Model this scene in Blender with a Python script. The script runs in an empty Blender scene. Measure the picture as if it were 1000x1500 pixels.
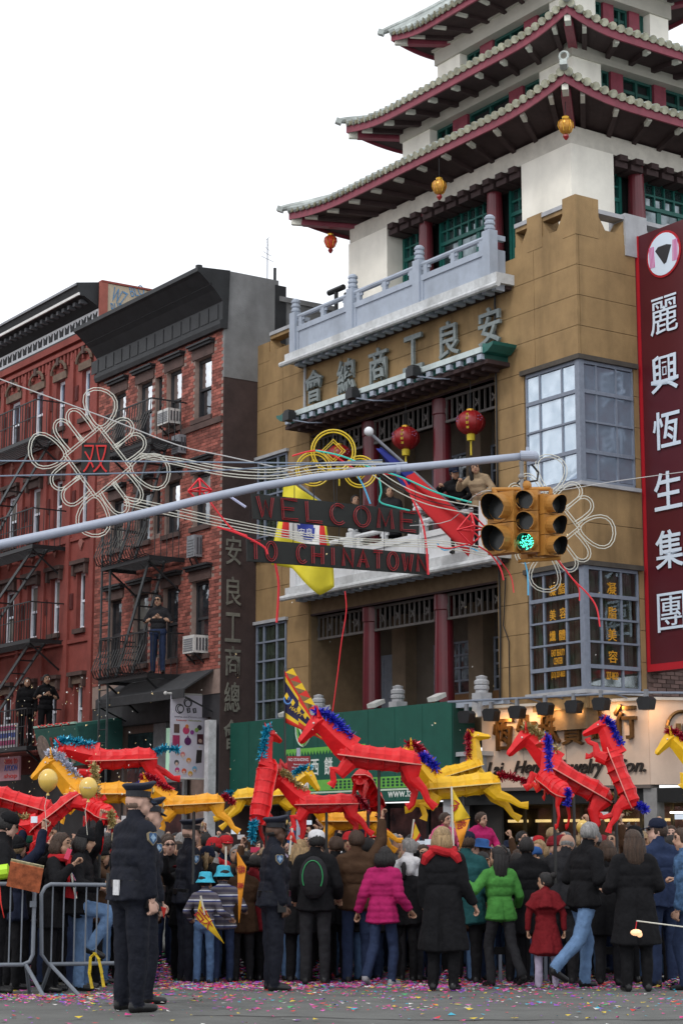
import bpy, math, random
import numpy as np
from mathutils import Vector, Matrix, Euler
R = math.radians
rnd = random.Random(7)
SC = bpy.context.scene
COL = SC.collection

# ------------------------------------------------------------------ camera, sky, sun, exposure
FPX = 2750.0
PITCH = R(10.03)
cam_d = bpy.data.cameras.new('camera')
cam_d.sensor_fit = 'VERTICAL'
cam_d.sensor_height = 24.0
cam_d.lens = FPX / 1500 * 24.0
cam_d.clip_end = 800
cam = bpy.data.objects.new('camera', cam_d)
COL.objects.link(cam)
cam.location = (0, 0, 1.6)
cam.rotation_euler = (R(90) + PITCH, 0, 0)
SC.camera = cam

world = bpy.data.worlds.new('World')
SC.world = world
world.use_nodes = True
_nt = world.node_tree
_bg = _nt.nodes['Background']
_sky = _nt.nodes.new('ShaderNodeTexSky')
_sky.sky_type = 'NISHITA'
_sky.sun_disc = False
_sky.sun_elevation = R(48)
_sky.sun_rotation = R(215)
_mx = _nt.nodes.new('ShaderNodeMix')
_mx.data_type = 'RGBA'
_mx.inputs[0].default_value = 0.86
_nt.links.new(_sky.outputs[0], _mx.inputs[6])
_mx.inputs[7].default_value = (12.2, 12.4, 12.8, 1)      # even overcast cloud layer
_nt.links.new(_mx.outputs[2], _bg.inputs[0])
_bg.inputs[1].default_value = 0.094

sun_d = bpy.data.lights.new('sun', 'SUN')
sun_d.energy = 0.9
sun_d.angle = R(14)
sun_d.color = (1.0, 0.96, 0.9)
sun = bpy.data.objects.new('sun', sun_d)
COL.objects.link(sun)
_el, _az = R(48), R(215)                                   # azimuth clockwise from +Y
_sd = Vector((math.sin(_az) * math.cos(_el), math.cos(_az) * math.cos(_el), math.sin(_el)))
sun.rotation_euler = (-_sd).to_track_quat('-Z', 'Y').to_euler()
sun.location = _sd * 60
SC.view_settings.view_transform = 'Standard'
SC.view_settings.look = 'None'
SC.view_settings.gamma = 1
SC.view_settings.exposure = 0.22
SC.view_settings.use_curve_mapping = False
SC.render.engine = 'CYCLES'
SC.cycles.max_bounces = 5
SC.cycles.transparent_max_bounces = 10

# ------------------------------------------------------------------ frames and projection helpers
TH = R(34.24)
CORNER = Vector((4.291, 33.0, 0.0))                        # street corner of the pagoda building
BLD = Matrix.Translation(CORNER) @ Matrix.Rotation(TH, 4, 'Z')   # x into the block, y along the avenue facade
WORLD = Matrix.Identity(4)
EYE = Vector((0, 0, 1.6))


def gz(y):
    """height of the cambered road at distance y"""
    if y <= 16: return 0.23
    if y >= 24: return -0.07
    return 0.23 - 0.0375 * (y - 16)


def ray(px, py):
    u = (px - 500) / FPX; v = (750 - py) / FPX
    return Vector((u, math.cos(PITCH) - v * math.sin(PITCH), math.sin(PITCH) + v * math.cos(PITCH)))


def at(px, py, Y):
    """point at distance Y in front of the camera seen at a photograph pixel"""
    r = ray(px, py)
    return EYE + r * (Y / r.y)


_BI = BLD.inverted()


def fA(px, py, x0=0.0):
    """(y, z) where the sight line meets the building plane x = x0"""
    o = _BI @ EYE; d = _BI.to_3x3() @ ray(px, py)
    p = o + d * ((x0 - o.x) / d.x)
    return p.y, p.z


def fB(px, py, y0=0.0):
    o = _BI @ EYE; d = _BI.to_3x3() @ ray(px, py)
    p = o + d * ((y0 - o.y) / d.y)
    return p.x, p.z


# ------------------------------------------------------------------ materials
MATS = {}


def M(name, col, rough=0.75, var=0.25, scale=6.0, bump=0.0, bscale=60.0, metal=0.0, emit=0.0, stain=0.0, spec=0.4, island=0.0, streak=False):
    if name in MATS: return MATS[name]
    m = bpy.data.materials.new(name); m.use_nodes = True
    nt = m.node_tree; N = nt.nodes; L = nt.links
    b = N['Principled BSDF']
    b.inputs['Roughness'].default_value = rough
    b.inputs['Metallic'].default_value = metal
    b.inputs['Specular IOR Level'].default_value = spec
    c = (*col, 1)
    out = None
    tc = N.new('ShaderNodeTexCoord')
    if var > 0:
        nz = N.new('ShaderNodeTexNoise'); nz.inputs['Scale'].default_value = scale; nz.inputs['Detail'].default_value = 6
        nz.inputs['Roughness'].default_value = 0.65
        if streak:
            mp = N.new('ShaderNodeMapping'); mp.inputs['Scale'].default_value = (1, 1, 0.12)
            L.new(tc.outputs['Object'], mp.inputs[0]); L.new(mp.outputs[0], nz.inputs['Vector'])
        else:
            L.new(tc.outputs['Object'], nz.inputs['Vector'])
        mr = N.new('ShaderNodeMapRange'); mr.inputs[1].default_value = 0.3; mr.inputs[2].default_value = 0.7
        mr.inputs[3].default_value = 1 - var; mr.inputs[4].default_value = 1 + var
        L.new(nz.outputs['Fac'], mr.inputs[0])
        vm = N.new('ShaderNodeVectorMath'); vm.operation = 'SCALE'; vm.inputs[0].default_value = col
        L.new(mr.outputs[0], vm.inputs['Scale']); out = vm.outputs[0]
    if island > 0:
        g = N.new('ShaderNodeNewGeometry')
        mr = N.new('ShaderNodeMapRange'); mr.inputs[3].default_value = 1 - island; mr.inputs[4].default_value = 1 + island
        L.new(g.outputs['Random Per Island'], mr.inputs[0])
        vm = N.new('ShaderNodeVectorMath'); vm.operation = 'SCALE'
        if out is None: vm.inputs[0].default_value = col
        else: L.new(out, vm.inputs[0])
        L.new(mr.outputs[0], vm.inputs['Scale']); out = vm.outputs[0]
    if stain > 0:
        nz = N.new('ShaderNodeTexNoise'); nz.inputs['Scale'].default_value = 1.1; nz.inputs['Detail'].default_value = 8
        mp = N.new('ShaderNodeMapping'); mp.inputs['Scale'].default_value = (1.6, 1.6, 0.35)
        L.new(tc.outputs['Object'], mp.inputs[0]); L.new(mp.outputs[0], nz.inputs['Vector'])
        mr = N.new('ShaderNodeMapRange'); mr.inputs[1].default_value = 0.48; mr.inputs[2].default_value = 0.72
        mr.inputs[3].default_value = 0; mr.inputs[4].default_value = stain
        L.new(nz.outputs['Fac'], mr.inputs[0])
        mx = N.new('ShaderNodeMix'); mx.data_type = 'RGBA'
        L.new(mr.outputs[0], mx.inputs[0])
        if out is None: mx.inputs[6].default_value = c
        else: L.new(out, mx.inputs[6])
        mx.inputs[7].default_value = (col[0] * 0.35, col[1] * 0.34, col[2] * 0.33, 1)
        out = mx.outputs[2]
    if out is None: b.inputs['Base Color'].default_value = c
    else: L.new(out, b.inputs['Base Color'])
    if bump > 0:
        nb = N.new('ShaderNodeTexNoise'); nb.inputs['Scale'].default_value = bscale; nb.inputs['Detail'].default_value = 4
        L.new(tc.outputs['Object'], nb.inputs['Vector'])
        bp = N.new('ShaderNodeBump'); bp.inputs['Strength'].default_value = bump; bp.inputs['Distance'].default_value = 0.02
        L.new(nb.outputs['Fac'], bp.inputs['Height']); L.new(bp.outputs[0], b.inputs['Normal'])
    if emit > 0:
        b.inputs['Emission Color'].default_value = c; b.inputs['Emission Strength'].default_value = emit
    MATS[name] = m
    return m


def glass(name, tint=(0.8, 0.9, 0.95), refl=0.35, rough=0.03, body=None):
    """window glass: part mirror, part see-through (or over a dark body colour)"""
    if name in MATS: return MATS[name]
    m = bpy.data.materials.new(name); m.use_nodes = True
    nt = m.node_tree; N = nt.nodes; L = nt.links
    N.remove(N['Principled BSDF'])
    o = N['Material Output']; mix = N.new('ShaderNodeMixShader')
    gl = N.new('ShaderNodeBsdfGlossy'); gl.inputs['Roughness'].default_value = rough; gl.inputs[0].default_value = (*tint, 1)
    tc = N.new('ShaderNodeTexCoord'); nz = N.new('ShaderNodeTexNoise'); nz.inputs['Scale'].default_value = 3.5; nz.inputs['Detail'].default_value = 5
    L.new(tc.outputs['Object'], nz.inputs['Vector'])
    mr = N.new('ShaderNodeMapRange'); mr.inputs[1].default_value = .3; mr.inputs[2].default_value = .7
    mr.inputs[3].default_value = max(0, refl - .16); mr.inputs[4].default_value = min(1, refl + .16)
    L.new(nz.outputs['Fac'], mr.inputs[0]); L.new(mr.outputs[0], mix.inputs[0])
    bp = N.new('ShaderNodeBump'); bp.inputs['Strength'].default_value = .12; bp.inputs['Distance'].default_value = .05
    n2 = N.new('ShaderNodeTexNoise'); n2.inputs['Scale'].default_value = 2.0; L.new(tc.outputs['Object'], n2.inputs['Vector'])
    L.new(n2.outputs['Fac'], bp.inputs['Height']); L.new(bp.outputs[0], gl.inputs['Normal'])
    if body:
        t = N.new('ShaderNodeBsdfDiffuse'); t.inputs[0].default_value = (*body, 1)
    else:
        t = N.new('ShaderNodeBsdfTransparent'); t.inputs[0].default_value = (.75, .8, .8, 1)
    L.new(t.outputs[0], mix.inputs[1]); L.new(gl.outputs[0], mix.inputs[2]); L.new(mix.outputs[0], o.inputs[0])
    MATS[name] = m
    return m


# ------------------------------------------------------------------ mesh builder
class MB:
    def __init__(s): s.v = []; s.f = []; s.mi = []; s.cur = 0

    def add(s, vs, fs):
        o = len(s.v); s.v.extend([tuple(p) for p in vs]); s.f.extend([tuple(i + o for i in q) for q in fs]); s.mi.extend([s.cur] * len(fs)); return s

    def box(s, x0, y0, z0, x1, y1, z1):
        x0, x1 = sorted((x0, x1)); y0, y1 = sorted((y0, y1)); z0, z1 = sorted((z0, z1))
        return s.add([(x0, y0, z0), (x1, y0, z0), (x1, y1, z0), (x0, y1, z0), (x0, y0, z1), (x1, y0, z1), (x1, y1, z1), (x0, y1, z1)],
                     [(0, 3, 2, 1), (4, 5, 6, 7), (0, 1, 5, 4), (1, 2, 6, 5), (2, 3, 7, 6), (3, 0, 4, 7)])

    def obox(s, mat, sx, sy, sz):
        b = MB().box(-sx / 2, -sy / 2, -sz / 2, sx / 2, sy / 2, sz / 2)
        return s.add([mat @ Vector(p) for p in b.v], b.f)

    def bar(s, p, q, w, h=None, up=(0, 0, 1)):
        p = Vector(p); q = Vector(q); h = h or w; d = (q - p); l = d.length; d.normalize()
        up = Vector(up)
        if abs(d.dot(up)) > 0.98: up = Vector((1, 0, 0))
        a = d.cross(up).normalized(); b = a.cross(d)
        vs = []
        for c in (p, q):
            for (i, j) in ((-1, -1), (1, -1), (1, 1), (-1, 1)): vs.append(c + a * (i * w / 2) + b * (j * h / 2))
        return s.add(vs, [(3, 2, 1, 0), (4, 5, 6, 7), (0, 1, 5, 4), (1, 2, 6, 5), (2, 3, 7, 6), (3, 0, 4, 7)])

    def tube(s, pts, r, n=6, closed=False, flat=1.0, up=(0, 0, 1), phase=0.0):
        pts = [Vector(p) for p in pts]; k = len(pts)
        rs = r if isinstance(r, (list, tuple)) else [r] * k
        vs = []; fs = []
        prev = None
        for i, p in enumerate(pts):
            a = pts[(i - 1) % k] if (closed or i > 0) else p; b = pts[(i + 1) % k] if (closed or i < k - 1) else p
            d = (b - a)
            d = d.normalized() if d.length > 1e-9 else Vector((0, 0, 1))
            u = Vector(up) if prev is None else prev
            u = u - d * u.dot(d)
            if u.length < 1e-3:
                u = Vector((1, 0, 0)) - d * d.x
                if u.length < 1e-3: u = Vector((0, 1, 0))
            u.normalize(); prev = u; w = d.cross(u)
            for j in range(n):
                t = 2 * math.pi * (j + phase) / n
                vs.append(p + (u * math.cos(t) + w * (math.sin(t) * flat)) * rs[i])
        m = k if closed else k - 1
        for i in range(m):
            for j in range(n):
                a = i * n + j; b = i * n + (j + 1) % n; c = ((i + 1) % k) * n + (j + 1) % n; d2 = ((i + 1) % k) * n + j
                fs.append((a, b, c, d2))
        if not closed:
            fs.append(tuple(range(n - 1, -1, -1))); fs.append(tuple(range((k - 1) * n, k * n)))
        return s.add(vs, fs)

    def lathe(s, prof, n=16, c=(0, 0, 0), mat=None):
        vs = []; fs = []; k = len(prof)
        for (r, z) in prof:
            for j in range(n):
                t = 2 * math.pi * j / n; vs.append((r * math.cos(t) + c[0], r * math.sin(t) + c[1], z + c[2]))
        for i in range(k - 1):
            for j in range(n):
                fs.append((i * n + j, i * n + (j + 1) % n, (i + 1) * n + (j + 1) % n, (i + 1) * n + j))
        fs.append(tuple(range(n - 1, -1, -1))); fs.append(tuple(range((k - 1) * n, k * n)))
        if mat is not None: vs = [mat @ Vector(p) for p in vs]
        return s.add(vs, fs)

    def ball(s, c, r, n=10, m=7, mat=None):
        if not isinstance(r, (tuple, list)): r = (r, r, r)
        vs = [(c[0], c[1], c[2] - r[2])]; fs = []
        for i in range(1, m):
            ph = -math.pi / 2 + math.pi * i / m
            for j in range(n):
                t = 2 * math.pi * j / n
                vs.append((c[0] + r[0] * math.cos(ph) * math.cos(t), c[1] + r[1] * math.cos(ph) * math.sin(t), c[2] + r[2] * math.sin(ph)))
        vs.append((c[0], c[1], c[2] + r[2])); top = len(vs) - 1
        for j in range(n): fs.append((0, 1 + (j + 1) % n, 1 + j))
        for i in range(m - 2):
            for j in range(n):
                a = 1 + i * n + j; b = 1 + i * n + (j + 1) % n
                fs.append((a, b, b + n, a + n))
        for j in range(n): fs.append((1 + (m - 2) * n + j, 1 + (m - 2) * n + (j + 1) % n, top))
        if mat is not None: vs = [mat @ Vector(p) for p in vs]
        return s.add(vs, fs)

    def prism(s, poly, fn, w0, w1):
        """extrude a 2-D outline; fn(u, v, w) gives the point"""
        n = len(poly)
        vs = [fn(u, v, w0) for u, v in poly] + [fn(u, v, w1) for u, v in poly]
        fs = [tuple(range(n - 1, -1, -1)), tuple(range(n, 2 * n))]
        for i in range(n): j = (i + 1) % n; fs.append((i, j, n + j, n + i))
        return s.add(vs, fs)

    def mesh(s, name, mats=(), smooth=False, off=None):
        me = bpy.data.meshes.new(name)
        vs = s.v if off is None else [(p[0] - off[0], p[1] - off[1], p[2] - off[2]) for p in s.v]
        me.from_pydata(vs, [], s.f)
        for m in mats: me.materials.append(m)
        if len(mats) > 1: me.polygons.foreach_set('material_index', s.mi)
        if smooth: me.polygons.foreach_set('use_smooth', [True] * len(s.f))
        me.update()
        return me


def link(name, me, parent=None, mat=None):
    o = bpy.data.objects.new(name, me); COL.objects.link(o)
    if parent is not None: o.parent = parent
    if mat is not None: o.matrix_local = mat
    return o


def omat(o, *mats):
    for i, m in enumerate(mats):
        if i < len(o.material_slots):
            o.material_slots[i].link = 'OBJECT'; o.material_slots[i].material = m


def tag(o, label, cat, group=None, kind=None):
    o['label'] = label; o['category'] = cat
    if group: o['group'] = group
    if kind: o['kind'] = kind
    return o


class T:
    """a thing: an Empty at its base with its parts as children; coordinates are given in the frame it stands in"""
    def __init__(s, name, label, cat, o=(0, 0, 0), frame=WORLD, group=None):
        s.e = bpy.data.objects.new(name, None); COL.objects.link(s.e)
        s.o = Vector(o); s.e.matrix_world = frame @ Matrix.Translation(s.o); s.e.empty_display_size = .2
        tag(s.e, label, cat, group)

    def part(s, name, mb, mats, parent=None, smooth=False, kind=None, label=None):
        if not isinstance(mats, (list, tuple)): mats = [mats]
        o = link(name, mb.mesh(name, mats, smooth, s.o), parent or s.e)
        if kind: o['kind'] = kind
        if label: o['label'] = label
        return o

    def inst(s, name, me, at_, parent=None):
        """shared mesh placed at a point or matrix of the frame"""
        m = at_ if isinstance(at_, Matrix) else Matrix.Translation(Vector(at_))
        return link(name, me, parent or s.e, Matrix.Translation(-s.o) @ m)


def single(name, mb, mats, label, cat, frame=WORLD, o=(0, 0, 0), group=None, smooth=False, kind=None):
    if not isinstance(mats, (list, tuple)): mats = [mats]
    ob = link(name, mb.mesh(name, mats, smooth, o)); ob.matrix_world = frame @ Matrix.Translation(Vector(o))
    return tag(ob, label, cat, group, kind)


def struct(name, mb, mats, frame=WORLD):
    if not isinstance(mats, (list, tuple)): mats = [mats]
    ob = link(name, mb.mesh(name, mats)); ob.matrix_world = frame; ob['kind'] = 'structure'
    return ob


def text_mb(body, size, depth, off=0.0, shear=0.0, spacing=1.0, align='CENTER', res=3):
    """lettering as solid mesh in the XY plane, centred, thickness along Z"""
    cu = bpy.data.curves.new('lettering', 'FONT')
    cu.body = body; cu.size = size; cu.extrude = depth / 2; cu.offset = off; cu.shear = shear; cu.space_character = spacing
    cu.align_x = align; cu.align_y = 'CENTER'; cu.resolution_u = res
    o = bpy.data.objects.new('lettering', cu); COL.objects.link(o)
    dg = bpy.context.evaluated_depsgraph_get(); dg.update()
    me = bpy.data.meshes.new_from_object(o.evaluated_get(dg))
    mb = MB()
    mb.v = [tuple(v.co) for v in me.vertices]; mb.f = [tuple(p.vertices) for p in me.polygons]; mb.mi = [0] * len(mb.f)
    bpy.data.objects.remove(o); bpy.data.curves.remove(cu); bpy.data.meshes.remove(me)
    return mb


def fit_text(body, w, h, depth, **k):
    """lettering scaled to a width and a height"""
    mb = text_mb(body, 1.0, 0.1, **k)
    a = np.array(mb.v); lo = a.min(0); hi = a.max(0)
    c = (lo + hi) / 2; sc = np.array([w / max(hi[0] - lo[0], 1e-6) if w else h / (hi[1] - lo[1]), h / (hi[1] - lo[1]) if h else w / (hi[0] - lo[0]), depth / 0.1])
    mb.v = [tuple(p) for p in (a - c) * sc]
    return mb


def xf(mb, mat):
    mb.v = [tuple(mat @ Vector(p)) for p in mb.v]; return mb


def join(*mbs):
    r = MB()
    for m in mbs: r.add(m.v, m.f)
    return r


def face_mat(origin, right, up):
    """matrix that puts XY lettering on a face"""
    r = Vector(right).normalized(); u = Vector(up); u = (u - r * u.dot(r)).normalized(); n = r.cross(u)
    m = Matrix((r, u, n)).transposed().to_4x4(); m.translation = Vector(origin)
    return m
# ------------------------------------------------------------------ palette
asphalt = M('asphalt', (.12, .123, .117), .9, .25, 1.3, .5, 90, stain=.25)
concrete = M('concrete', (.26, .25, .235), .9, .2, 2.0, .3, 50)
tan = M('tan_stucco', (.30, .195, .09), .85, .2, 1.7, .25, 70, stain=.62, island=.10)
tan_gap = M('stucco_joint', (.17, .12, .07), .9, .2)
grey_stone = M('grey_cast_stone', (.40, .41, .43), .8, .13, 4, .25, 60, stain=.35)
blue_stone = M('pale_balustrade_stone', (.37, .42, .50), .75, .1, 4, .2, 60, stain=.3)
gutter_mat = M('gutter_paint', (.55, .57, .58), .5, .18, 9, stain=.6)
cream = M('cream_plaster', (.88, .85, .76), .8, .10, 1.2, .12, 40, stain=.22)
band_cream = M('beam_plaster', (.47, .45, .39), .8, .12, 1.5, .12, 40)
maroon = M('maroon_paint', (.23, .042, .065), .5, .2, 5)
col_red = M('column_red', (.12, .012, .02), .35, .15, 3, spec=.6)
green_wood = M('green_joinery', (.012, .115, .095), .45, .2, 5)
dk_green = M('dark_green_shutter', (.012, .075, .062), .5, .2, 5)
dark = M('dark_interior', (.012, .013, .014), .9, .2)
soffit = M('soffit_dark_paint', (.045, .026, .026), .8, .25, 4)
tile_m = M('roof_tile_glaze', (.36, .40, .385), .4, .38, 5, stain=.6, spec=.5, island=.3)
tile_end = M('roof_tile_end', (.20, .19, .12), .5, .3, 12)
metal_grey = M('steel_window_frame', (.20, .23, .29), .55, .15, 12)
black_iron = M('black_iron', (.016, .017, .019), .5, .2)
brass_dark = M('bronze_letter', (.19, .22, .22), .45, .3, 14)
gold_spot = M('gilt', (.62, .36, .05), .3, .25, 10, metal=.8)
red_lac = M('lantern_red', (.26, .010, .012), .4, .2, 6, spec=.5)
yellow_fr = M('fringe_yellow', (.62, .48, .03), .6, .15)
pane_sky = glass('pane_bright', (.86, .93, 1.0), .34, .06, body=(.42, .53, .64))
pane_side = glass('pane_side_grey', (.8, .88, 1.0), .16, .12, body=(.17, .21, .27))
pane_curt = glass('pane_curtained', (.8, .85, .9), .08, .04)
curtain_m = M('net_curtain', (.15, .15, .105), .9, .25, 3, streak=True)
wood_brown = M('worn_brown_wood', (.17, .085, .035), .6, .3, 4)
wall_shadow = M('loggia_plaster_shaded', (.13, .11, .09), .85, .2, 2, stain=.4)  # base colour darkened to carry the shade inside the loggias

# ------------------------------------------------------------------ ground
g = MB()
ys = [-12, 0, 8, 14, 16, 17, 18, 19, 20, 21, 22, 23, 24, 26, 30, 40, 60, 100, 180, 320]
xs = [-320, -80, -30, -15, -8, -4, 0, 4, 8, 15, 30, 80, 320]
g.add([(x, y, gz(y)) for y in ys for x in xs],
      [(j * len(xs) + i, j * len(xs) + i + 1, (j + 1) * len(xs) + i + 1, (j + 1) * len(xs) + i) for j in range(len(ys) - 1) for i in range(len(xs) - 1)])
struct('road', g, asphalt)
for k, (x0, y0, x1, y1) in enumerate(((-4.5, 14.4, -.9, 13.6), (-1.2, 15.6, 3.6, 15.1), (.6, 14.1, 3.4, 14.5), (-3.2, 12.9, 1.0, 13.1))):
    m = MB(); prev = None
    for i in range(31):
        t = i / 30; x = x0 + (x1 - x0) * t; y = y0 + (y1 - y0) * t + .09 * math.sin(t * 9 + k) + rnd.uniform(-.04, .04); w_ = rnd.uniform(.008, .022)
        cur = ((x, y - w_, gz(y) + .004), (x, y + w_, gz(y) + .004))
        if prev: m.add([prev[0], cur[0], cur[1], prev[1]], [(0, 1, 2, 3)])
        prev = cur
    struct('tar_seam', m, M('tar', (.05, .05, .05), .8, .2, 4))
sw = MB()                                                   # pavement slabs round the corner with kerb
for i in range(20):
    y0 = -2.6 + i * 1.55
    for j in range(2):
        sw.box(-2.3 + j * 1.15, y0 + .006, -.3, -1.162 + j * 1.15, y0 + 1.544, .06)
for i in range(6):
    sw.box(.012 + i * 1.4, -2.6, -.3, 1.4 + i * 1.4, -.012, .06)
struct('pavement', sw, concrete, BLD)
kb = MB()
for i in range(18): kb.box(-2.5, -2.8 + i * 1.8, -.3, -2.31, -2.81 + (i + 1) * 1.8, .07)
for i in range(6): kb.box(-2.3 + i * 1.9, -2.8, -.3, -.41 + i * 1.9, -2.61, .07)
struct('kerb', kb, concrete, BLD)

# ------------------------------------------------------------------ the pagoda building
PG = T('pagoda_building', 'tan corner building with a three-tiered pagoda roof and balconies behind the parade', 'building', (0, 0, 0), BLD)
core = MB()                                                 # backing walls behind the stucco panels, floors
for za, zb in ((3.6, 4.27), (6.49, 7.99), (10.26, 12.3)): core.box(.06, .06, za, 2.4, 2.42, zb)
for za, zb in ((4.27, 6.49), (7.99, 10.26)): core.box(.45, .45, za, 2.4, 1.52, zb).box(.06, 1.52, za, 2.4, 2.42, zb).box(1.34, .06, za, 2.4, .45, zb)
core.box(.06, 8.88, 3.9, 2.4, 11.06, 12.3)
core.box(2.2, .08, 3.9, 7.5, 11.06, 12.2)                   # bulk
core.box(.06, 2.42, 10.4, 2.2, 8.88, 12.2)                  # wall over upper loggia
core.box(.06, 2.42, 6.45, 2.2, 8.88, 7.0)                   # floor between loggias
core.box(.06, 2.42, 3.6, 2.2, 8.88, 4.15)
PG.part('wall', core, tan_gap)


def panels(rects, facade):
    """scored stucco panels: (u0, u1, z0, z1), one object each"""
    for (u0, u1, z0, z1) in rects:
        nz = max(1, round((z1 - z0) / .62)); nu = max(1, round((u1 - u0) / 1.25))
        for i in range(nz):
            for j in range(nu):
                a = u0 + (u1 - u0) * j / nu + .005; b = u0 + (u1 - u0) * (j + 1) / nu - .005
                c = z0 + (z1 - z0) * i / nz + .005; d = z0 + (z1 - z0) * (i + 1) / nz - .005
                m = MB(); pr = rnd.uniform(0, .003)
                if facade == 'A': m.box(0 - pr, a, c, .058, b, d)
                else: m.box(a, 0 - pr, c, b, .058, d)
                PG.part('stone_panel', m, tan)


# facade on the avenue
panels([(0, 2.42, 10.32, 12.62), (1.55, 2.42, 7.98, 10.32), (0, 2.42, 6.55, 7.98), (1.55, 2.42, 4.25, 6.55), (0, 2.42, 3.95, 4.25),
        (8.88, 11.06, 10.3, 12.5), (8.88, 9.75, 7.98, 10.3), (8.88, 11.06, 6.5, 7.98), (8.88, 9.75, 4.25, 6.5)], 'A')
panels([(2.42, 8.88, 10.95, 12.0)], 'A')
# facade on the side street
panels([(.06, 1.45, 10.32, 12.62), (.06, 1.45, 6.55, 7.98), (1.33, 1.45, 7.98, 10.32), (1.33, 1.45, 4.25, 6.55), (.06, 1.45, 3.95, 4.25)], 'B')
sb = MB(); sb.box(1.46, .02, 3.6, 7.5, .2, 12.4)
PG.part('side_wall', sb, M('side_street_wall', (.13, .085, .075), .9, .2, 3, stain=.4))
bk = MB()                                                   # bricks of the side street wall below the sign
for c in range(16):
    for k in range(11):
        x = 1.5 + k * .215 + (c % 2) * .107
        bk.box(x, -.002 - rnd.random() * .005, 3.7 + c * .077, x + .2, .019, 3.7 + c * .077 + .064)
PG.part('brickwork', bk, M('grey_brown_brick', (.15, .095, .085), .85, .2, 8, island=.35), kind='stuff')


def merlon(name, m, mat):
    PG.part(name, m, mat)


# parapet with merlons: corner, along the avenue, along the side street
tops = [('A', 0.0, .36, 13.38), ('A', .95, 1.38, 13.3), ('A', 8.85, 9.35, 12.98), ('A', 10.55, 11.06, 12.95)]
for fc, a, b, z in tops:
    m = MB().box(-.004, a if a else -.004, 12.622 if a < 3 else 12.502, .42, b, z); merlon('merlon', m, tan)
m = MB().box(.421, -.004, 12.622, .56, .42, 13.38); merlon('merlon', m, tan)
for a, b, za in ((.361, .949, 12.6), (1.381, 1.75, 12.6), (9.351, 10.549, 12.48)):
    m = MB().box(.0, a, za, .3, b, za + .22)
    m.prism([(a, za + .22), (a + .2, za + .22), (a, za + .52)], lambda u, v, w: (w, u, v), .02, .28)
    m.prism([(b, za + .22), (b - .2, za + .22), (b, za + .52)], lambda u, v, w: (w, u, v), .02, .28)
    m.box(.02, a, za + .52, .28, b, za + .6)
    PG.part('crenel', m, tan)
    PG.part('parapet_coping', MB().box(-.01, a, za + .6, .31, b, za + .68), grey_stone)
for a, b in ((.561, 1.2), (1.75, 2.3), (2.9, 3.4)):
    m = MB().box(a, 0.01, 12.6, b, .3, 12.82)
    m.prism([(a, 12.82), (a + .18, 12.82), (a, 13.1)], lambda u, v, w: (u, w, v), .02, .28)
    m.prism([(b, 12.82), (b - .18, 12.82), (b, 13.1)], lambda u, v, w: (u, w, v), .02, .28)
    PG.part('crenel', m, tan if a < 1 else grey_stone)
    PG.part('parapet_coping', MB().box(a, 0, 13.12, b, .3, 13.2), grey_stone)
for a, b in ((1.201, 1.749), (2.301, 2.899), (3.401, 4.0)):
    PG.part('merlon', MB().box(a, -.03, 12.42, b, .42, 13.24), grey_stone)
PG.part('drain_pipe', MB().tube([(-.06, 2.3, 12.9), (-.06, 2.3, 10.9), (-.06, 2.3, 7.0), (-.06, 2.28, 5.5), (-.06, 2.32, 4.2)], .022, 6), black_iron)
PG.part('drain_pipe', MB().tube([(-.06, 8.98, 12.0), (-.06, 8.98, 10.9)], .035, 6), grey_stone)
PG.part('cable', MB().tube([(-.05, 2.12, 6.5), (-.05, 2.2, 5.6), (-.05, 2.05, 5.3), (-.05, 2.05, 4.1)], .012, 5), black_iron)


# corner bay windows: real steel sashes with panes
def corner_window(z0, z1, pane_mat, rows, curtain):
    fr = MB()
    fr.box(-.02, -.02, z0, .1, .1, z1)                      # corner post
    for (z, h) in ((z0, .06), (z1 - .06, .06)):
        fr.box(.0, .1, z, .07, 1.5, z + h); fr.box(.1, .0, z, 1.3, .07, z + h)
    ya = [.1, .5, 1.12, 1.5]; xb = [.1, .42, .9, 1.3]
    for y in ya[1:]: fr.box(.01, y - .022, z0 + .06, .06, y + .022, z1 - .06)
    for x in xb[1:]: fr.box(x - .022, .01, z0 + .06, x + .022, .06, z1 - .06)
    zs = [z0 + .06 + (z1 - z0 - .12) * t for t in rows]
    for i, z in enumerate(zs[1:-1]):
        t = .035 if i in (0, len(zs) - 3) else .018
        fr.box(-.008, .1, z - t, .062, 1.5, z + t); fr.box(.1, -.008, z - t, 1.3, .062, z + t)
    w = PG.part('window', fr, metal_grey)
    for i in range(len(zs) - 1):
        for j in range(3):
            PG.part('pane', MB().box(.03, ya[j] + .02, zs[i] + .015, .038, ya[j + 1] - .02, zs[i + 1] - .015), pane_mat, w)
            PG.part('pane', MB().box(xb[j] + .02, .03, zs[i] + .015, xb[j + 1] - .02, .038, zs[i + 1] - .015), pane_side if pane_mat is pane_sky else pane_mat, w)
    hd = MB().box(-.07, -.07, z1 + .001, .2, 1.6, z1 + .09).box(.2, -.07, z1 + .001, 1.4, .2, z1 + .09)
    PG.part('window_hood', hd, M('dark_hood', (.07, .06, .05), .8, .25, 4))
    sl = MB().box(-.06, -.06, z0 - .07, .2, 1.6, z0 - .001).box(.2, -.06, z0 - .07, 1.4, .2, z0 - .001)
    PG.part('window_sill', sl, grey_stone)
    if curtain:
        c = MB()
        for k in range(30):
            y = .06 + k * .048; dx = .012 * math.sin(k * 2.1)
            c.box(.14 + dx, y, z0 + .05, .15 + dx, y + .046, z1 - .05)
        for k in range(24):
            x = .12 + k * .048; dx = .012 * math.sin(k * 1.7)
            c.box(x, .14 + dx, z0 + .05, x + .046, .15 + dx, z1 - .05)
        PG.part('curtain', c, curtain_m)


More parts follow.
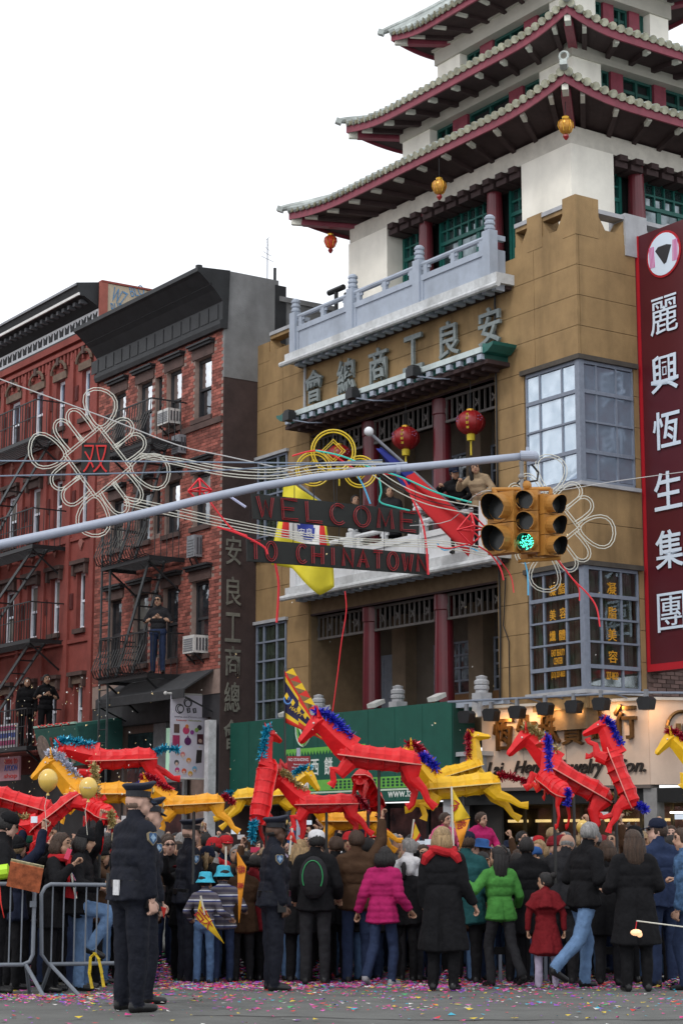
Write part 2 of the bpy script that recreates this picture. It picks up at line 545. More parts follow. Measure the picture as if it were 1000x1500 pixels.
corner_window(8.0, 10.25, pane_sky, [0, .24, .50, .76, 1.0], False)
corner_window(4.28, 6.48, pane_curt, [0, .17, .38, .58, .78, 1.0], True)


yel_l = M('yellow_window_letter', (.62, .30, .02), .5, 0)
for ch, px, py_, w_, h_ in (('凝', 809, 865, .18, .2), ('脂', 822, 862, .18, .2), ('美', 809, 901, .17, .2), ('容', 824, 898, .18, .2), ('纖', 809, 932, .17, .19), ('體', 823, 930, .18, .19), ('EAST BEAUTY', 817, 956, .36, .12), ('CENTER', 817, 968, .24, .12), ('(212) 227-8633', 817, 989, .37, .14)):
    y, z = fA(px, py_, .018); PG.part('lettering', xf(fit_text(ch, w_, h_, .006, off=.006), face_mat((.016, y, z), (0, -1, 0), (0, 0, 1))), yel_l)
for ch, px, py_, w_, h_ in (('凝', 895, 862, .22, .22), ('脂', 896, 898, .2, .22), ('美', 896, 930, .21, .22), ('容', 897, 962, .22, .22), ('227-8633', 896, 990, .28, .14)):
    x, z = fB(px, py_, .018); PG.part('lettering', xf(fit_text(ch, w_, h_, .006, off=.006), face_mat((x, .016, z), (1, 0, 0), (0, 0, 1))), yel_l)


def side_window(y0, y1, z0, z1, rows, cols, mat, x=.0, curtain=True, frame_mat=None, label=None):
    fr = MB(); fm = frame_mat or metal_grey
    ys_ = [y0 + (y1 - y0) * t for t in cols]; zs = [z0 + (z1 - z0) * t for t in rows]
    for y in ys_: fr.box(x, y - .025, z0, x + .06, y + .025, z1)
    for z in zs: fr.box(x - .006, y0 - .025, z - .02, x + .055, y1 + .025, z + .02)
    w = PG.part('window', fr, fm, label=label)
    for i in range(len(zs) - 1):
        for j in range(len(ys_) - 1):
            PG.part('pane', MB().box(x + .022, ys_[j] + .02, zs[i] + .015, x + .03, ys_[j + 1] - .02, zs[i + 1] - .015), mat, w)
    if curtain:
        c = MB(); n = int((y1 - y0) / .06)
        for k in range(n):
            y = y0 + (y1 - y0) * k / n; dx = .012 * math.sin(k * 2.1)
            c.box(x + .036 + .012 + dx, y, z0, x + .058 + dx, y + (y1 - y0) / n, z1)
        PG.part('curtain', c, curtain_m)
    return w


for z0, z1 in ((4.3, 6.42), (8.0, 10.2)):
    side_window(9.8, 11.0, z0, z1, [0, .2, .42, .62, .82, 1], [0, .3, .75, 1], pane_curt, x=-.012)
    PG.part('window_hood', MB().box(-.08, 9.7, z1 + .03, .05, 11.15, z1 + .1), grey_stone)
    PG.part('window_sill', MB().box(-.08, 9.7, z0 - .1, .05, 11.1, z0 - .03), grey_stone)


# loggias
def loggia(zf, zt, lower):
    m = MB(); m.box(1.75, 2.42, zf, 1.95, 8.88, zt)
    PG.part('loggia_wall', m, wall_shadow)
    m = MB(); m.box(.04, 2.425, zt, 2.0, 8.875, zt + .04)
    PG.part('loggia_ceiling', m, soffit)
    for y in (4.45, 6.92):
        c = MB().lathe([(.23, 0), (.23, .08), (.2, .1), (.19, 1.2), (.175, zt - zf - .32), (.2, zt - zf - .3), (.2, zt - zf)], 20, (.28, y, zf))
        PG.part('column', c, col_red, smooth=False)
    # pierced frieze between the columns
    fz = zt - .52
    for a, b in ((2.46, 4.24), (4.66, 6.72), (7.12, 8.84)):
        fr = MB(); fr.box(.2, a, fz, .26, b, fz + .05); fr.box(.2, a, zt - .05, .26, b, zt)
        n = int((b - a) / .17)
        for k in range(n + 1):
            y = a + .02 + (b - a - .04) * k / n
            fr.box(.21, y - .012, fz + .05, .25, y + .012, zt - .05)
            if k % 3 == 1:
                fr.obox(Matrix.Translation((.23, y + .06, fz + .25)) @ Matrix.Rotation(.7, 4, 'X'), .03, .03, .2)
                fr.obox(Matrix.Translation((.23, y + .06, fz + .25)) @ Matrix.Rotation(-.7, 4, 'X'), .03, .03, .2)
        PG.part('frieze', fr, M('frieze_paint', (.11, .10, .095), .7, .2))
    # inner piers, windows, door
    for y in (2.75, 4.7, 7.35):
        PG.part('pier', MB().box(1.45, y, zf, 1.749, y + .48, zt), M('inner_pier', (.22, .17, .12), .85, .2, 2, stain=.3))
    for y0, y1 in ((3.35, 4.6), (5.35, 6.6)):
        side_window(y0, y1, zf + .5, zt - .75, [0, .25, .5, .75, 1], [0, .33, .66, 1], glass('pane_dark', (.8, .85, .9), .16, .05, body=(.02, .022, .024)), x=1.66, curtain=False)
        PG.part('window_box', MB().box(1.6, y0, zf, 1.748, y1, zf + .48), wood_brown)
    d = MB().box(1.66, 7.95, zf, 1.74, 8.85, zf + 1.5)
    do = PG.part('door', d, M('grey_blue_door', (.22, .25, .31), .5, .15))
    for i in range(2):
        for j in range(3):
            PG.part('door_panel', MB().box(1.645, 8.02 + i * .4, zf + .08 + j * .47, 1.665, 8.36 + i * .4, zf + .46 + j * .47), MATS['grey_blue_door'], do)


loggia(4.15, 6.45, True)
loggia(7.05, 10.4, False)


def baluster_run(z, xs_, y_posts, mat):
    """slab, posts with ringed finials, rails, solid panels"""
    y0, y1 = y_posts[0] - .3, y_posts[-1] + .3
    sl = PG.part('balcony', MB().box(-0.44, y0, z - .2, .0, y1, z), gutter_mat)
    PG.part('gutter', MB().tube([(-0.48, y0 - .1, z - .26), (-0.48, y1 + .1, z - .22)], .06, 8), gutter_mat, sl)
    dn = MB(); n = int((y1 - y0) / .3)
    for k in range(n): dn.box(-0.38, y0 + .1 + k * .3, z - .32, -0.16, y0 + .22 + k * .3, z - .201)
    PG.part('dentil_row', dn, blue_stone, sl)
    PG.part('soffit', MB().box(-0.14, y0 + .08, z - .27, -.005, y1 - .08, z - .201), soffit, sl)
    for y in y_posts:
        m = MB().box(-0.44, y - .11, z + .001, -0.24, y + .11, z + .9)
        PG.part('post', m, mat, sl)
        pr = [(.085, 0)]
        for k in range(3): pr += [(.085, .01 + k * .1), (.105, .03 + k * .1), (.105, .07 + k * .1), (.085, .09 + k * .1)]
        pr += [(.07, .31), (.02, .33)]
        PG.part('finial', MB().lathe(pr, 12, (-0.34, y, z + .9)), mat, sl)
    for a, b in zip(y_posts[:-1], y_posts[1:]):
        a += .112; b -= .112
        PG.part('panel', MB().box(-0.37, a, z + .001, -0.31, b, z + .5), mat, sl)
        PG.part('panel_frame', MB().box(-0.4, a, z + .44, -0.28, b, z + .56).box(-0.395, a, z + .001, -0.372, a + .07, z + .44).box(-0.395, b - .07, z + .001, -0.372, b, z + .44), mat, sl)
        PG.part('rail', MB().tube([(-0.34, a - .01, z + .79), (-0.34, b + .01, z + .79)], .055, 8), mat, sl)
        mid = MB()
        for t in (.06, .5, .94):
            y = a + (b - a) * t; mid.box(-0.38, y - .06, z + .561, -0.3, y + .06, z + .76)
            mid.box(-0.36, y - .13, z + .68, -0.32, y + .13, z + .76)
        PG.part('rail_block', mid, mat, sl)
    for ye in (y_posts[0], y_posts[-1]):
        PG.part('rail', MB().box(-0.23, ye - .05, z + .74, .0, ye + .05, z + .84), mat, sl)
        PG.part('panel', MB().box(-0.23, ye - .04, z + .001, -.0, ye + .04, z + .55), mat, sl)
    return sl


baluster_run(12.28, None, (2.08, 4.34, 6.7, 8.92), blue_stone)
baluster_run(7.05, None, (2.3, 4.45, 6.7, 8.85), M('white_balustrade', (.68, .70, .72), .7, .1, 4, .15, 60, stain=.25))
# stub balustrade over the shop signs
for y in (2.32, 4.95, 7.75):
    PG.part('post', MB().box(-.62, y - .13, 3.9, -.36, y + .13, 4.34), grey_stone)
    PG.part('finial', MB().lathe([(.12, 0), (.12, .05), (.14, .07), (.14, .12), (.12, .14), (.14, .16), (.14, .22), (.1, .25), (.11, .3), (.02, .33)], 12, (-.49, y, 4.34)), grey_stone)
PG.part('rail', MB().box(-.58, 1.6, 4.1, -.42, 3.4, 4.2), blue_stone)
PG.part('ledge', MB().box(-.6, 2.3, 3.2, .0, 3.5, 3.28).box(-.5, 2.45, 2.6, 0, 3.4, 3.2), grey_stone)

# canopy over the upper loggia
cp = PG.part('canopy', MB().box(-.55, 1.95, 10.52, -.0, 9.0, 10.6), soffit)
PG.part('gutter', MB().box(-.66, 2.0, 10.72, -.56, 8.95, 10.83), M('canopy_edge_paint', (.52, .60, .60), .5, .15, 6, stain=.4), cp)
PG.part('canopy_tile_slope', MB().prism([(-.56, 10.84), (-.005, 11.0), (-.005, 10.61), (-.56, 10.61)], lambda u, v, w: (u, w, v), 2.0, 8.95), dk_green, cp)
for k in range(22):
    y = 2.02 + k * .32
    PG.part('bracket', MB().box(-.64, y, 10.6, -.3, y + .13, 10.7), blue_stone, cp)
for k in range(21):
    y = 2.15 + k * .32
    PG.part('bracket', MB().box(-.45, y, 10.44, -.1, y + .1, 10.52), soffit, cp)
for ye, sg in ((2.0, -1), (8.95, 1)):                       # upturned green ends
    pl_ = [(0, 0), (.14 * sg, .02), (.3 * sg, .12), (.32 * sg, .18), (.15 * sg, .16), (0, .2)]
    PG.part('eave_tip', MB().prism(pl_, lambda u, v, w: (w, ye + u, 10.7 + v), -.62, -.05), green_wood, cp)
for py_, pz_ in ((8.45, 10.85), (6.05, 10.86), (3.95, 10.88)):   # canopy floodlights
    pz_ -= .16
    fl = MB().box(-.9, py_ - .12, pz_ - .1, -.7, py_ + .12, pz_ + .07).prism([(-.12, .07), (.12, .07), (.08, .13), (-.08, .13)], lambda u, v, w: (w, py_ + u, pz_ + v), -.88, -.72)
    a = PG.part('floodlight', fl, black_iron)
    PG.part('arm', MB().tube([(-.78, py_ - .1, pz_ - .1), (-.7, py_ - .6, pz_ - .24), (-.3, py_ - .75, pz_ - .22)], .014, 5), metal_grey, a)

# calligraphy over the canopy: read right to left
for ch, (px, py_) in zip('安良工商總會', ((720, 478), (661, 497), (608, 517), (557, 535), (510, 551), (463, 566))):
    y, z = fA(px, py_, -.05)
    m = fit_text(ch, .66, .74, .06, off=.012)
    xf(m, face_mat((-.10, y, z), (0, -1, .0), (0, 0, 1)))
    lt = PG.part('lettering', m, brass_dark)
    xf(m, Matrix.Translation((-.052, 0, 0)))
PG.part('roof_floor', MB().box(.45, .45, 12.2, 7.5, 11.0, 12.26), concrete)
PG.part('roof_vent', MB().tube([(1.4, 9.9, 12.3), (1.4, 9.9, 14.25)], .05, 8).tube([(1.4, 9.6, 14.25), (1.4, 10.2, 14.25)], .07, 8), black_iron)
PG.part('roof_vent', MB().tube([(1.4, 9.4, 12.3), (1.4, 9.4, 13.9)], .08, 8).tube([(1.4, 9.4, 13.9), (1.4, 9.4, 14.05)], .11, 8), black_iron)
PG.part('roof_shed', MB().box(2.6, 9.6, 12.26, 4.6, 11.0, 13.9).box(2.5, 9.5, 13.9, 4.7, 11.0, 14.0), grey_stone)


# ---- tiers of the tower
def tier(x0, x1, y0, y1, z0, z1, corner_a, corner_b, cols_a, cols_b, level):
    """white corner blocks, recessed shutters between red posts, beam on top"""
    for xa, xb in ((x0, x0 + corner_b), (x1 - corner_b, x1)):
        for ya, yb in ((y0, y0 + corner_a), (y1 - corner_a, y1)):
            PG.part('tower_wall', MB().box(xa, ya, z0, xb, yb, z1), cream)
    PG.part('tower_back', MB().box(x0 + .62, y0 + .62, z0, x1 - .62, y1 - .62, z1), dark)
    if level > 1:
        bh = .34
        PG.part('beam', MB().box(x0 - .05, y0 - .05, z1, x1 + .05, y1 + .05, z1 + bh), band_cream)
        PG.part('beam_lip', MB().box(x0 - .1, y0 - .1, z1 + bh, x1 + .1, y1 + .1, z1 + bh + .05), band_cream)
    else:
        PG.part('beam', MB().box(x0 + .02, y0 + .02, z1, x1 - .02, y1 - .02, z1 + .38), M('beam_shade', (.62, .59, .52), .85, .2, 2))
        for k in range(int((y1 - y0 - 2 * corner_a) / .42)):
            yy = y0 + corner_a + .1 + k * .42
            PG.part('bracket', MB().box(x0 - .1, yy, z1 - .12, x0 + .5, yy + .2, z1 - .002).box(x0 - .02, yy - .06, z1 - .24, x0 + .4, yy + .26, z1 - .122), soffit)
        for k in range(int((x1 - x0 - 2 * corner_b) / .42)):
            xx = x0 + corner_b + .1 + k * .42
            PG.part('bracket', MB().box(xx, y0 - .1, z1 - .12, xx + .2, y0 + .5, z1 - .002).box(xx - .06, y0 - .02, z1 - .24, xx + .26, y0 + .4, z1 - .122), soffit)
    for (u, wd) in cols_a:
        if level > 1: PG.part('tower_post', MB().box(x0 + .14, u - wd / 2, z0, x0 + .35, u + wd / 2, z1), maroon)
        else: PG.part('tower_post', MB().lathe([(wd / 2 + .01, 0), (wd / 2, (z1 - z0) * .6), (wd / 2 - .03, z1 - z0)], 18, (x0 + .2, u, z0)), MATS['column_red'], smooth=False)
    for (u, wd) in cols_b:
        if level > 1: PG.part('tower_post', MB().box(u - wd / 2, y0 + .14, z0, u + wd / 2, y0 + .35, z1), maroon)
        else: PG.part('tower_post', MB().lathe([(wd / 2 + .01, 0), (wd / 2, (z1 - z0) * .6), (wd / 2 - .03, z1 - z0)], 18, (u, y0 + .2, z0)), MATS['column_red'], smooth=False)
    # joinery
    for (fc, e0, e1, cols, base) in (('A', y0 + corner_a, y1 - corner_a, cols_a, x0), ('B', x0 + corner_b, x1 - corner_b, cols_b, y0)):
        ed = [e0] + sorted(sum([[c - wd / 2, c + wd / 2] for c, wd in cols], [])) + [e1]
        for k in range(0, len(ed) - 1, 2):
            a, b = ed[k] + .01, ed[k + 1] - .01
            def bx(mb, u0, u1, za, zb, d0, d1):
                if fc == 'A': mb.box(base + d0, u0, za, base + d1, u1, zb)
                else: mb.box(u0, base + d0, za, u1, base + d1, zb)
            fr = MB()
            if level > 1:
                bx(fr, a, a + .05, z0, z1, .2, .3); bx(fr, b - .05, b, z0, z1, .2, .3); bx(fr, a + .05, b - .05, z1 - .06, z1 - .001, .2, .3)
                bx(fr, (a + b) / 2 - .03, (a + b) / 2 + .03, z0, z1 - .06, .21, .29)
                f = PG.part('shutter', fr, dk_green)
                for q in range(7):
                    sl = MB(); zq = z0 + .1 + (z1 - z0 - .2) * q / 7
                    bx(sl, a + .05, b - .05, zq, zq + .07, .23, .27)
                    PG.part('slat', sl, dk_green, f)
                pnl = MB(); bx(pnl, a, b, z0, z1, .31, .33); PG.part('shutter_back', pnl, dark, f)
            else:
                zt = z1 - .15
                bx(fr, a, a + .07, z0, zt, .42, .52); bx(fr, b - .07, b, z0, zt, .42, .52)
                bx(fr, a + .07, b - .07, zt - .06, zt, .42, .52); bx(fr, a + .07, b - .07, zt - .62, zt - .54, .42, .52)
                n = max(2, round((b - a) / .26))
                for q in range(1, n): u = a + (b - a) * q / n; bx(fr, u - .018, u + .018, zt - .54, zt - .06, .44, .5)
                bx(fr, a + .07, b - .07, zt - .32, zt - .28, .441, .499)
                f = PG.part('lattice_window', fr, green_wood)
                nb = max(1, round((b - a) / .75))
                for q in range(nb):
                    u0 = a + .07 + (b - a - .14) * q / nb; u1 = a + .07 + (b - a - .14) * (q + 1) / nb
                    lf = MB(); bx(lf, u0, u0 + .06, z0, zt - .62, .45, .5); bx(lf, u1 - .06, u1, z0, zt - .62, .45, .5)
                    bx(lf, u0 + .06, u1 - .06, z0, z0 + 1.0, .46, .49)
                    PG.part('casement', lf, green_wood, f)
                    pn = MB(); bx(pn, u0 + .06, u1 - .06, z0 + 1.0, zt - .62, .47, .48)
                    PG.part('pane', pn, glass('pane_tower', (.7, .8, .85), .22, .05, body=(.03, .05, .05)), f)
                pn = MB(); bx(pn, a + .07, b - .07, zt - .54, zt - .06, .505, .515); PG.part('pane', pn, glass('pane_tower'), f)


tier(1.2, 7.3, 1.45, 9.1, 12.2, 15.1, 1.5, 1.12, ((6.43, .34), (4.06, .36)), ((3.1, .36), (5.4, .36)), 1)
tier(2.05, 6.43, 2.3, 8.15, 15.6, 17.42, 1.03, .78, ((6.2, .52), (4.27, .46)), ((3.4, .34), (4.62, .34)), 2)
tier(2.9, 5.58, 3.1, 7.93, 17.8, 19.42, .85, .55, ((6.3, .45), (4.75, .45)), ((3.95, .3), (4.7, .3)), 3)


def pagoda_roof(ex0, ex1, ey0, ey1, zf, tx0, tx1, ty0, ty1, zt, soff_z, nA, nB, lift=.2):
    """upturned roof: fascia, soffit, rafters, one barrel tile row per object"""
    def lf(t):
        a = max(0, abs(2 * t - 1) - .52) / .48
        return lift * a ** 2.2

    def pt(side, t, s):
        """point on the slope; t along the eave, s from eave (0) to tower wall (1)"""
        out = .04 * (max(0, abs(2 * t - 1) - .6) / .4) ** 2 * (1 - s)
        if side == 'A': e = Vector((ex0 - out, ey0 - out + (ey1 - ey0 + 2 * out) * t, 0)); u = Vector((tx0, ty0 + (ty1 - ty0) * t, 0))
        elif side == 'B': e = Vector((ex0 - out + (ex1 - ex0 + 2 * out) * t, ey0 - out, 0)); u = Vector((tx0 + (tx1 - tx0) * t, ty0, 0))
        elif side == 'C': e = Vector((ex1 + out, ey0 - out + (ey1 - ey0 + 2 * out) * t, 0)); u = Vector((tx1, ty0 + (ty1 - ty0) * t, 0))
        else: e = Vector((ex0 - out + (ex1 - ex0 + 2 * out) * t, ey1 + out, 0)); u = Vector((tx0 + (tx1 - tx0) * t, ty1, 0))
        p = e.lerp(u, s)
        p.z = zf + .22 + lf(t) * (1 - s) ** 1.5 + (zt - zf - .22) * (.72 * s + .28 * s * s)
        return p
    root = None
    for side in 'ABCD':
        m = MB(); nt, ns = 24, 4
        m.add([pt(side, i / nt, j / ns) for j in range(ns + 1) for i in range(nt + 1)],
              [(j * (nt + 1) + i, j * (nt + 1) + i + 1, (j + 1) * (nt + 1) + i + 1, (j + 1) * (nt + 1) + i) for j in range(ns) for i in range(nt)])
        o = PG.part('roof', m, tile_m)
        if root is None: root = o
        # fascia board
        f = MB(); vs = []; fs = []
        for i in range(nt + 1):
            p = pt(side, i / nt, 0); q = pt(side, i / nt, .06)
            d = (q - p); d.z = 0; d = d.normalized() * .05
            vs += [p + Vector((0, 0, .02)), p + Vector((0, 0, -.2)), p + d + Vector((0, 0, -.2)), p + d + Vector((0, 0, .02))]
        for i in range(nt):
            for k in range(4): a = i * 4 + k; b = i * 4 + (k + 1) % 4; fs.append((a, b, b + 4, a + 4))
        f.add(vs, fs); PG.part('fascia', f, maroon, root)
        # soffit
        s_ = MB(); vs = []; fs = []
        for i in range(nt + 1):
            p = pt(side, i / nt, .02); q = pt(side, i / nt, 1)
            vs += [p + Vector((0, 0, -.14)), Vector((q.x, q.y, soff_z))]
        for i in range(nt): a = i * 2; fs.append((a, a + 2, a + 3, a + 1))
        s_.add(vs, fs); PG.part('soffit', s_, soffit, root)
        if side in 'AB':
            n = nA if side == 'A' else nB
            for i in range(n):
                t = (i + .5) / n
                path = [pt(side, t, s) + Vector((0, 0, .035)) for s in (-.035, .3, .65, 1.0)]
                rt_ = MB().tube(path, [.084, .076, .068, .06], 9); rt_.mi[-2] = 1
                PG.part('roof_tile', rt_, [tile_m, M('roof_tile_disc', (.33, .33, .25), .45, .5, 6, island=.35)], root)
                t2 = (i + 1.0) / n
                if i < n - 1:
                    p = pt(side, t2, -.03)
                    dv = (pt(side, t2 + .01, 0) - pt(side, t2 - .01, 0)).normalized()
                    dr = MB(); w_ = .07
                    inn = (pt(side, t2, .2) - p); inn.z = 0; inn = inn.normalized() * .03
                    vs = [p - dv * w_ + Vector((0, 0, .06)), p - dv * w_ * .5 + Vector((0, 0, -.01)), p + Vector((0, 0, -.035)), p + dv * w_ * .5 + Vector((0, 0, -.01)), p + dv * w_ + Vector((0, 0, .06))]
                    k5 = len(vs); vs = vs + [v + inn for v in vs]
                    dr.add(vs, [tuple(range(k5)), tuple(range(2 * k5 - 1, k5 - 1, -1))] + [(k, (k + 1) % k5, k5 + (k + 1) % k5, k5 + k) for k in range(k5)])
                    PG.part('drip_tile', dr, tile_end, root)
            nr = max(4, n // 4)
            for i in range(nr):
                t = (i + .5) / nr
                a = pt(side, t, .05) + Vector((0, 0, -.20)); b = pt(side, t, 1); b.z = soff_z - .02
                b = a.lerp(b, .8)
                r = PG.part('rafter', MB().bar(a.lerp(b, .16), b, .1, .13), soffit, root)
                PG.part('rafter_tip', MB().bar(a, a.lerp(b, .158), .085, .11), M('rafter_tip_paint', (.66, .66, .58), .6, .1), root)
    for cx, cy, ta in ((0, 0, ('A', 0)), (0, 1, ('A', 1)), (1, 0, ('B', 1))):
        path = [pt(ta[0], ta[1], s) + Vector((0, 0, .1)) for s in (-.06, 0, .15, .4, .7, 1.0)]
        PG.part('hip_ridge', MB().tube(path, [.07, .085, .09, .09, .09, .09], 8), tile_m, root)
        p = pt(ta[0], ta[1], -.05)
        dirv = (pt(ta[0], ta[1], 0) - pt(ta[0], ta[1], .3)); dirv.z = 0; dirv.normalize()
        PG.part('eave_tip', MB().bar(p + Vector((0, 0, .05)), p + dirv * .13 + Vector((0, 0, .1)), .14, .12), tile_m, root)
        # hip rafter below the corner
        a = pt(ta[0], ta[1], .03) + Vector((0, 0, -.24)); b = pt(ta[0], ta[1], 1); b.z = soff_z - .05
        PG.part('hip_rafter', MB().bar(a.lerp(b, .1), b, .18, .2), maroon, root)
        PG.part('rafter_tip', MB().bar(a + Vector((0, 0, -.02)), a.lerp(b, .1) + Vector((0, 0, -.02)), .12, .16), MATS['rafter_tip_paint'], root)
    return pt, root


pt1, rf1 = pagoda_roof(.25, 8.25, .5, 10.05, 15.56, 2.0, 6.48, 2.25, 8.2, 16.6, 15.42, 44, 36)
pt2, rf2 = pagoda_roof(1.1, 7.38, 1.35, 8.95, 17.5, 2.85, 5.63, 3.05, 7.98, 18.4, 17.72, 36, 29)
pt3, rf3 = pagoda_roof(1.95, 6.53, 2.2, 8.35, 19.74, 4.2, 4.3, 4.8, 6.2, 22.0, 19.7, 30, 21)
p = pt1('A', 0, -.02)
PG.part('finial', MB().tube([p + Vector((0, 0, .1)), p + Vector((0, 0, .22))], [.08, .04], 8).tube([p + Vector((.085 * math.cos(t) * .55, -.085 * math.cos(t) * .83, .3 + .085 * math.sin(t))) for t in np.linspace(0, 2 * math.pi, 14)[:-1]], .024, 6, closed=True), tile_m, rf1)


# ---- lanterns under the eaves and in the loggia
def small_lantern(px, py_, dist, label, mat):
    p = at(px, py_, dist)
    t = T('lantern', label, 'lantern', p, group='small lanterns hung from the pagoda eave')
    t.part('body', MB().lathe([(.05, -.14), (.09, -.1), (.14, .02), (.13, .1), (.08, .15), (.03, .17)], 12, p), mat, smooth=True)
    ribs = MB()
    for k in range(6):
        a = k * math.pi / 3
        ribs.tube([p + Vector((math.cos(a) * r, math.sin(a) * r, z)) for r, z in ((.055, -.14), (.1, -.1), (.148, .02), (.138, .1), (.085, .155))], .008, 4)
    t.part('rib', ribs, gold_spot)
    t.part('cap', MB().lathe([(.06, .16), (.07, .2), (.02, .23)], 10, p), gold_spot)
    t.part('tassel', MB().lathe([(.05, -.16), (.06, -.2), (.02, -.26)], 8, p), red_lac)
    t.part('cord', MB().tube([p + Vector((0, 0, .22)), p + Vector((0, 0, .62))], .006, 4), black_iron)


small_lantern(828, 186, 34.0, 'gold lantern with red ribs hung below the near corner of the lowest pagoda eave', M('lantern_gold', (.55, .27, .05), .3, .35, 12, metal=.5))
small_lantern(643, 275, 36.5, 'gold lantern hung in front of the middle of the pagoda eave', MATS['lantern_gold'])
small_lantern(484, 355, 41.5, 'orange red lantern hung from the far left tip of the pagoda eave', M('lantern_orange', (.75, .07, .03), .4, .3, 12))


def big_lantern(y, z, label, r=.36, x=-.15):
    p = Vector((x, y, z))
    t = T('lantern', label, 'lantern', p, BLD, 'large round red lanterns in the upper loggia')
    prof = [(r * .25, -r * .82)] + [(r * math.cos(a), r * .86 * math.sin(a)) for a in np.linspace(-1.25, 1.25, 11)] + [(r * .25, r * .82)]
    t.part('body', MB().lathe(prof, 20, p), red_lac, smooth=True)
    rb = MB()
    for k in range(10):
        a = k * math.pi / 5
        rb.tube([p + Vector((math.cos(a) * r * 1.01 * math.cos(q), math.sin(a) * r * 1.01 * math.cos(q), r * .87 * math.sin(q))) for q in np.linspace(-1.3, 1.3, 9)], .007, 4)
    t.part('rib', rb, M('lantern_rib', (.25, .01, .012), .5, 0))
    t.part('cap', MB().lathe([(r * .3, r * .8), (r * .3, r * .95), (r * .05, r)], 12, p), gold_spot)
    t.part('fringe', MB().lathe([(r * .27, -r * 1.3), (r * .3, -r * 1.0), (r * .28, -r * .8)], 12, p), yellow_fr)
    t.part('tassel', MB().tube([p + Vector((0, 0, -r * 1.3)), p + Vector((0, 0, -r * 2.35))], .018, 5), yellow_fr)
    t.part('cord', MB().tube([p + Vector((0, 0, r)), p + Vector((0, 0, 10.5 - z))], .008, 4), black_iron)
    for k, ch in enumerate('吉祥如意'):                      # gilt characters down the near side
        m = fit_text(ch, .055, .06, .006)
        q = .5 - k * .36
        n = Vector((-.8, -.6, 0)) ; c = p + n * (r * math.cos(q) * 1.03) + Vector((0, 0, r * .87 * math.sin(q)))
        xf(m, face_mat(c, (.6, -.8, 0), (0, 0, 1)))
        t.part('lettering', m, yellow_fr)
    for a in (-.95, .95):                                   # floral medallions
        n = Vector((-.8 * math.cos(a) + .6 * math.sin(a), -.6 * math.cos(a) - .8 * math.sin(a), 0))
        md = MB()
        c = p + n * (r * .99) + Vector((0, 0, .05)); rt = Vector((-n.y, n.x, 0))
        for k in range(5):
            q = k * 1.2566
            md.ball(c + rt * (.05 * math.cos(q)) + Vector((0, 0, .05 * math.sin(q))), .016, 7, 5)
        t.part('medallion', md, M('lantern_flower', (.22, .08, .16), .5, .3))


for (px, py_), lb in zip(((689, 619), (594, 642), (497, 668)), ('large red lantern with yellow tassel in the right bay of the upper loggia', 'large red lantern in the middle bay of the upper loggia', 'large red lantern half hidden behind the yellow coin lights')):
    y, z = fA(px, py_, -.15); big_lantern(y, z, lb, .275)
# ------------------------------------------------------------------ red brick tenement beside the pagoda building
brick_red = M('red_brick', (.27, .085, .065), .85, .25, 2.5, island=.5)
mortar = M('mortar', (.30, .22, .19), .95, .2)
painted_red = M('red_painted_brick', (.25, .058, .046), .8, .2, 2, .5, 45, stain=.3)
brownstone = M('brownstone', (.09, .055, .048), .8, .25, 4, stain=.3)
tan_stone = M('weathered_tan_stone', (.15, .105, .078), .85, .3, 4)
black_corn = M('black_cornice_paint', (.022, .024, .027), .6, .3, 3)
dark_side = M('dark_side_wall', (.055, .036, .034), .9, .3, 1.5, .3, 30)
grey_side = M('grey_cement_side', (.21, .215, .22), .9, .25, 1.2, .3, 30, stain=.4)
white_frame = M('white_window_frame', (.76, .80, .88), .5, .1)
dark_frame = M('dark_window_frame', (.03, .03, .034), .6, .2)
pane_ref = glass('pane_reflecting', (.95, .97, 1), .8, .03, body=(.02, .02, .025))
pane_mid = glass('pane_dull', (.8, .85, .9), .22, .04, body=(.02, .022, .026))
pane_blind = glass('pane_over_blind', (.8, .85, .9), .14, .05, body=(.20, .20, .18))
ac_white = M('white_casing', (.6, .6, .58), .5, .15)
ac_grey = M('grey_casing', (.22, .23, .25), .5, .2)


def holed(u0, u1, z0, z1, holes):
    us = sorted({u0, u1} | {h[0] for h in holes} | {h[1] for h in holes}); zs = sorted({z0, z1} | {h[2] for h in holes} | {h[3] for h in holes})
    out = []
    for a, b in zip(us[:-1], us[1:]):
        for c, d in zip(zs[:-1], zs[1:]):
            m = ((a + b) / 2, (c + d) / 2)
            if not any(h[0] < m[0] < h[1] and h[2] < m[1] < h[3] for h in holes): out.append((a, b, c, d))
    return out


B2 = T('brick_tenement', 'red brick tenement with a heavy black cornice and a dark painted side wall', 'building', (-.9, 11.08, 0), BLD)
X2 = -.9
cols2 = {'a': (11.62, 12.4), 'b': (13.02, 13.75), 'c': (13.97, 14.33), 'd': (14.47, 15.22), 'e': (15.84, 16.54)}
flo2 = [(5.82, 7.52), (8.78, 10.04), (11.32, 12.76)]
holes2 = [(c[0], c[1], f[0] + (.1 if k == 'c' else 0), f[1]) for f in flo2 for k, c in cols2.items()]
w = MB()
for (a, b, c, d) in holed(11.08, 17.32, 4.9, 13.3, holes2): w.box(X2 + .004, a, c, X2 + .3, b, d)
w.box(X2 + .3, 11.09, -.2, 3.5, 17.32, 13.9); w.box(X2 + .05, 11.09, 13.3, X2 + .3, 17.32, 13.9)
B2.part('wall', w, mortar)
bm = MB()
rows = int((13.28 - 5.45) / .0775)
hoods2 = []
for f in flo2:
    for k in ('a', 'b', 'd', 'e'):
        hoods2.append((cols2[k][0] - .12, cols2[k][1] + .12, f[1], f[1] + .34))
    for k in cols2: hoods2.append((cols2[k][0], cols2[k][1], f[0], f[1]))
r2 = random.Random(3)
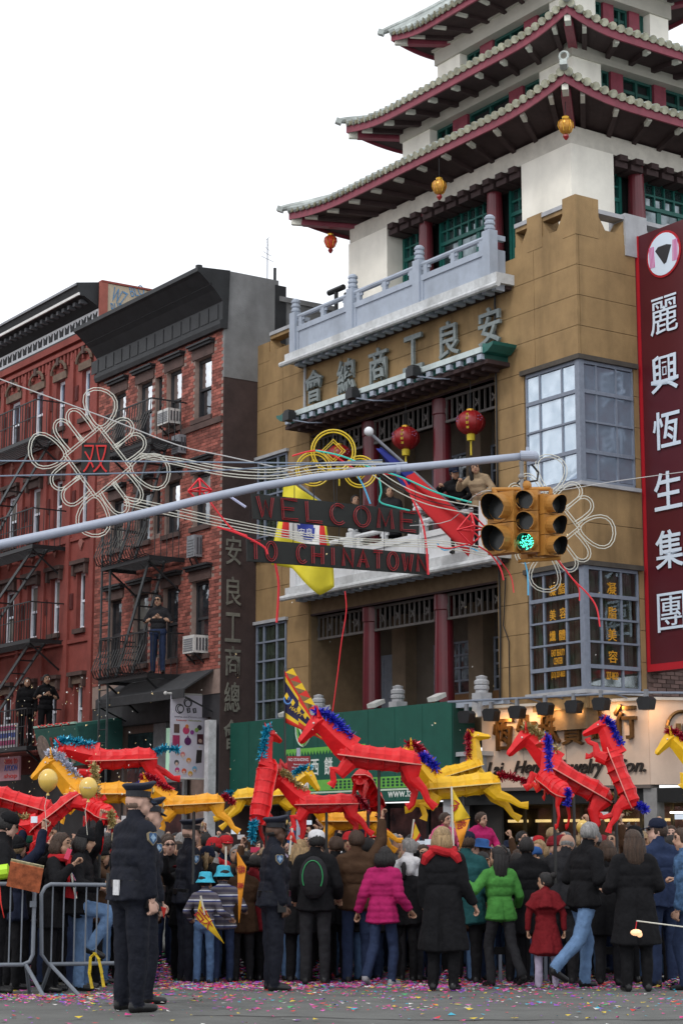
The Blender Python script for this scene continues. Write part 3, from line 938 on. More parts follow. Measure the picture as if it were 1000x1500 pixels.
for i in range(rows):
    z = 5.45 + i * .0775
    for j in range(29):
        y = 11.085 + j * .215 + (i % 2) * .1
        ya, yb = y, min(y + .204, 17.3)
        if any(h[0] < (ya + yb) / 2 < h[1] and h[2] < z + .03 < h[3] for h in hoods2): continue
        for h in hoods2:
            if h[2] < z + .03 < h[3]:
                if ya < h[0] < yb: yb = h[0] - .004
                if ya < h[1] < yb: ya = h[1] + .004
        x0 = X2 - .004 - r2.random() * .006
        bm.add([(x0, ya, z), (x0, yb, z), (x0, yb, z + .067), (x0, ya, z + .067), (X2 + .003, ya, z), (X2 + .003, yb, z), (X2 + .003, yb, z + .067), (X2 + .003, ya, z + .067)],
               [(0, 3, 2, 1), (0, 1, 5, 4), (2, 3, 7, 6), (1, 2, 6, 5), (3, 0, 4, 7)])
B2.part('brickwork', bm, brick_red, kind='stuff')


def sash(TH_, x, y0, y1, z0, z1, frame, top_m, bot_m, up=True, label=None):
    """a sash window set back in its opening"""
    xr = x + .12
    if r2.random() < .3: top_m = pane_blind if top_m is pane_mid else top_m
    if r2.random() < .22: bot_m = pane_blind
    fr = MB().box(xr, y0 + .001, z0, xr + .08, y0 + .06, z1).box(xr, y1 - .06, z0, xr + .08, y1 - .001, z1).box(xr, y0 + .06, z1 - .08, xr + .08, y1 - .06, z1 - .001).box(xr - .03, y0 + .06, z0, xr + .08, y1 - .06, z0 + .07)
    zm = (z0 + z1) / 2
    fr.box(xr + .01, y0 + .06, zm - .03, xr + .07, y1 - .06, zm + .03)
    wn = TH_.part('window', fr, frame, label=label)
    TH_.part('pane', MB().box(xr + .03, y0 + .06, zm + .03, xr + .036, y1 - .06, z1 - .08), top_m, wn)
    TH_.part('pane', MB().box(xr + .055, y0 + .06, z0 + .07, xr + .061, y1 - .06, zm - .03), bot_m, wn)
    return wn


for fi, f in enumerate(flo2):
    for k, c in cols2.items():
        top = pane_ref if (fi == 2 or (fi == 1 and k == 'b')) else pane_mid
        z0 = f[0] + (.1 if k == 'c' else 0)
        sash(B2, X2, c[0], c[1], z0, f[1], dark_frame, top, pane_mid)
        if k != 'c':
            B2.part('lintel', MB().box(X2 - .03, c[0] - .1, f[1] + .001, X2 + .1, c[1] + .1, f[1] + .24), brownstone)
            B2.part('window_hood', MB().box(X2 - .12, c[0] - .13, f[1] + .24, X2 + .1, c[1] + .13, f[1] + .3).box(X2 - .17, c[0] - .16, f[1] + .3, X2 + .1, c[1] + .16, f[1] + .345), black_corn)
            B2.part('window_sill', MB().box(X2 - .07, c[0] - .08, f[0] - .11, X2 + .1, c[1] + .08, f[0] - .001), brownstone)
B2.part('sill_course', MB().box(X2 - .06, 11.09, 11.06, X2 - .012, 12.95, 11.2), brownstone)
prof = [(-.85, 13.22), (-1.02, 13.22), (-1.06, 13.32), (-1.06, 13.40), (-.99, 13.44), (-.99, 13.86), (-1.2, 14.1), (-1.58, 14.42), (-1.66, 14.46), (-1.66, 14.56), (-.8, 14.62)]
cn = B2.part('cornice', MB().prism(prof, lambda u, v, w: (u, w, v), 11.0, 17.32), black_corn)
for k in range(15):
    y = 11.2 + k * .43
    B2.part('cornice_panel', MB().box(-1.005, y, 13.48, -.992, y + .36, 13.82), M('cornice_panel_paint', (.026, .028, .031), .6, .3, 3), cn)
B2.part('cornice_rib', MB().bar((-1.30, 11.0, 14.22), (-1.30, 17.3, 14.22), .04, .05), black_corn, cn)
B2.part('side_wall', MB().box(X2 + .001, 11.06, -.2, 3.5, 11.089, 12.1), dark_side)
B2.part('side_parapet', MB().box(X2 - .005, 11.05, 12.1, .55, 11.12, 14.62).box(-.8, 11.12, 13.9, 3.5, 11.3, 14.1), grey_side)
B2.part('side_parapet', MB().box(.551, 11.06, 12.1, 3.4, 11.3, 14.12).box(.56, 11.0, 14.12, 2.2, 11.35, 14.24), grey_side)
B2.part('chimney', MB().box(.45, 11.03, 12.6, .75, 11.05, 14.5).tube([(.6, 11.3, 14.0), (.6, 11.3, 15.0)], .04, 6), black_corn)
B2.part('roof', MB().box(-.8, 11.3, 13.9, 3.5, 17.3, 13.95), concrete)
B2.part('roof_vent', MB().tube([(.2, 14.2, 13.9), (.2, 14.2, 15.6)], .06, 8).tube([(.2, 14.2, 15.6), (.2, 14.2, 15.75)], .09, 8), black_corn)
ae = MB().tube([(1.2, 12.6, 13.9), (1.2, 12.6, 16.2)], .012, 5)
for k in range(5): ae.tube([(1.2 - .35 + .05 * k, 12.6 - .3, 15.6 + k * .13), (1.2 + .35 - .05 * k, 12.6 + .3, 15.75 + k * .13)], .007, 4)
B2.part('aerial', ae, metal_grey)
for ch, (px, py_) in zip('安良工商總會', ((342, 806), (342, 866), (341, 919), (341, 968), (340, 1021), (339, 1076))):
    x, z = fB(px, py_, 11.05)
    m = fit_text(ch, .40, .66, .02, off=.006); xf(m, face_mat((x, 11.045, z), (1, 0, 0), (0, 0, 1)))
    B2.part('lettering', m, M('faded_grey_lettering', (.17, .165, .14), .8, .3, 5))
# shop floor below
gf = MB().box(X2 + .02, 11.09, -.2, X2 + .3, 11.5, 4.9).box(X2 + .02, 16.8, -.2, X2 + .3, 17.32, 4.9).box(X2 + .02, 11.5, 4.4, X2 + .3, 16.8, 4.9)
B2.part('shop_front', gf, M('dark_shop_front', (.05, .05, .055), .7, .25, 3))
B2.part('shop_window', MB().box(X2 + .12, 12.9, .5, X2 + .16, 13.7, 4.2).box(X2 + .12, 14.3, .4, X2 + .16, 15.6, 4.2), pane_mid)
B2.part('shop_frame', MB().box(X2 + .1, 12.8, .0, X2 + .18, 12.9, 4.39).box(X2 + .1, 13.7, .0, X2 + .18, 14.3, 4.39).box(X2 + .1, 12.9, 3.0, X2 + .18, 13.7, 3.08), M('shop_frame_grey', (.20, .21, .22), .5, .2))
lp = B2.part('window_poster', MB().box(X2 + .1, 12.95, 3.12, X2 + .118, 13.68, 4.25), M('lit_green_poster', (.42, .68, .5), .5, .1, emit=.35))
for k, (ch, dz, col) in enumerate((('❀', .28, 'p'), ('00', .0, 'r'), ('1 40', -.35, 'p'))):
    m = fit_text(ch if k else 'A8', .4, .2, .006, off=.01); xf(m, face_mat((X2 + .095, 13.3, 3.68 + dz), (0, -1, 0), (0, 0, 1)))
    B2.part('lettering', m, M('poster_print_' + col, (.5, .06, .05) if col == 'r' else (.2, .1, .25), .6, 0), lp)
B2.part('corner_post', MB().box(X2 - .25, 11.12, -.1, X2 - .06, 11.3, 4.3), M('worn_white_post', (.55, .56, .58), .6, .3, 6, stain=.5))

aw = T('awning', 'long dark grey shop awning along the foot of the red brick tenement', 'awning', (X2, 11.4, 4.95), BLD)
aw.part('canvas', MB().prism([(0, 5.45), (-.75, 4.98), (-.75, 4.78), (-.72, 4.78), (-.72, 4.96), (0, 5.40)], lambda u, v, w: (X2 + u - .02, w, v), 11.35, 15.6), M('dark_canvas', (.04, .042, .046), .8, .2, 4))
aw.part('frame', MB().bar((X2 - .7, 11.4, 4.8), (X2, 11.4, 4.5), .03).bar((X2 - .7, 15.5, 4.8), (X2, 15.5, 4.5), .03), black_iron)


def ac_unit(x, y, z, label, mat, w=.55, h=.36, d=.4):
    t = T('air_conditioner', label, 'air conditioner', (x, y, z), BLD)
    t.part('casing', MB().box(x - d, y - w / 2, z, x, y + w / 2, z + h), mat)
    g_ = MB()
    for k in range(6): g_.box(x - d - .012, y - w / 2 + .05, z + .05 + k * (h - .1) / 6, x - d - .002, y + w / 2 - .05, z + .05 + (k + .55) * (h - .1) / 6)
    t.part('grille', g_, ac_grey)
    g_ = MB()
    for k in range(4): g_.box(x - d + .06 + k * .08, y - w / 2 - .012, z + .06, x - d + .1 + k * .08, y - w / 2 - .002, z + h - .06)
    t.part('side_vent', g_, M('dark_vent', (.06, .06, .07), .6, .1))
    t.part('bracket', MB().bar((x - d + .05, y - w / 2 + .05, z - .01), (x, y - w / 2 + .05, z - .3), .03).bar((x - d + .05, y + w / 2 - .05, z - .01), (x, y + w / 2 - .05, z - .3), .03), black_iron)


ac_unit(X2 + .1, 13.38, 11.38, 'white air conditioner in a top floor window beside the bellied fire escape', ac_white)
ac_unit(X2 - .02, 12.1, 8.05, 'grey box unit on the brick below a third floor window', ac_grey, .36, .5, .2)
ac_unit(X2 + .1, 12.0, 5.84, 'white air conditioner in the lowest brick tenement window on a slanted bracket', ac_white, .5, .4)
ac_unit(X2 - .02, 12.9, 10.6, 'grey box unit on the brick just below the top floor sill course', ac_grey, .34, .44, .2)


def fire_escape(nm, xw, levels, y0, y1, bellied, label, stair_sign):
    t = T('fire_escape', label, 'fire escape', (xw, (y0 + y1) / 2, levels[0]), BLD)
    xo = xw - .95
    for li, z in enumerate(levels):
        pf = MB()
        for k in range(9): pf.box(xo + .02 + k * .104, y0, z - .03, xo + .06 + k * .104, y1, z)
        pf.box(xo, y0, z - .1, xo + .03, y1, z).box(xo, y0 - .03, z - .1, xw, y0, z).box(xo, y1, z - .1, xw, y1 + .03, z)
        p_ = t.part('platform', pf, black_iron)
        t.part('bracket', MB().bar((xo + .1, y0 + .2, z - .1), (xw, y0 + .2, z - .75), .04).bar((xo + .1, y1 - .2, z - .1), (xw, y1 - .2, z - .75), .04), black_iron, p_)
        rl = MB()
        zt = z + .95
        rl.bar((xo, y0, zt), (xo, y1, zt), .03).bar((xo, y0, zt), (xw, y0, zt), .03).bar((xo, y1, zt), (xw, y1, zt), .03)
        t.part('rail', rl, black_iron, p_)
        n = int((y1 - y0) / (.13 if bellied else .16))
        for k in range(n + 1):
            y = y0 + (y1 - y0) * k / n
            if bellied:
                pts = [(xo, y, zt), (xo - .02, y, zt - .3), (xo - .12, y, zt - .55), (xo - .2, y, zt - .75), (xo - .12, y, zt - .92), (xo + .01, y, z)]
            else: pts = [(xo, y, zt), (xo, y, z)]
            t.part('baluster', MB().tube(pts, .014, 4), black_iron, p_)
        for k in range(1, 6):
            for yy in (y0, y1):
                x = xo + (xw - xo) * k / 6
                t.part('baluster', MB().tube([(x, yy, zt), (x, yy, z)], .011, 4), black_iron, p_)
        t.part('mid_rail', MB().bar((xo - (.06 if bellied else 0), y0, z + .5), (xo - (.06 if bellied else 0), y1, z + .5), .02), black_iron, p_)
    for a, b in zip(levels[:-1], levels[1:]):
        ya, yb = (y0 + .35, y1 - .4) if stair_sign > 0 else (y1 - .35, y0 + .4)
        st = MB()
        for dx in (.25, .65): st.bar((xo + dx, ya, a), (xo + dx, yb, b), .03, .09)
        l_ = t.part('stair', st, M('stair_iron', (.06, .07, .075), .5, .2))
        for k in range(9):
            f_ = (k + .5) / 9
            t.part('tread', MB().box(xo + .26, ya + (yb - ya) * f_ - .07, a + (b - a) * f_ - .01, xo + .64, ya + (yb - ya) * f_ + .07, a + (b - a) * f_ + .01), black_iron, l_)
    return t


fe2 = fire_escape('a', X2, [5.42, 8.12, 10.86], 12.75, 15.1, True, 'black iron fire escape with bellied railings on the red brick tenement', -1)
ld = MB()
for dy in (0, .42): ld.bar((-1.75, 15.25 - dy, 2.5), (-1.75, 15.25 - dy, 8.9), .04)
lo_ = fe2.part('drop_ladder', ld, MATS['stair_iron'])
for k in range(20): fe2.part('rung', MB().tube([(-1.75, 14.83, 2.7 + k * .31), (-1.75, 15.25, 2.7 + k * .31)], .012, 4), black_iron, lo_)

# ------------------------------------------------------------------ red painted tenement further along
X3 = -.85
B3 = T('painted_tenement', 'red painted tenement with white window frames and a black and white cornice', 'building', (X3, 17.4, 0), BLD)
cols3 = [(17.95, 18.42), (19.42, 19.95), (20.76, 21.4), (22.25, 22.95), (23.7, 24.3), (25.0, 25.6)]
flo3 = [(4.35, 5.6), (7.0, 8.46), (9.7, 11.1), (12.5, 13.8)]
holes3 = [(a, b, f[0], f[1]) for f in flo3 for a, b in cols3]
w = MB()
for (a, b, c, d) in holed(17.36, 26.5, 3.9, 14.8, holes3): w.box(X3, a, c, X3 + .3, b, d)
w.box(X3 + .3, 17.37, -.2, 4.0, 26.5, 15.3)
B3.part('wall', w, painted_red)
for fi, f in enumerate(flo3):
    for a, b in cols3:
        sash(B3, X3, a, b, f[0], f[1], white_frame, glass('pane_bluish', (.7, .85, 1), .5, .04, body=(.03, .05, .08)) if fi == 3 else pane_mid, pane_mid)
        B3.part('window_sill', MB().box(X3 - .08, a - .08, f[0] - .12, X3 + .1, b + .08, f[0] - .001), brownstone)
        lt_ = B3.part('lintel', MB().box(X3 - .05, a - .14, f[1] + .001, X3 + .1, b + .14, f[1] + .2), tan_stone if fi in (3, 0) else brownstone)
        if fi == 3:
            ar = MB()
            pts = [(X3 - .07, (a + b) / 2 + (.42) * math.cos(q), f[1] + .2 + .3 * math.sin(q)) for q in np.linspace(0, math.pi, 9)]
            ar.tube(pts, .05, 5)
            B3.part('arch', ar, MATS['weathered_tan_stone'], lt_)
            B3.part('keystone', MB().box(X3 - .13, (a + b) / 2 - .07, f[1] + .4, X3, (a + b) / 2 + .07, f[1] + .6), brownstone, lt_)
        else:
            B3.part('window_hood', MB().box(X3 - .14, a - .2, f[1] + .2, X3, b + .2, f[1] + .3).box(X3 - .1, a - .16, f[1] - .08, X3 - .0, a - .06, f[1] + .2).box(X3 - .1, b + .06, f[1] - .08, X3, b + .16, f[1] + .2), brownstone, lt_)
        if fi in (1, 2):
            pc = MB().prism([(0, .2), (.13, 0), (0, -.2), (-.13, 0)], lambda u, v, w: (w, (a + b) / 2 + u, f[1] + .75 + v), X3 - .05, X3)
            B3.part('rosette', pc, M('pink_terracotta', (.3, .12, .10), .8, .3, 20))
for y in (17.5, 18.9, 20.35, 21.85, 23.3):
    B3.part('pilaster', MB().box(X3 - .07, y - .1, 4.2, X3, y + .1, 14.35), painted_red)
for z in (6.65, 9.3, 12.1):
    B3.part('string_course', MB().box(X3 - .05, 17.6, z, X3 - .001, 26.4, z + .1), painted_red)
for a, b in cols3:                                          # sunk panels beside the windows
    for f in flo3[1:]:
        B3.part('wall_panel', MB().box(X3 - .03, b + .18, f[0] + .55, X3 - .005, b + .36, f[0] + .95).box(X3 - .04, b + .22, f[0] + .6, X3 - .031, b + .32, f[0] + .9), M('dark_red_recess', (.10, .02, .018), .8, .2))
for k in range(40):                                         # corbel teeth below the cornice
    y = 17.55 + k * .22
    B3.part('corbel', MB().box(X3 - .08, y, 14.2 - (.1 if k % 2 else 0), X3, y + .09, 14.42), painted_red)
B3.part('corbel_band', MB().box(X3 - .11, 17.36, 14.421, X3, 26.4, 14.52).box(X3 - .13, 17.36, 14.62, X3, 26.4, 14.8), painted_red)
c3 = B3.part('cornice', MB().prism([(0, 14.8), (-.1, 14.8), (-.1, 14.86), (-.03, 14.86), (-.03, 15.26), (-.12, 15.3), (-.5, 15.5), (-.62, 15.5), (-.62, 15.56), (-.68, 15.72), (-.72, 15.82), (0, 15.95)], lambda u, v, w: (X3 + u, w, v), 17.4, 26.4), black_corn)
B3.part('frieze', MB().box(X3 - .06, 17.42, 14.87, X3 - .031, 26.4, 15.25), M('white_frieze', (.72, .75, .78), .6, .12, 5), c3)
B3.part('cornice_edge', MB().box(X3 - .66, 17.4, 15.5, X3 - .621, 26.4, 15.57), M('white_cornice_edge', (.7, .7, .68), .6, .15, 5), c3)
B3.part('cornice_edge', MB().box(X3 - .75, 17.4, 15.74, X3 - .721, 26.4, 15.80), ac_grey, c3)
for k in range(26):                                         # bow-shaped frieze ornaments and soffit studs
    y = 17.6 + k * .33
    B3.part('ornament', MB().prism([(-.11, .12), (0, .02), (.11, .12), (.09, -.1), (.03, -.1), (0, -.04), (-.03, -.1), (-.09, -.1)], lambda u, v, w: (w, y + u, 15.06 + v), X3 - .085, X3 - .061), black_corn, c3)
    B3.part('modillion', MB().box(X3 - .5, y, 15.36, X3 - .3, y + .12, 15.46), M('modillion_paint', (.10, .105, .115), .6, .2), c3)
B3.part('party_wall', MB().box(-.72, 17.33, 13.9, 1.6, 17.369, 15.92), M('tan_render_wall', (.46, .39, .29), .85, .15, 2, stain=.3))
B3.part('party_coping', MB().box(-.9, 17.3, 15.93, 1.7, 17.5, 15.98), painted_red)
B3.part('brick_pier', MB().box(-.95, 17.3, 13.9, -.721, 17.36, 15.92), brick_red)
for txt, px, py_, w_, rot, sz in (('BUR', 172, 452, .34, .2, .3), ('DEC', 174, 466, .3, .1, .22), ('WZ', 175, 435, .42, -.3, .4), ('BLO', 201, 426, .42, .3, .28)):
    x, z = fB(px, py_, 17.32)
    m = fit_text(txt, w_, sz, .01, off=-.005); xf(m, face_mat((x, 17.322, z), (1, 0, rot), (0, 0, 1)))
    B3.part('graffiti', m, M('blue_spray_paint', (.10, .22, .38), .7, .2))
fe3 = fire_escape('b', X3, [4.05, 6.78, 9.22, 12.1], 19.15, 24.5, False, 'black iron fire escape with straight bars on the red painted tenement', -1)
gf = MB().box(X3 - .02, 17.4, -.2, X3 - .001, 26, 3.4)
B3.part('shop_front', gf, M('dark_shop', (.035, .034, .036), .7, .3, 2))
ga = T('awning', 'green bakery style awning with faded pictures and small red characters below the painted tenement', 'awning', (-2.0, 17.0, 3.6), BLD)
GY0, GY1 = 15.75, 18.05
ga.part('canvas', MB().prism([(X3, 4.62), (-2.1, 4.42), (-2.1, 4.36), (-1.85, 3.45), (-1.83, 3.45), (-2.06, 4.36), (X3, 4.55)], lambda u, v, w: (u, w, v), GY0, GY1), M('green_awning_canvas', (.035, .14, .115), .6, .2, 5))
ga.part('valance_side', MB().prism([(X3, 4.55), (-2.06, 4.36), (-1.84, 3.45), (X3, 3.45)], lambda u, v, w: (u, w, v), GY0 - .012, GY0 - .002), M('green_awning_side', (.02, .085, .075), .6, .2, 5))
ga.part('trim', MB().box(-2.13, GY0, 4.42, -2.07, GY1, 4.47), M('pale_green_trim', (.35, .55, .46), .6, .1))


def on_awning(mb, y, t):
    p0 = Vector((-2.112, y, 4.36)); p1 = Vector((-1.862, y, 3.45)); p = p0.lerp(p1, t)
    return xf(mb, face_mat(p, (0, -1, 0), (p0 - p1)))


ga.part('picture', on_awning(MB().lathe([(.34, -.006), (.34, .006)], 24), 17.72, .5), M('faded_picture', (.28, .22, .19), .7, .4, 8))
for k, y in enumerate((17.2, 16.95, 16.65, 16.3)):
    ga.part('lettering', on_awning(fit_text('茶餅飯麵'[k], .17, .32, .008, off=.01), y, .38), M('awning_red_print', (.35, .07, .05), .7, .2))
    ga.part('picture', on_awning(MB().box(-.1, -.14, -.004, .1, .14, .004), y - .05, .78), M('faded_picture_b', (.30, .26, .2), .7, .5, 12))
for k in range(9):
    ga.part('streamer', MB().tube([(-2.12, 16.0 + k * .2, 4.46), (-2.13, 16.1 + k * .2, 4.42 + .03 * (k % 2)), (-2.12, 16.2 + k * .2, 4.47)], .02, 4), M('red_streamer', (.62, .03, .03), .6, .1))

for (px, py_, wd, h, lab, txts, bg) in ((10, 1078, .62, .62, 'white shop sign with pink and blue printed lines above a dark doorway', (('SALE', .16, (.5, .05, .2)), ('OPEN', -.14, (.05, .1, .4))), (.62, .64, .68)),
                                      (14, 1126, .62, .62, 'faded pink sign reading ATOON on a dark shop wall at the edge of the street', (('ome to', .2, (.5, .05, .05)), ('ATOON', .02, (.05, .1, .35)), ('shop', -.2, (.5, .05, .05))), (.42, .22, .26))):
    y, z = fA(px, py_, -1.4); c = Vector((-1.4, y, z))
    s_ = T('sign', lab, 'sign', c, BLD)
    s_.part('board', MB().box(c.x, y - wd, z - h / 2, c.x + .05, y + wd, z + h / 2), M('signboard_%d' % py_, bg, .6, .12))
    if py_ == 1126:
        for (tx, dz, cl) in txts:
            m = fit_text(tx, .8, .15, .01, off=.01); xf(m, face_mat((c.x - .006, y - .1, z + dz), (0, -1, 0), (0, 0, 1)))
            s_.part('lettering', m, M('sign_print_%.2f' % cl[2], cl, .6, 0))
    else:
        for k in range(3):
            m = MB().box(c.x - .01, y - wd + .05, z - .24 + k * .19, c.x - .001, y + wd - .05, z - .12 + k * .19)
            s_.part('print_band', m, M('sign_band_%d' % (k % 2), ((.42, .08, .2), (.08, .12, .35))[k % 2], .6, .5, 22))

# hanging banner with phone accessories
xb0, zb0 = fB(250, 1017, 11.9); xb1, zb1 = fB(303, 1140, 11.9)
bn = T('banner', 'white hanging banner printed with rings, cases and little dolls beside the dark side wall', 'banner', (xb0, 11.9, zb0), BLD)
bp_ = bn.part('cloth', MB().prism([(xb0, zb0), (xb1, zb0), (xb1, zb1), (xb0, zb1)], lambda u, v, w: (u, w, v), 11.89, 11.9), M('banner_vinyl', (.58, .56, .64), .5, .08, 3))
bn.part('rod', MB().tube([(xb0 - .1, 11.895, zb0 + .02), (xb1 + .45, 11.895, zb0 + .02)], .025, 6).tube([(xb0 - .05, 11.895, zb1 - .02), (xb1 + .45, 11.895, zb1 - .02)], .022, 6), ac_white)
bn.part('rod_tip', MB().ball((xb0 - .13, 11.895, zb0 + .02), .045), ac_white)
bw, bh_ = xb1 - xb0, zb0 - zb1


def on_banner(mb, u, v, k=0): return xf(mb, face_mat((xb0 + bw * u, 11.886 - k * .003, zb0 - bh_ * v), (1, 0, 0), (0, 0, 1)))


ink = M('print_black', (.03, .03, .035), .6, 0)
for (u, v, r) in ((.46, .09, .1), (.46, .1, .078), (.24, .17, .1), (.27, .17, .078)):
    bn.part('print_ring', on_banner(MB().tube([(r * math.cos(t), r * math.sin(t), 0) for t in np.linspace(0, 2 * math.pi, 22)[:-1]], .011, 4, closed=True), u, v), ink, bp_)
for u, ch in ((.48, '3'), (.64, '5')):
    bn.part('print_box', on_banner(xf(MB().box(-.045, -.055, -.002, .045, .055, .002), Matrix.Rotation(.2, 4, 'Z')), u, .185), ink, bp_)
    bn.part('lettering', on_banner(fit_text(ch, .04, .07, .004), u, .185, 1), MATS['banner_vinyl'], bp_)
bn.part('lettering', on_banner(fit_text('www.oo35mm.com', bw * .8, .05, .004), .5, .265), M('print_grey', (.16, .15, .19), .6, 0), bp_)
bn.part('lettering', on_banner(fit_text('beauty', bw * .28, .045, .004, off=.01), .3, .31), M('print_red', (.5, .07, .04), .6, 0), bp_)
bn.part('lettering', on_banner(fit_text('lifestyle', bw * .34, .045, .004, off=.01), .66, .31), M('print_olive', (.25, .28, .03), .6, 0), bp_)


def blob(pts, u, v, name, col, k=0, sz=1.0):
    bn.part(name, on_banner(MB().prism([(a * sz, b * sz) for a, b in pts], lambda p, q, w: (p, q, w), -.002, .002), u, v, k), M('print_%d_%d_%d' % tuple(int(c * 99) for c in col), col, .5, .2, 20), bp_)


circ = [(math.cos(t), math.sin(t)) for t in np.linspace(0, 2 * math.pi, 15)[:-1]]; sq = [(-1, -1.4), (1, -1.4), (1, 1.4), (-1, 1.4)]
blob(sq, .17, .41, 'print_picture', (.10, .06, .05), 0, .07); blob(sq, .16, .56, 'print_case', (.33, .03, .1), 0, .09)
blob(circ, .42, .43, 'print_ball', (.5, .05, .13), 0, .085); blob(circ, .44, .38, 'print_ball', (.6, .2, .05), 1, .045); blob(circ, .58, .45, 'print_ball', (.25, .05, .25), 1, .05)
blob(circ, .78, .39, 'print_ball', (.05, .04, .05), 0, .06); blob(circ, .70, .42, 'print_ball', (.25, .4, .1), 1, .05)
blob(circ, .47, .56, 'print_ball', (.10, .02, .10), 0, .09); blob([(-1, 0), (1, 0), (0, 1.6)], .47, .51, 'print_hat', (.10, .02, .10), 0, .03)
blob(sq, .80, .53, 'print_case', (.07, .02, .03), 0, .08); blob(circ, .80, .55, 'print_face', (.5, .35, .28), 1, .045)
blob([(-.75, -1.7), (.85, -1.5), (1.0, 1.6), (-.5, 1.6)], .76, .74, 'print_phone', (.035, .03, .03), 0, .09)
for (u, v, c1) in ((.5, .79, (.6, .25, .04)), (.34, .72, (.6, .2, .2)), (.2, .70, (.08, .06, .06)), (.18, .82, (.08, .08, .08)), (.2, .91, (.5, .05, .2)), (.38, .92, (.6, .1, .05)), (.55, .95, (.6, .35, .05)), (.66, .89, (.15, .4, .6))):
    blob(circ, u, v, 'print_doll_hood', c1, 0, .06); blob(circ, u, v + .018, 'print_doll_face', (.7, .5, .42), 1, .038)
    for du in (-.03, .03): blob(circ, u + du, v + .018, 'print_eye', (.05, .03, .03), 2, .007)

# ------------------------------------------------------------------ shop signs of the pagoda building
SX = -.66
gs = T('shop_sign', 'long dark green shop sign with a leaf emblem and white Chinese characters', 'sign', (SX, 7, 2.4), BLD)
gb = gs.part('box', MB().box(SX, 3.02, 2.42, -.12, 11.02, 4.23), M('green_sign_face', (.012, .095, .07), .5, .14, 3))
gs.part('side_edge', MB().box(SX + .02, 2.98, 2.45, -.14, 3.018, 4.2), M('green_sign_side', (.01, .05, .04), .6, .1))
for k in range(1, 9): gs.part('seam', MB().box(SX - .004, 3.02 + k * .9, 2.44, SX - .001, 3.03 + k * .9, 4.2), M('green_seam', (.008, .06, .045), .6, .1), gb)
lime = M('lime_print', (.16, .48, .08), .6, .1); pale = M('pale_print', (.55, .68, .55), .6, .1); white_p = M('white_print', (.75, .8, .76), .6, .05)


def on_green(mb, px, py_, d=.004):
    y, z = fA(px, py_, SX - d); return xf(mb, face_mat((SX - d, y, z), (0, -1, 0), (0, 0, 1)))


def leaf(a, l, wd):
    pts = []
    for t in np.linspace(0, 1, 10): pts.append((l * t, wd * math.sin(math.pi * t ** .8)))
    for t in np.linspace(1, 0, 10)[1:-1]: pts.append((l * t, -wd * math.sin(math.pi * t ** .8) * .6))
    return [(x * math.cos(a) - y * math.sin(a), x * math.sin(a) + y * math.cos(a), 0) for x, y in pts]


for a, l, wd in ((R(118), .62, .13), (R(52), .8, .15)):
    gs.part('leaf_emblem', on_green(MB().tube(leaf(a, l, wd), .018, 4, closed=True), 444, 1094), pale, gb)
    gs.part('leaf_emblem', on_green(MB().tube(leaf(a, l * .8, wd * .6), .02, 4, closed=True), 444, 1092), lime, gb)
yz0, zz0 = fA(417, 1104, SX); yz1, _ = fA(535, 1094, SX)
gs.part('zigzag_border', MB().box(SX - .006, yz1, zz0 + .02, SX - .001, yz0, zz0 + .08), lime, gb)
for k in range(26):
    ya_ = yz0 + (yz1 - yz0) * k / 26; yb_ = yz0 + (yz1 - yz0) * (k + .96) / 26
    gs.part('zigzag_tooth', MB().prism([(ya_, .02), (yb_, .02), ((ya_ + yb_) / 2, -.07)], lambda u, v, w: (w, u, zz0 + v), SX - .006, SX - .001), lime, gb)
for ch, px, py_, w_, h_ in (('達', 434, 1127, .28, .34), ('西', 461, 1124, .28, .33), ('餅', 481, 1122, .3, .36), ('屋', 503, 1120, .28, .34)):
    gs.part('lettering', on_green(fit_text(ch, w_, h_, .01, off=.008), px, py_), white_p, gb)
yb0, zb_ = fA(419, 1157, SX); yb1, _ = fA(612, 1138, SX)
gs.part('green_band', MB().box(SX - .006, yb1, zb_ - .05, SX - .001, yb0, zb_ + .17), lime, gb)
ms = MB()
yk = fA(484, 1145, SX)[0]
nn = 20
for i in range(nn):
    for j in range(3):
        u = yk + (yb1 - yk) * (i + .25) / nn
        ms.box(SX - .011, u, zb_ - .02 + j * .06, SX - .007, u + (yb1 - yk) * .55 / nn, zb_ + .02 + j * .06)
gs.part('lattice_print', ms, M('lattice_ink', (.01, .05, .045), .6, 0), gb)
gs.part('lettering', on_green(fit_text('MOON CAKE', .55, .1, .006, off=.008), 452, 1152, .012), MATS['green_sign_side'], gb)
gs.part('pale_line', MB().box(SX - .006, 3.1, zb_ - .1, SX - .001, yb0, zb_ - .065), pale, gb)
gs.part('lettering', on_green(fit_text('www.fav', .9, .17, .008), 588, 1161), white_p, gb)
for px, py_ in ((551, 1030), (640, 1025), (472, 1040), (420, 1044)):
    y, z = fA(px, py_, -.4)
    t = T('floodlight', {551: 'white floodlight on the green sign top below the middle red column', 640: 'white floodlight on the green sign top nearest the peach fascia', 472: 'white floodlight on the green sign top beside the loggia door', 420: 'white floodlight on the green sign top below the left window'}[px], 'floodlight', (-.4, y, 4.24), BLD, 'floodlights on top of the green shop sign')
    t.part('housing', MB().prism([(-.12, 0), (.12, .1), (.1, .18), (-.14, .08)], lambda u, v, w: (-.4 + u, y + w, 4.27 + v), -.14, .14), ac_white)
    t.part('bracket', MB().box(-.42, y - .05, 4.22, -.38, y + .05, 4.29), black_iron)

# jewellery shop: angled fascia with letters, lamps on a bar, shopfront below
JD = Vector((.773, -.635, 0)); JN = Vector((-.635, -.773, 0))
J0 = BLD @ Vector((-.32, 2.55, 0))


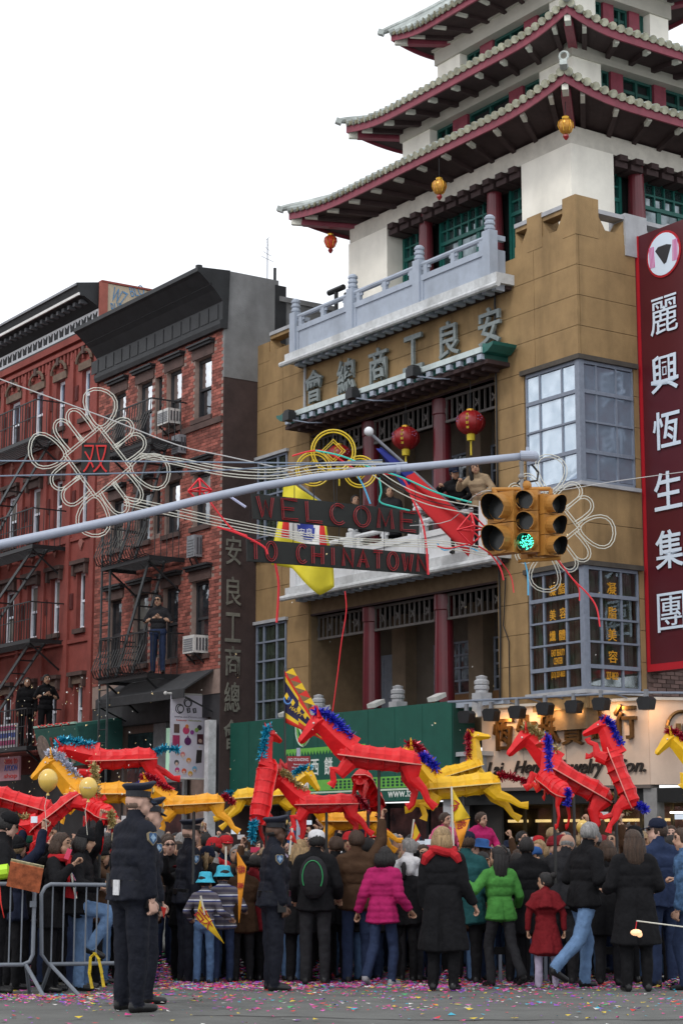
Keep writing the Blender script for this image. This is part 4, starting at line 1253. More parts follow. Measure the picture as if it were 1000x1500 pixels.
def fj(px, py_, off=0.0, org=None, nrm=None):
    """point on the jewellery fascia plane"""
    org = org or J0; nrm = nrm or JN
    r = ray(px, py_); o = org + nrm * off
    return EYE + r * ((o - EYE).dot(nrm) / r.dot(nrm))


pa = fj(716, 1041); pb = fj(948, 1022); qb = fj(948, 1150); qa = fj(740, 1153)
zt_, zbm = (pa.z + pb.z) / 2, (qa.z + qb.z) / 2
lenJ = (Vector((pb.x, pb.y, 0)) - J0).dot(JD)
pink_p = M('peach_sign_panel', (.55, .43, .345), .55, .1, 2, stain=.2)
js = T('shop_sign', 'peach shop fascia with bronze Chinese characters and black script lettering', 'sign', J0 + Vector((0, 0, zbm)), WORLD)


def jbox(u0, u1, z0, z1, d0, d1, mat, name, par=None, D=JD, Nn=JN, O=None):
    O = O or J0; m = MB(); vs = []
    for z in (z0, z1):
        for (u, d) in ((u0, d0), (u1, d0), (u1, d1), (u0, d1)): vs.append(O + D * u + Nn * d + Vector((0, 0, z)))
    m.add(vs, [(0, 3, 2, 1), (4, 5, 6, 7), (0, 1, 5, 4), (1, 2, 6, 5), (2, 3, 7, 6), (3, 0, 4, 7)])
    return js.part(name, m, mat, par)


n_p = 4
ufrac = [0, .26, .52, .78, 1.0]
for k in range(4): jb = jbox(lenJ * ufrac[k] + .004, lenJ * ufrac[k + 1] - .004, zbm, zt_, -.3, 0, pink_p, 'fascia_panel')
jbox(-.1, lenJ, zt_ - .001, zt_ + .05, -.3, .04, M('fascia_trim', (.5, .47, .43), .5, .1), 'trim')
jbox(-.1, lenJ, zbm - .06, zbm, -.3, .03, M('fascia_dark_trim', (.12, .1, .09), .5, .1), 'trim')
J1 = J0 + JD * lenJ; KD = Vector((.985, .17, 0)); KN = Vector((.17, -.985, 0))
jbox(.004, 1.3, zbm, zt_, -.3, 0, pink_p, 'fascia_panel', None, KD, KN, J1)
jbox(1.308, 3.2, zbm, zt_, -.3, 0, pink_p, 'fascia_panel', None, KD, KN, J1)
jbox(0.0, 3.2, zt_ - .001, zt_ + .05, -.3, .04, MATS['fascia_trim'], 'trim', None, KD, KN, J1)
gilt_dark = M('dark_bronze_letter', (.16, .085, .03), .28, .3, 10, metal=.7)
for ch, px, py_ in zip('恆生珠寶金行', (737, 771, 804, 838, 875, 915), (1075, 1072, 1067, 1066, 1061, 1057)):
    p = fj(px, py_, .05)
    m = fit_text(ch, .44, .62, .09, off=.012); xf(m, face_mat(p, JD, (0, 0, 1))); js.part('lettering', m, gilt_dark)
for tx, x0_, x1_, py_, h_ in (('Lai', 712, 737, 1127, .27), ('Heng', 752, 800, 1126, .30), ('Jewelry', 815, 884, 1126, .34), ('Con.', 897, 945, 1121, .24)):
    a = fj(x0_, py_, .03); b = fj(x1_, py_, .03)
    m = fit_text(tx, (b - a).length, h_, .04, off=.012, shear=.4); xf(m, face_mat((a + b) / 2, JD, (0, 0, 1)))
    js.part('lettering', m, M('black_script', (.02, .016, .014), .35, 0))
# emblem on the far panel
p = fj(998, 1070, .04, J1, KN); em = face_mat(p, KD, (0, 0, 1))
js.part('emblem_ring', xf(MB().tube([(.27 * math.cos(t), .33 * math.sin(t), 0) for t in np.linspace(0, 2 * math.pi, 25)[:-1]], .035, 6, closed=True), em), gilt_dark)
js.part('emblem_bar', xf(MB().box(-.1, -.12, -.02, -.02, .12, .02).box(.02, -.12, -.02, .1, .12, .02), em), gilt_dark)
js.part('lamp_bar', MB().tube([J0 + JD * -.4 + JN * .5 + Vector((0, 0, zt_ + .12)), J0 + JD * (lenJ - .05) + JN * .5 + Vector((0, 0, zt_ + .1)), J1 + KD * 3.0 + KN * .5 + Vector((0, 0, zt_ + .1))], .022, 6), metal_grey)
for k in range(6):
    u = lenJ * (k + .3) / 6
    js.part('lamp_arm', MB().tube([J0 + JD * u + Vector((0, 0, zt_ + .05)), J0 + JD * u + JN * .5 + Vector((0, 0, zt_ + .11))], .014, 5), metal_grey)
for k, (px, py_) in enumerate(((683, 1052), (719, 1049), (757, 1045), (798, 1040), (840, 1037), (880, 1033), (946, 1032))):
    c = fj(px, py_, .5) if k < 6 else fj(px, py_, .5, J1, KN)
    t = T('sign_lamp', ('first black lamp left of the peach fascia, above its stone post', 'black lamp at the left end of the peach fascia over the first bronze character', 'black lamp over the second bronze character of the fascia', 'black lamp over the third bronze character of the fascia', 'black lamp over the fourth bronze character of the fascia', 'black lamp over the fifth bronze character of the fascia', 'black lamp near the bend in the peach fascia')[k], 'lamp', c, WORLD, 'black lamps over the jewellery sign')
    rt = JD; fwd = -JN
    def L_(a, b, z): return c + rt * a + fwd * b + Vector((0, 0, z))
    m = MB().prism([(-.14, .08), (-.09, .13), (.09, .13), (.14, .08), (.1, -.09), (-.1, -.09)], lambda u, v, w: L_(u, w, v), -.1, .1)
    t.part('housing', m, black_iron)
    t.part('clamp', MB().prism([(-.03, .131), (.03, .131), (.03, .26), (-.03, .26)], lambda u, v, w: L_(u, w, v), -.03, .03), ac_grey)
    t.part('lens', MB().prism([(-.1, -.06), (.1, -.06), (.1, .06), (-.1, .06)], lambda u, v, w: L_(u, w, v), .101, .106), M('lamp_lens_lit', (1.0, .72, .4), .4, 0, emit=4))
    if 0 < k:
        ld_ = bpy.data.lights.new('lamp_light', 'SPOT'); ld_.energy = 15; ld_.color = (1, .55, .22); ld_.spot_size = R(120); ld_.spot_blend = .8; ld_.shadow_soft_size = .08
        lo = bpy.data.objects.new('lamp_light', ld_); COL.objects.link(lo); lo.parent = t.e
        lo.matrix_local = Matrix.Translation(fwd * .14) @ (fwd + Vector((0, 0, -.75))).to_track_quat('-Z', 'Y').to_matrix().to_4x4()
# shopfront
sf = T('storefront', 'dark jewellery shopfront with warm lit windows behind the crowd', 'shopfront', J0, WORLD)
def sfb(u0, u1, z0, z1, d0, d1, mat, name, D=JD, Nn=JN, O=None):
    O = O or J0; m = MB(); vs = []
    for z in (z0, z1):
        for (u, d) in ((u0, d0), (u1, d0), (u1, d1), (u0, d1)): vs.append(O + D * u + Nn * d + Vector((0, 0, z)))
    m.add(vs, [(0, 3, 2, 1), (4, 5, 6, 7), (0, 1, 5, 4), (1, 2, 6, 5), (2, 3, 7, 6), (3, 0, 4, 7)]); return sf.part(name, m, mat)
shopb = M('shop_interior_brown', (.075, .048, .025), .6, .5, 1.6)
sfb(-.6, lenJ + 3, -.1, zbm - .06, -1.3, -1.2, shopb, 'back_wall')
sfb(-.6, lenJ + 3, zbm - .30, zbm - .061, -1.2, -.05, dark, 'soffit')
for k in range(9):
    u = -.3 + k * .62
    sfb(u, u + .05, 0, zbm - .3, -.9, -.84, M('bronze_frame', (.10, .07, .03), .4, .2), 'frame')
    sfb(u + .05, u + .62, .0, 2.25, -.88, -.87, glass('shop_pane', (.9, .9, .9), .12, .03), 'pane')
    sfb(u + .1, u + .5, 2.0, 2.05, -1.19, -1.1, M('warm_light_strip', (1, .62, .25), .5, 0, emit=1.6), 'display_light')
    sfb(u + .08, u + .5, .7, 1.8, -1.19, -1.15, M('gold_display', (.20, .12, .03), .5, .7, 9), 'display_board')
for k in range(5):
    sfb(lenJ - .6 + k * .52, lenJ - .35 + k * .52, 2.13, 2.16, -.82, -.78, M('cool_light_strip', (1, .93, .8), .5, 0, emit=3), 'display_light')
sfb(lenJ - .16, lenJ + .1, -.1, zbm - .06, -.28, -.03, M('steel_pillar', (.22, .22, .22), .4, .25, 4), 'pillar')
sfb(-.9, -.55, -.1, zbm + .6, -.35, .0, grey_stone, 'stone_pier')
sh2 = T('storefront', 'dark bakery shopfront under the long green sign', 'shopfront', (0, 7, 0), BLD)
sh2.part('wall', MB().box(.0, 2.4, -.1, .05, 11.05, 2.4), M('dark_bakery_wall', (.03, .028, .026), .6, .3, 2))
for k in range(6):
    sh2.part('frame', MB().box(-.06, 3.2 + k * 1.35, 0, -.001, 3.28 + k * 1.35, 2.4), black_iron)
    sh2.part('pane', MB().box(-.04, 3.3 + k * 1.35, .4, -.03, 4.5 + k * 1.35, 2.3), pane_mid)

# maroon blade sign on the side street
BX = 1.5
y0s, zt0 = fA(932, 347, BX); y1s, zb0s = fA(945, 985, BX)
ye = (y0s + y1s) / 2
bs = T('blade_sign', 'tall maroon blade sign with white Chinese characters and a round emblem', 'sign', (BX, ye, zb0s), BLD)
bs.part('board', MB().box(BX, ye - 2.2, zb0s, BX + .3, ye, zt0), M('maroon_sign_face', (.085, .012, .018), .35, .08, 2))
red_e = M('red_sign_edge', (.42, .015, .025), .4, .05)
bs.part('edge_strip', MB().box(BX - .02, ye - .09, zb0s, BX - .001, ye, zt0).box(BX - .02, ye - 2.2, zb0s, BX - .001, ye - .0905, zb0s + .13), red_e)
bs.part('edge_strip', MB().box(BX - .02, ye + .001, zb0s, BX + .3, ye + .035, zt0), M('silver_edge', (.5, .5, .52), .4, .05))
bs.part('bracket', MB().box(BX + .1, ye + .036, zb0s + 1, BX + .2, 0.0, zb0s + 1.1).box(BX + .1, ye + .036, zt0 - 1, BX + .2, 0, zt0 - .9), black_iron)
sw_ = M('white_sign_letter', (.66, .76, .88), .35, 0)
for ch, px, py_ in zip('麗興恆生集團', (972, 973, 976, 978, 980, 983), (461, 546, 629, 718, 804, 896)):
    y, z = fA(px, py_, BX - .02)
    m = fit_text(ch, .70, .70, .012, off=0.0 if ch in '麗團' else .01); xf(m, face_mat((BX - .03, y, z), (0, -1, 0), (0, 0, 1)))
    bs.part('lettering', m, sw_)
y, z = fA(971, 372, BX - .02); em = face_mat((BX - .012, y, z), (0, -1, 0), (0, 0, 1))
bs.part('emblem', xf(MB().lathe([(.44, -.01), (.44, .01)], 32), em), red_e)
bs.part('emblem', xf(MB().lathe([(.40, -.005), (.40, .018)], 32), em), sw_)
bs.part('emblem_gem', xf(MB().prism([(-.2, .1), (-.12, .16), (.1, .16), (.22, .12), (.08, -.18), (.02, -.2)], lambda u, v, w: (u, v, w), .019, .026), em), ink)
for sx in (-1, 1):
    for k in range(4): bs.part('emblem_stripe', xf(MB().prism([(sx * .24 + sx * k * .035, -.2), (sx * .24 + sx * k * .035 + .018, -.2), (sx * .26 + sx * k * .035 + .018, .2), (sx * .26 + sx * k * .035, .2)], lambda u, v, w: (u, v, w), .019, .025), em), M('pink_stripe', (.6, .1, .32), .5, 0))

# the far side of the avenue, out of view; added to shade the facades
for k, (ya, yb, h) in enumerate(((4, 17, 11.0), (17.05, 32, 12.0), (32.05, 50, 10.5))):
    ot = T('brick_tenement', ('unseen brick tenement across the avenue from the pagoda building', 'unseen taller brick tenement across the avenue from the red tenements', 'unseen low brick tenement far along the opposite side of the avenue')[k], 'building', (-13.5, ya, 0), BLD)
    ot.part('wall', MB().box(-20, ya, -.2, -13.5, yb, h), brick_red)
    ot.part('cornice', MB().box(-13.5, ya, h - .7, -13.0, yb, h), black_corn)
    for f in range(2):
        for c_ in range(int((yb - ya) / 2.2)):
            y = ya + 1 + c_ * 2.2
            wn = ot.part('window', MB().box(-13.5, y, 4.2 + f * 2.8, -13.46, y + .9, 5.9 + f * 2.8), dark_frame)
            ot.part('pane', MB().box(-13.459, y + .06, 4.28 + f * 2.8, -13.45, y + .84, 5.82 + f * 2.8), pane_mid, wn)
# ------------------------------------------------------------------ traffic signal arm
galv = M('galvanised_steel', (.34, .38, .47), .45, .08, 5, spec=.5)
amber = M('signal_ochre_paint', (.43, .20, .04), .5, .15, 6, stain=.3)
visor_in = M('visor_black', (.008, .008, .009), .7, 0)
lens_off = M('lens_off', (.02, .022, .022), .25, 0)
ZM = 26.0
arm = T('traffic_mast_arm', 'long grey curved signal arm reaching across the street', 'mast arm', at(-330, 905, ZM) * 1.0)
ap = [(778, 667), (700, 675), (620, 683), (540, 690), (460, 700), (380, 713), (290, 733), (200, 755), (100, 777), (0, 798), (-110, 828), (-220, 870), (-330, 930)]
rs = [.054, .055, .056, .057, .059, .061, .063, .065, .067, .069, .072, .076, .082]
arm.part('arm', MB().tube([at(x, y, ZM) for x, y in ap], rs, 16), galv, smooth=True)
e0 = at(772, 668, ZM)
arm.part('end_clamp', MB().tube([e0 + Vector((-.1, 0, 0)), e0 + Vector((.09, 0, 0))], .078, 14).ball(e0 + Vector((.09, 0, -.005)), .075, 12, 8).box(e0.x - .02, e0.y - .02, e0.z + .07, e0.x + .02, e0.y + .02, e0.z + .13), galv, smooth=False)
arm.part('hanger', MB().tube([at(763, 676, ZM), at(764, 700, ZM), at(764, 718, ZM)], [.035, .022, .035], 8).ball(at(763, 698, ZM), .045, 10, 7), M('worn_steel', (.22, .22, .22), .4, .2))
cb = [at(x, y, ZM + .1) for x, y in ((778, 680), (788, 692), (786, 704), (772, 706), (764, 702), (757, 708), (762, 714), (770, 708))]
arm.part('cable', MB().tube(cb, .016, 6), black_iron)
bp0 = at(-330, 930, ZM)
arm.part('pole', MB().tube([Vector((bp0.x, bp0.y, -.2)), Vector((bp0.x, bp0.y, bp0.z + .4))], [.16, .11], 14), galv)
arm.part('clamp_band', MB().tube([at(583, 687.5, ZM) + Vector((-.03, 0, 0)), at(583, 687.5, ZM) + Vector((.03, 0, 0))], .072, 14).tube([at(540, 681, ZM), at(596, 678, ZM)], .014, 6), galv)


def signal(px, py_, dirx, n, dia, label, lit=None, pitch_px=31, z=ZM):
    f = Vector((dirx, -math.sqrt(1 - dirx * dirx), 0)); r = Vector((-f.y, f.x, 0)) * -1
    r = f.cross(Vector((0, 0, 1))) * -1
    c0 = at(px, py_, z)
    t = T('traffic_signal', label, 'traffic light', c0, WORLD, 'ochre signal heads hung from the grey arm')
    sp = pitch_px / FPX * z
    def Pn(a, b, h): return c0 + r * a + f * b + Vector((0, 0, h))
    for k in range(n):
        h = -k * sp; w2 = dia * .56
        m = MB().prism([(-w2, -.02), (-w2 * .9, -.17), (w2 * .9, -.17), (w2, -.02), (w2, .0), (-w2, .0)], lambda u, v, w: Pn(u, v, h + w), -sp * .485, sp * .485)
        hs = t.part('housing', m, amber)
        t.part('door_rim', MB().prism([(math.cos(q) * w2 * .98, math.sin(q) * sp * .47) for q in np.linspace(0, 2 * math.pi, 17)[:-1]], lambda u, v, w: Pn(u, w, h + v), .001, .018), amber, hs)
        # tunnel visor open below
        vs, fs = [], []; q0, q1, nn_ = -R(60), R(240), 16
        L0 = dia * .78
        for rr in (dia * .5, dia * .47):
            for j in range(nn_ + 1):
                q = q0 + (q1 - q0) * j / nn_
                for (dd, lf) in ((.018, 1), (L0 * (.62 + .38 * math.sin(max(q, 0) if q < math.pi else 0) if 0 < q < math.pi else .62), 1)):
                    vs.append(Pn(math.cos(q) * rr, dd, h + math.sin(q) * rr - dd * .1))
        s1 = (nn_ + 1) * 2
        for j in range(nn_):
            a = j * 2
            fs.append((a, a + 2, a + 3, a + 1)); b = s1 + a; fs.append((b + 1, b + 3, b + 2, b)); fs.append((a + 1, a + 3, b + 3, b + 1))
        v_ = MB().add(vs, fs); v_.mi = [1 if i % 3 == 1 else 0 for i in range(len(fs))]
        t.part('visor', v_, [amber, visor_in], hs)
        t.part('lens', MB().prism([(math.cos(q) * dia * .45, math.sin(q) * dia * .45) for q in np.linspace(0, 2 * math.pi, 17)[:-1]], lambda u, v, w: Pn(u, w, h + v), .0185, .03), lens_off, hs)
        if lit and lit[0] == k:
            ld = MB(); rr_ = random.Random(2)
            for _ in range(95):
                q = rr_.uniform(0, 6.283); ra = dia * .4 * math.sqrt(rr_.random())
                c = Pn(math.cos(q) * ra, .034, h + math.sin(q) * ra)
                ld.ball(c, dia * .028, 5, 3)
            t.part('lit_led', ld, lit[1], hs, kind='stuff')
    return t, Pn, sp


green_led = M('green_led', (.08, 1.0, .62), .4, 0, emit=2.2)
red_led = M('red_led', (1.0, .03, .02), .4, 0, emit=1.2)
signal(732, 743, -.62, 2, .39, 'large two lens signal head facing left beside the green light', None, 47, 25.9)
signal(772, 733, -.42, 3, .27, 'middle signal head with its bottom green light lit', (2, green_led), 31.5, 25.9)
signal(808, 739, .62, 3, .28, 'right signal head turned away to the right', None, 31, 25.9)
signal(782, 744, .55, 3, .25, 'signal head seen between and behind the two three lens heads', None, 31, 26.45)
fr = T('signal_frame', 'ochre bracket bar that carries the cluster of signal heads', 'bracket', at(765, 715, ZM))
fr.part('bar', MB().tube([at(720, 717, ZM), at(806, 716, ZM)], .03, 8).tube([at(770, 716, ZM), at(771, 705, ZM)], .04, 8), amber)
fr.part('bar', MB().tube([at(758, 822, ZM), at(820, 818, ZM)], .026, 8), amber)
fr.part('stem', MB().tube([at(722, 716, ZM), at(726, 724, ZM)], .035, 8), amber)
fr.part('stem', MB().tube([at(806, 716, ZM), at(806, 724, ZM)], .03, 8), amber)
fr.part('hub', MB().ball(at(771, 711, ZM), .07, 10, 7), amber)

# ------------------------------------------------------------------ rope light decorations over the street
rope_w = M('cream_rope_light', (.60, .60, .53), .35, .05, spec=.5)
rope_y = M('yellow_rope_light', (.70, .50, .02), .35, .05, spec=.5)
rope_r = M('red_rope_light', (.28, .010, .016), .4, .05, spec=.5)
frame_k = M('sign_frame_black', (.012, .014, .013), .6, .1)


def double_rope(mb, pts, gap, r, closed=False, nrm=(0, -1, 0)):
    n = Vector(nrm); k = len(pts)
    for s in (-1, 1):
        q = []
        for i, p in enumerate(pts):
            a = pts[(i - 1) % k] if closed or i else p; b = pts[(i + 1) % k] if closed or i < k - 1 else p
            d = (b - a).normalized(); o = d.cross(n).normalized()
            q.append(p + o * (gap * s))
        mb.tube(q, r, 5, closed)
    return mb


def knot(cx, cy, sc, Z, label, char=None):
    Lp, Tp, Rp, Bp = (-44, -12), (6, -53), (52, 6), (0, 48)
    def W(s, t, far=0.0):
        x = (1 - s) * (1 - t) * Lp[0] + s * (1 - t) * Tp[0] + s * t * Rp[0] + (1 - s) * t * Bp[0]
        y = (1 - s) * (1 - t) * Lp[1] + s * (1 - t) * Tp[1] + s * t * Rp[1] + (1 - s) * t * Bp[1]
        return at(cx + x * sc, cy + y * sc, Z)
    t_ = T('knot_light', label, 'street decoration', at(cx, cy, Z), WORLD, 'knot shaped rope light frames over the street')
    g, r = .02, .0078
    sq = [(0, 0), (1, 0), (1, 1), (0, 1)]
    for a, b in zip(sq, sq[1:] + sq[:1]): t_.part('straight_light', double_rope(MB(), [W(*a), W(*b)], g, r), rope_w)
    for side in range(4):
        for u0, u1 in ((.12, .5), (.5, .88)):
            pts = []
            dep, rad = .40, (u1 - u0) / 2
            path = [(u0 + .02, .0), (u0, -.2)] + [((u0 + u1) / 2 - rad * math.cos(q), -dep - rad * 1.15 * math.sin(q)) for q in np.linspace(0, math.pi, 9)] + [(u1, -.2), (u1 - .02, .0)]
            for u, v in path:
                s, tt = ((u, v), (1 - v, u), (1 - u, 1 - v), (v, 1 - u))[side]
                pts.append(W(s, tt))
            t_.part('petal_light', double_rope(MB(), pts, g, r), rope_w)
    for ci, (s0, t0) in enumerate(sq):
        ds, dt = (s0 - .5) * 2, (t0 - .5) * 2
        pts = []
        for q in np.linspace(0, 2 * math.pi, 19):
            al = .36 * (1 - math.cos(q)); ac = .21 * math.sin(q) * (1.0 - .35 * math.cos(q)) * 1.1
            s = s0 + ds * al * .78 + dt * ac * (1 if True else 1); tt = t0 + dt * al * .78 - ds * ac
            pts.append(W(s, tt))
        t_.part('corner_loop_light', double_rope(MB(), pts, g, r), rope_w)
    if char:
        m = MB().prism([(-.21, -.25), (.21, -.25), (.21, .25), (-.21, .25)], lambda u, v, w: at(cx, cy - 7, Z) + Vector((u, w, v)), .02, .05)
        t_.part('panel', m, frame_k)
        m = fit_text(char, .36, .42, .02, off=-.012); c = at(cx, cy - 7, Z)
        xf(m, face_mat(c + Vector((0, 0, 0)), (1, 0, 0), (0, 0, 1)))
        t_.part('lettering', m, M('red_led_sign', (.5, .015, .015), .4, 0, emit=.12))
    return t_


knot(140, 679, 1.0, 27.5, 'cream rope light knot with a red character at its middle, over the left street', '双')
knot(800, 768, .92, 27.2, 'cream rope light knot mostly hidden behind the ochre signal heads')


def coin(cx, cy, rp, Z, label):
    c = at(cx, cy, Z); r_ = rp / FPX * Z
    t = T('coin_light', label, 'street decoration', c, WORLD, 'yellow coin rope lights above the welcome sign')
    t.part('ring_light', double_rope(MB(), [c + Vector((r_ * math.cos(q), 0, r_ * math.sin(q))) for q in np.linspace(0, 2 * math.pi, 33)[:-1]], .02, .012, True), rope_y)
    q = r_ * .5
    t.part('square_light', double_rope(MB(), [c + Vector((0, -.02, q)), c + Vector((q, -.02, 0)), c + Vector((0, -.02, -q)), c + Vector((-q, -.02, 0))], .022, .012, True), rope_y)
    t.part('stay', MB().tube([c + Vector((0, 0, r_)), c + Vector((0, 0, q))], .008, 4), black_iron)
    t.part('stay', MB().tube([c + Vector((0, .01, -r_)), c + Vector((.02, .01, -r_ - .6))], .008, 4), black_iron)


coin(488, 661, 31, 28.2, 'largest yellow coin shaped rope light, topmost of the three')
coin(459, 687, 24, 28.3, 'smaller yellow coin rope light at the lower left of the largest one')
coin(527, 691, 22, 28.25, 'smaller yellow coin rope light at the lower right of the largest one')

STROKES = {'W': [[(0, 1), (.25, 0), (.5, .8), (.75, 0), (1, 1)]], 'E': [[(1, 1), (0, 1), (0, 0), (1, 0)], [(0, .52), (.75, .52)]], 'L': [[(0, 1), (0, 0), (1, 0)]],
           'C': [[(.5 + .5 * math.cos(q), .5 + .5 * math.sin(q)) for q in np.linspace(.8, 5.5, 12)]], 'O': [[(.5 + .5 * math.cos(q), .5 + .5 * math.sin(q)) for q in np.linspace(0, 6.283, 17)]],
           'M': [[(0, 0), (.1, 1), (.5, .15), (.9, 1), (1, 0)]], 'T': [[(0, 1), (1, 1)], [(.5, 1), (.5, 0)]], 'H': [[(0, 1), (0, 0)], [(1, 1), (1, 0)], [(0, .5), (1, .5)]],
           'I': [[(.5, 1), (.5, 0)]], 'N': [[(0, 0), (0, 1), (1, 0), (1, 1)]], 'A': [[(0, 0), (.5, 1), (1, 0)], [(.2, .38), (.8, .38)]]}


def light_sign(txt, tl, tr, bl, br, Za, Zb, label):
    A_, B_, C_, D_ = at(*tl, Za), at(*tr, Zb), at(*bl, Za), at(*br, Zb)
    def W(u, v, d=0.0):
        p = (C_.lerp(D_, u)).lerp(A_.lerp(B_, u), v); n = (B_ - A_).cross(Vector((0, 0, 1))).normalized()
        return p + n * d
    t = T('light_sign', label, 'street sign', C_, WORLD)
    m = MB(); vs = [W(u, v, d) for d in (-.03, .02) for u, v in ((0, 0), (1, 0), (1, 1), (0, 1))]
    m.add(vs, [(3, 2, 1, 0), (4, 5, 6, 7), (0, 1, 5, 4), (1, 2, 6, 5), (2, 3, 7, 6), (3, 0, 4, 7)])
    p_ = t.part('board', m, frame_k)
    n = len(txt); cw = 1 / n
    for i, ch in enumerate(txt):
        if ch == ' ': continue
        m = MB(); wd = .62 if ch != 'I' else .62
        for st in STROKES[ch]:
            pts = [W((i + .19 + x * wd) * cw, .10 + y * .8, .045) for x, y in st]
            if len(pts) > 2: pts = [pts[0]] + pts[1:]
            double_rope(m, pts, .016, .0085, nrm=(0, -1, 0))
        t.part('lettering', m, rope_r, p_)
    for u in (0.02, .25, .5, .75, .98):
        t.part('wire', MB().tube([W(u, 1), W(u, 1) + Vector((0, 0, .45))], .006, 4), black_iron)
    return t


light_sign('WELCOME', (368, 723), (613, 749), (371, 760), (613, 783), 27.8, 29.0, 'black light sign reading WELCOME in dull red outlined letters')
light_sign('TO CHINATOWN', (361, 789), (627, 812), (362, 822), (627, 842), 27.8, 29.0, 'black light sign reading TO CHINATOWN below the welcome sign')

cable_b = M('bluish_cable', (.20, .25, .33), .5, .05)


def wire(name, pts, r, mat, label, cat, Z=27.0, group=None, n=5):
    P_ = [at(p[0], p[1], p[2] if len(p) > 2 else Z) for p in pts]
    # smooth the hand-placed points
    Q = []
    for i in range(len(P_) - 1):
        p0, p1, p2, p3 = P_[max(i - 1, 0)], P_[i], P_[i + 1], P_[min(i + 2, len(P_) - 1)]
        for t in (0, .25, .5, .75):
            Q.append(.5 * ((2 * p1) + (p2 - p0) * t + (2 * p0 - 5 * p1 + 4 * p2 - p3) * t * t + (3 * p1 - p0 - 3 * p2 + p3) * t ** 3))
    Q.append(P_[-1])
    return single(name, MB().tube(Q, r, n), mat, label, cat, WORLD, tuple(Q[0]), group)


wire('cable', [(-40, 675), (200, 676), (400, 678), (596, 679)], .011, cable_b, 'upper of two thin bluish cables running level to the arm', 'cable', 26.3)
wire('cable', [(-40, 698), (150, 694), (320, 689), (470, 679), (560, 674)], .011, cable_b, 'lower of two thin bluish cables, crossing the knot light', 'cable', 26.4)
for k, (dy, lb) in enumerate(((0, 'topmost'), (4, 'second'), (9, 'third'), (13, 'lowest'))):
    wire('light_string', [(205, 664 + dy * .5), (260, 671 + dy * .8), (330, 684 + dy), (400, 688 + dy), (470, 678 + dy), (560, 677 + dy)], .0085, rope_w, lb + ' cream light string running from the knot to the coin lights', 'light string', 27.6)
    wire('light_string', [(182, 727 + dy), (250, 742 + dy), (340, 762 + dy), (430, 779 + dy * .8), (520, 789 + dy * .7), (640, 792 + dy * .8), (712, 802 + dy)], .0075, rope_w, lb + ' cream light string passing between the two welcome boards', 'light string', 27.5)
for k, dy in enumerate((0, 6, 12)):
    wire('light_string', [(545, 683 + dy), (580, 707 + dy), (620, 725 + dy), (660, 735 + dy), (700, 742 + dy)], .008, (rope_w, black_iron, rope_w)[k], ('top cream', 'dark middle', 'bottom cream')[k] + ' string sagging from the coin lights to the signal heads', 'light string', 27.3)
wire('cable', [(600, 770, 28), (660, 762, 28), (705, 720, 27), (790, 722, 27), (900, 705, 27), (1010, 690, 27)], .006, M('pale_wire', (.5, .5, .5), .6, 0), 'thin pale wire running from the signals to the right edge', 'wire')
wire('cable', [(-20, 548, 27), (150, 610, 27), (260, 652, 27), (330, 668, 27), (430, 690, 27)], .009, MATS['pale_wire'], 'thin pale wire sagging in front of both tenements', 'wire')
rib_red = M('red_ribbon', (.72, .025, .04), .5, .05); rib_teal = M('teal_ribbon', (.05, .55, .45), .5, .05); rib_blue = M('blue_ribbon', (.08, .42, .7), .5, .05)
ribs = [
    ('streamer', [(520, 690), (560, 693), (590, 702), (603, 730), (618, 765), (624, 800), (627, 842)], .017, rib_red, 'red streamer draped past the end of the WELCOME board', 28.6),
    ('streamer', [(700, 800), (718, 812), (732, 832), (737, 850)], .012, rib_red, 'short red streamer hanging below the large signal head', 26.0),
    ('streamer', [(720, 806), (735, 825), (748, 845), (752, 868)], .009, rib_red, 'longer thin red streamer hanging below the large signal head', 26.1),
    ('streamer', [(815, 818), (838, 848), (860, 870), (873, 890), (878, 918)], .012, rib_red, 'red streamer blowing across the lower corner window', 26.0),
    ('streamer', [(838, 848), (847, 862), (848, 880)], .01, rib_red, 'tiny red streamer end over the corner window post', 26.05),
    ('streamer', [(767, 820), (772, 840), (773, 872)], .012, rib_blue, 'blue streamer hanging under the middle signal head', 26.0),
    ('streamer', [(397, 800), (404, 830), (408, 860), (405, 912)], .02, rib_red, 'red streamer hanging down the left side of the tan facade', 29.0),
    ('streamer', [(505, 866), (507, 895), (500, 940), (494, 990), (487, 1042)], .013, rib_red, 'long thin red streamer hanging in front of the lower loggia', 36.0),
    ('streamer', [(462, 660), (500, 668), (540, 684), (590, 700), (640, 722), (690, 736)], .014, rib_teal, 'teal streamer twisted along the string above the flag', 27.9),
    ('streamer', [(520, 692), (532, 712), (542, 738)], .014, rib_blue, 'light blue streamer hanging from the right coin light to the board', 28.1),
    ('streamer', [(555, 700), (558, 720), (556, 735), (575, 742), (600, 748)], .014, rib_teal, 'teal streamer lying on top of the WELCOME board', 28.3),
    ('streamer', [(428, 668), (455, 661), (480, 663), (520, 688)], .014, rib_red, 'red streamer looped over the left coin light', 28.0),
    ('streamer', [(318, 772), (350, 782), (385, 800), (392, 812)], .016, rib_red, 'red streamer trailing to the left end of the TO CHINATOWN board', 27.2),
    ('streamer', [(297, 720), (315, 745), (340, 775), (362, 785)], .014, rib_red, 'red streamer running down from the red diamond frame', 27.25),
    ('streamer', [(688, 776), (700, 790), (660, 803), (640, 800)], .012, rib_red, 'red streamer tangled below the right end of the long flag', 27.0),
    ('streamer', [(640, 795), (650, 806), (680, 800), (700, 808)], .011, rib_blue, 'blue streamer caught on the white balustrade edge', 31.0),
]
for nm, pts, r, m_, lb, Z in ribs: wire(nm, pts, r, m_, lb, 'streamer', Z)


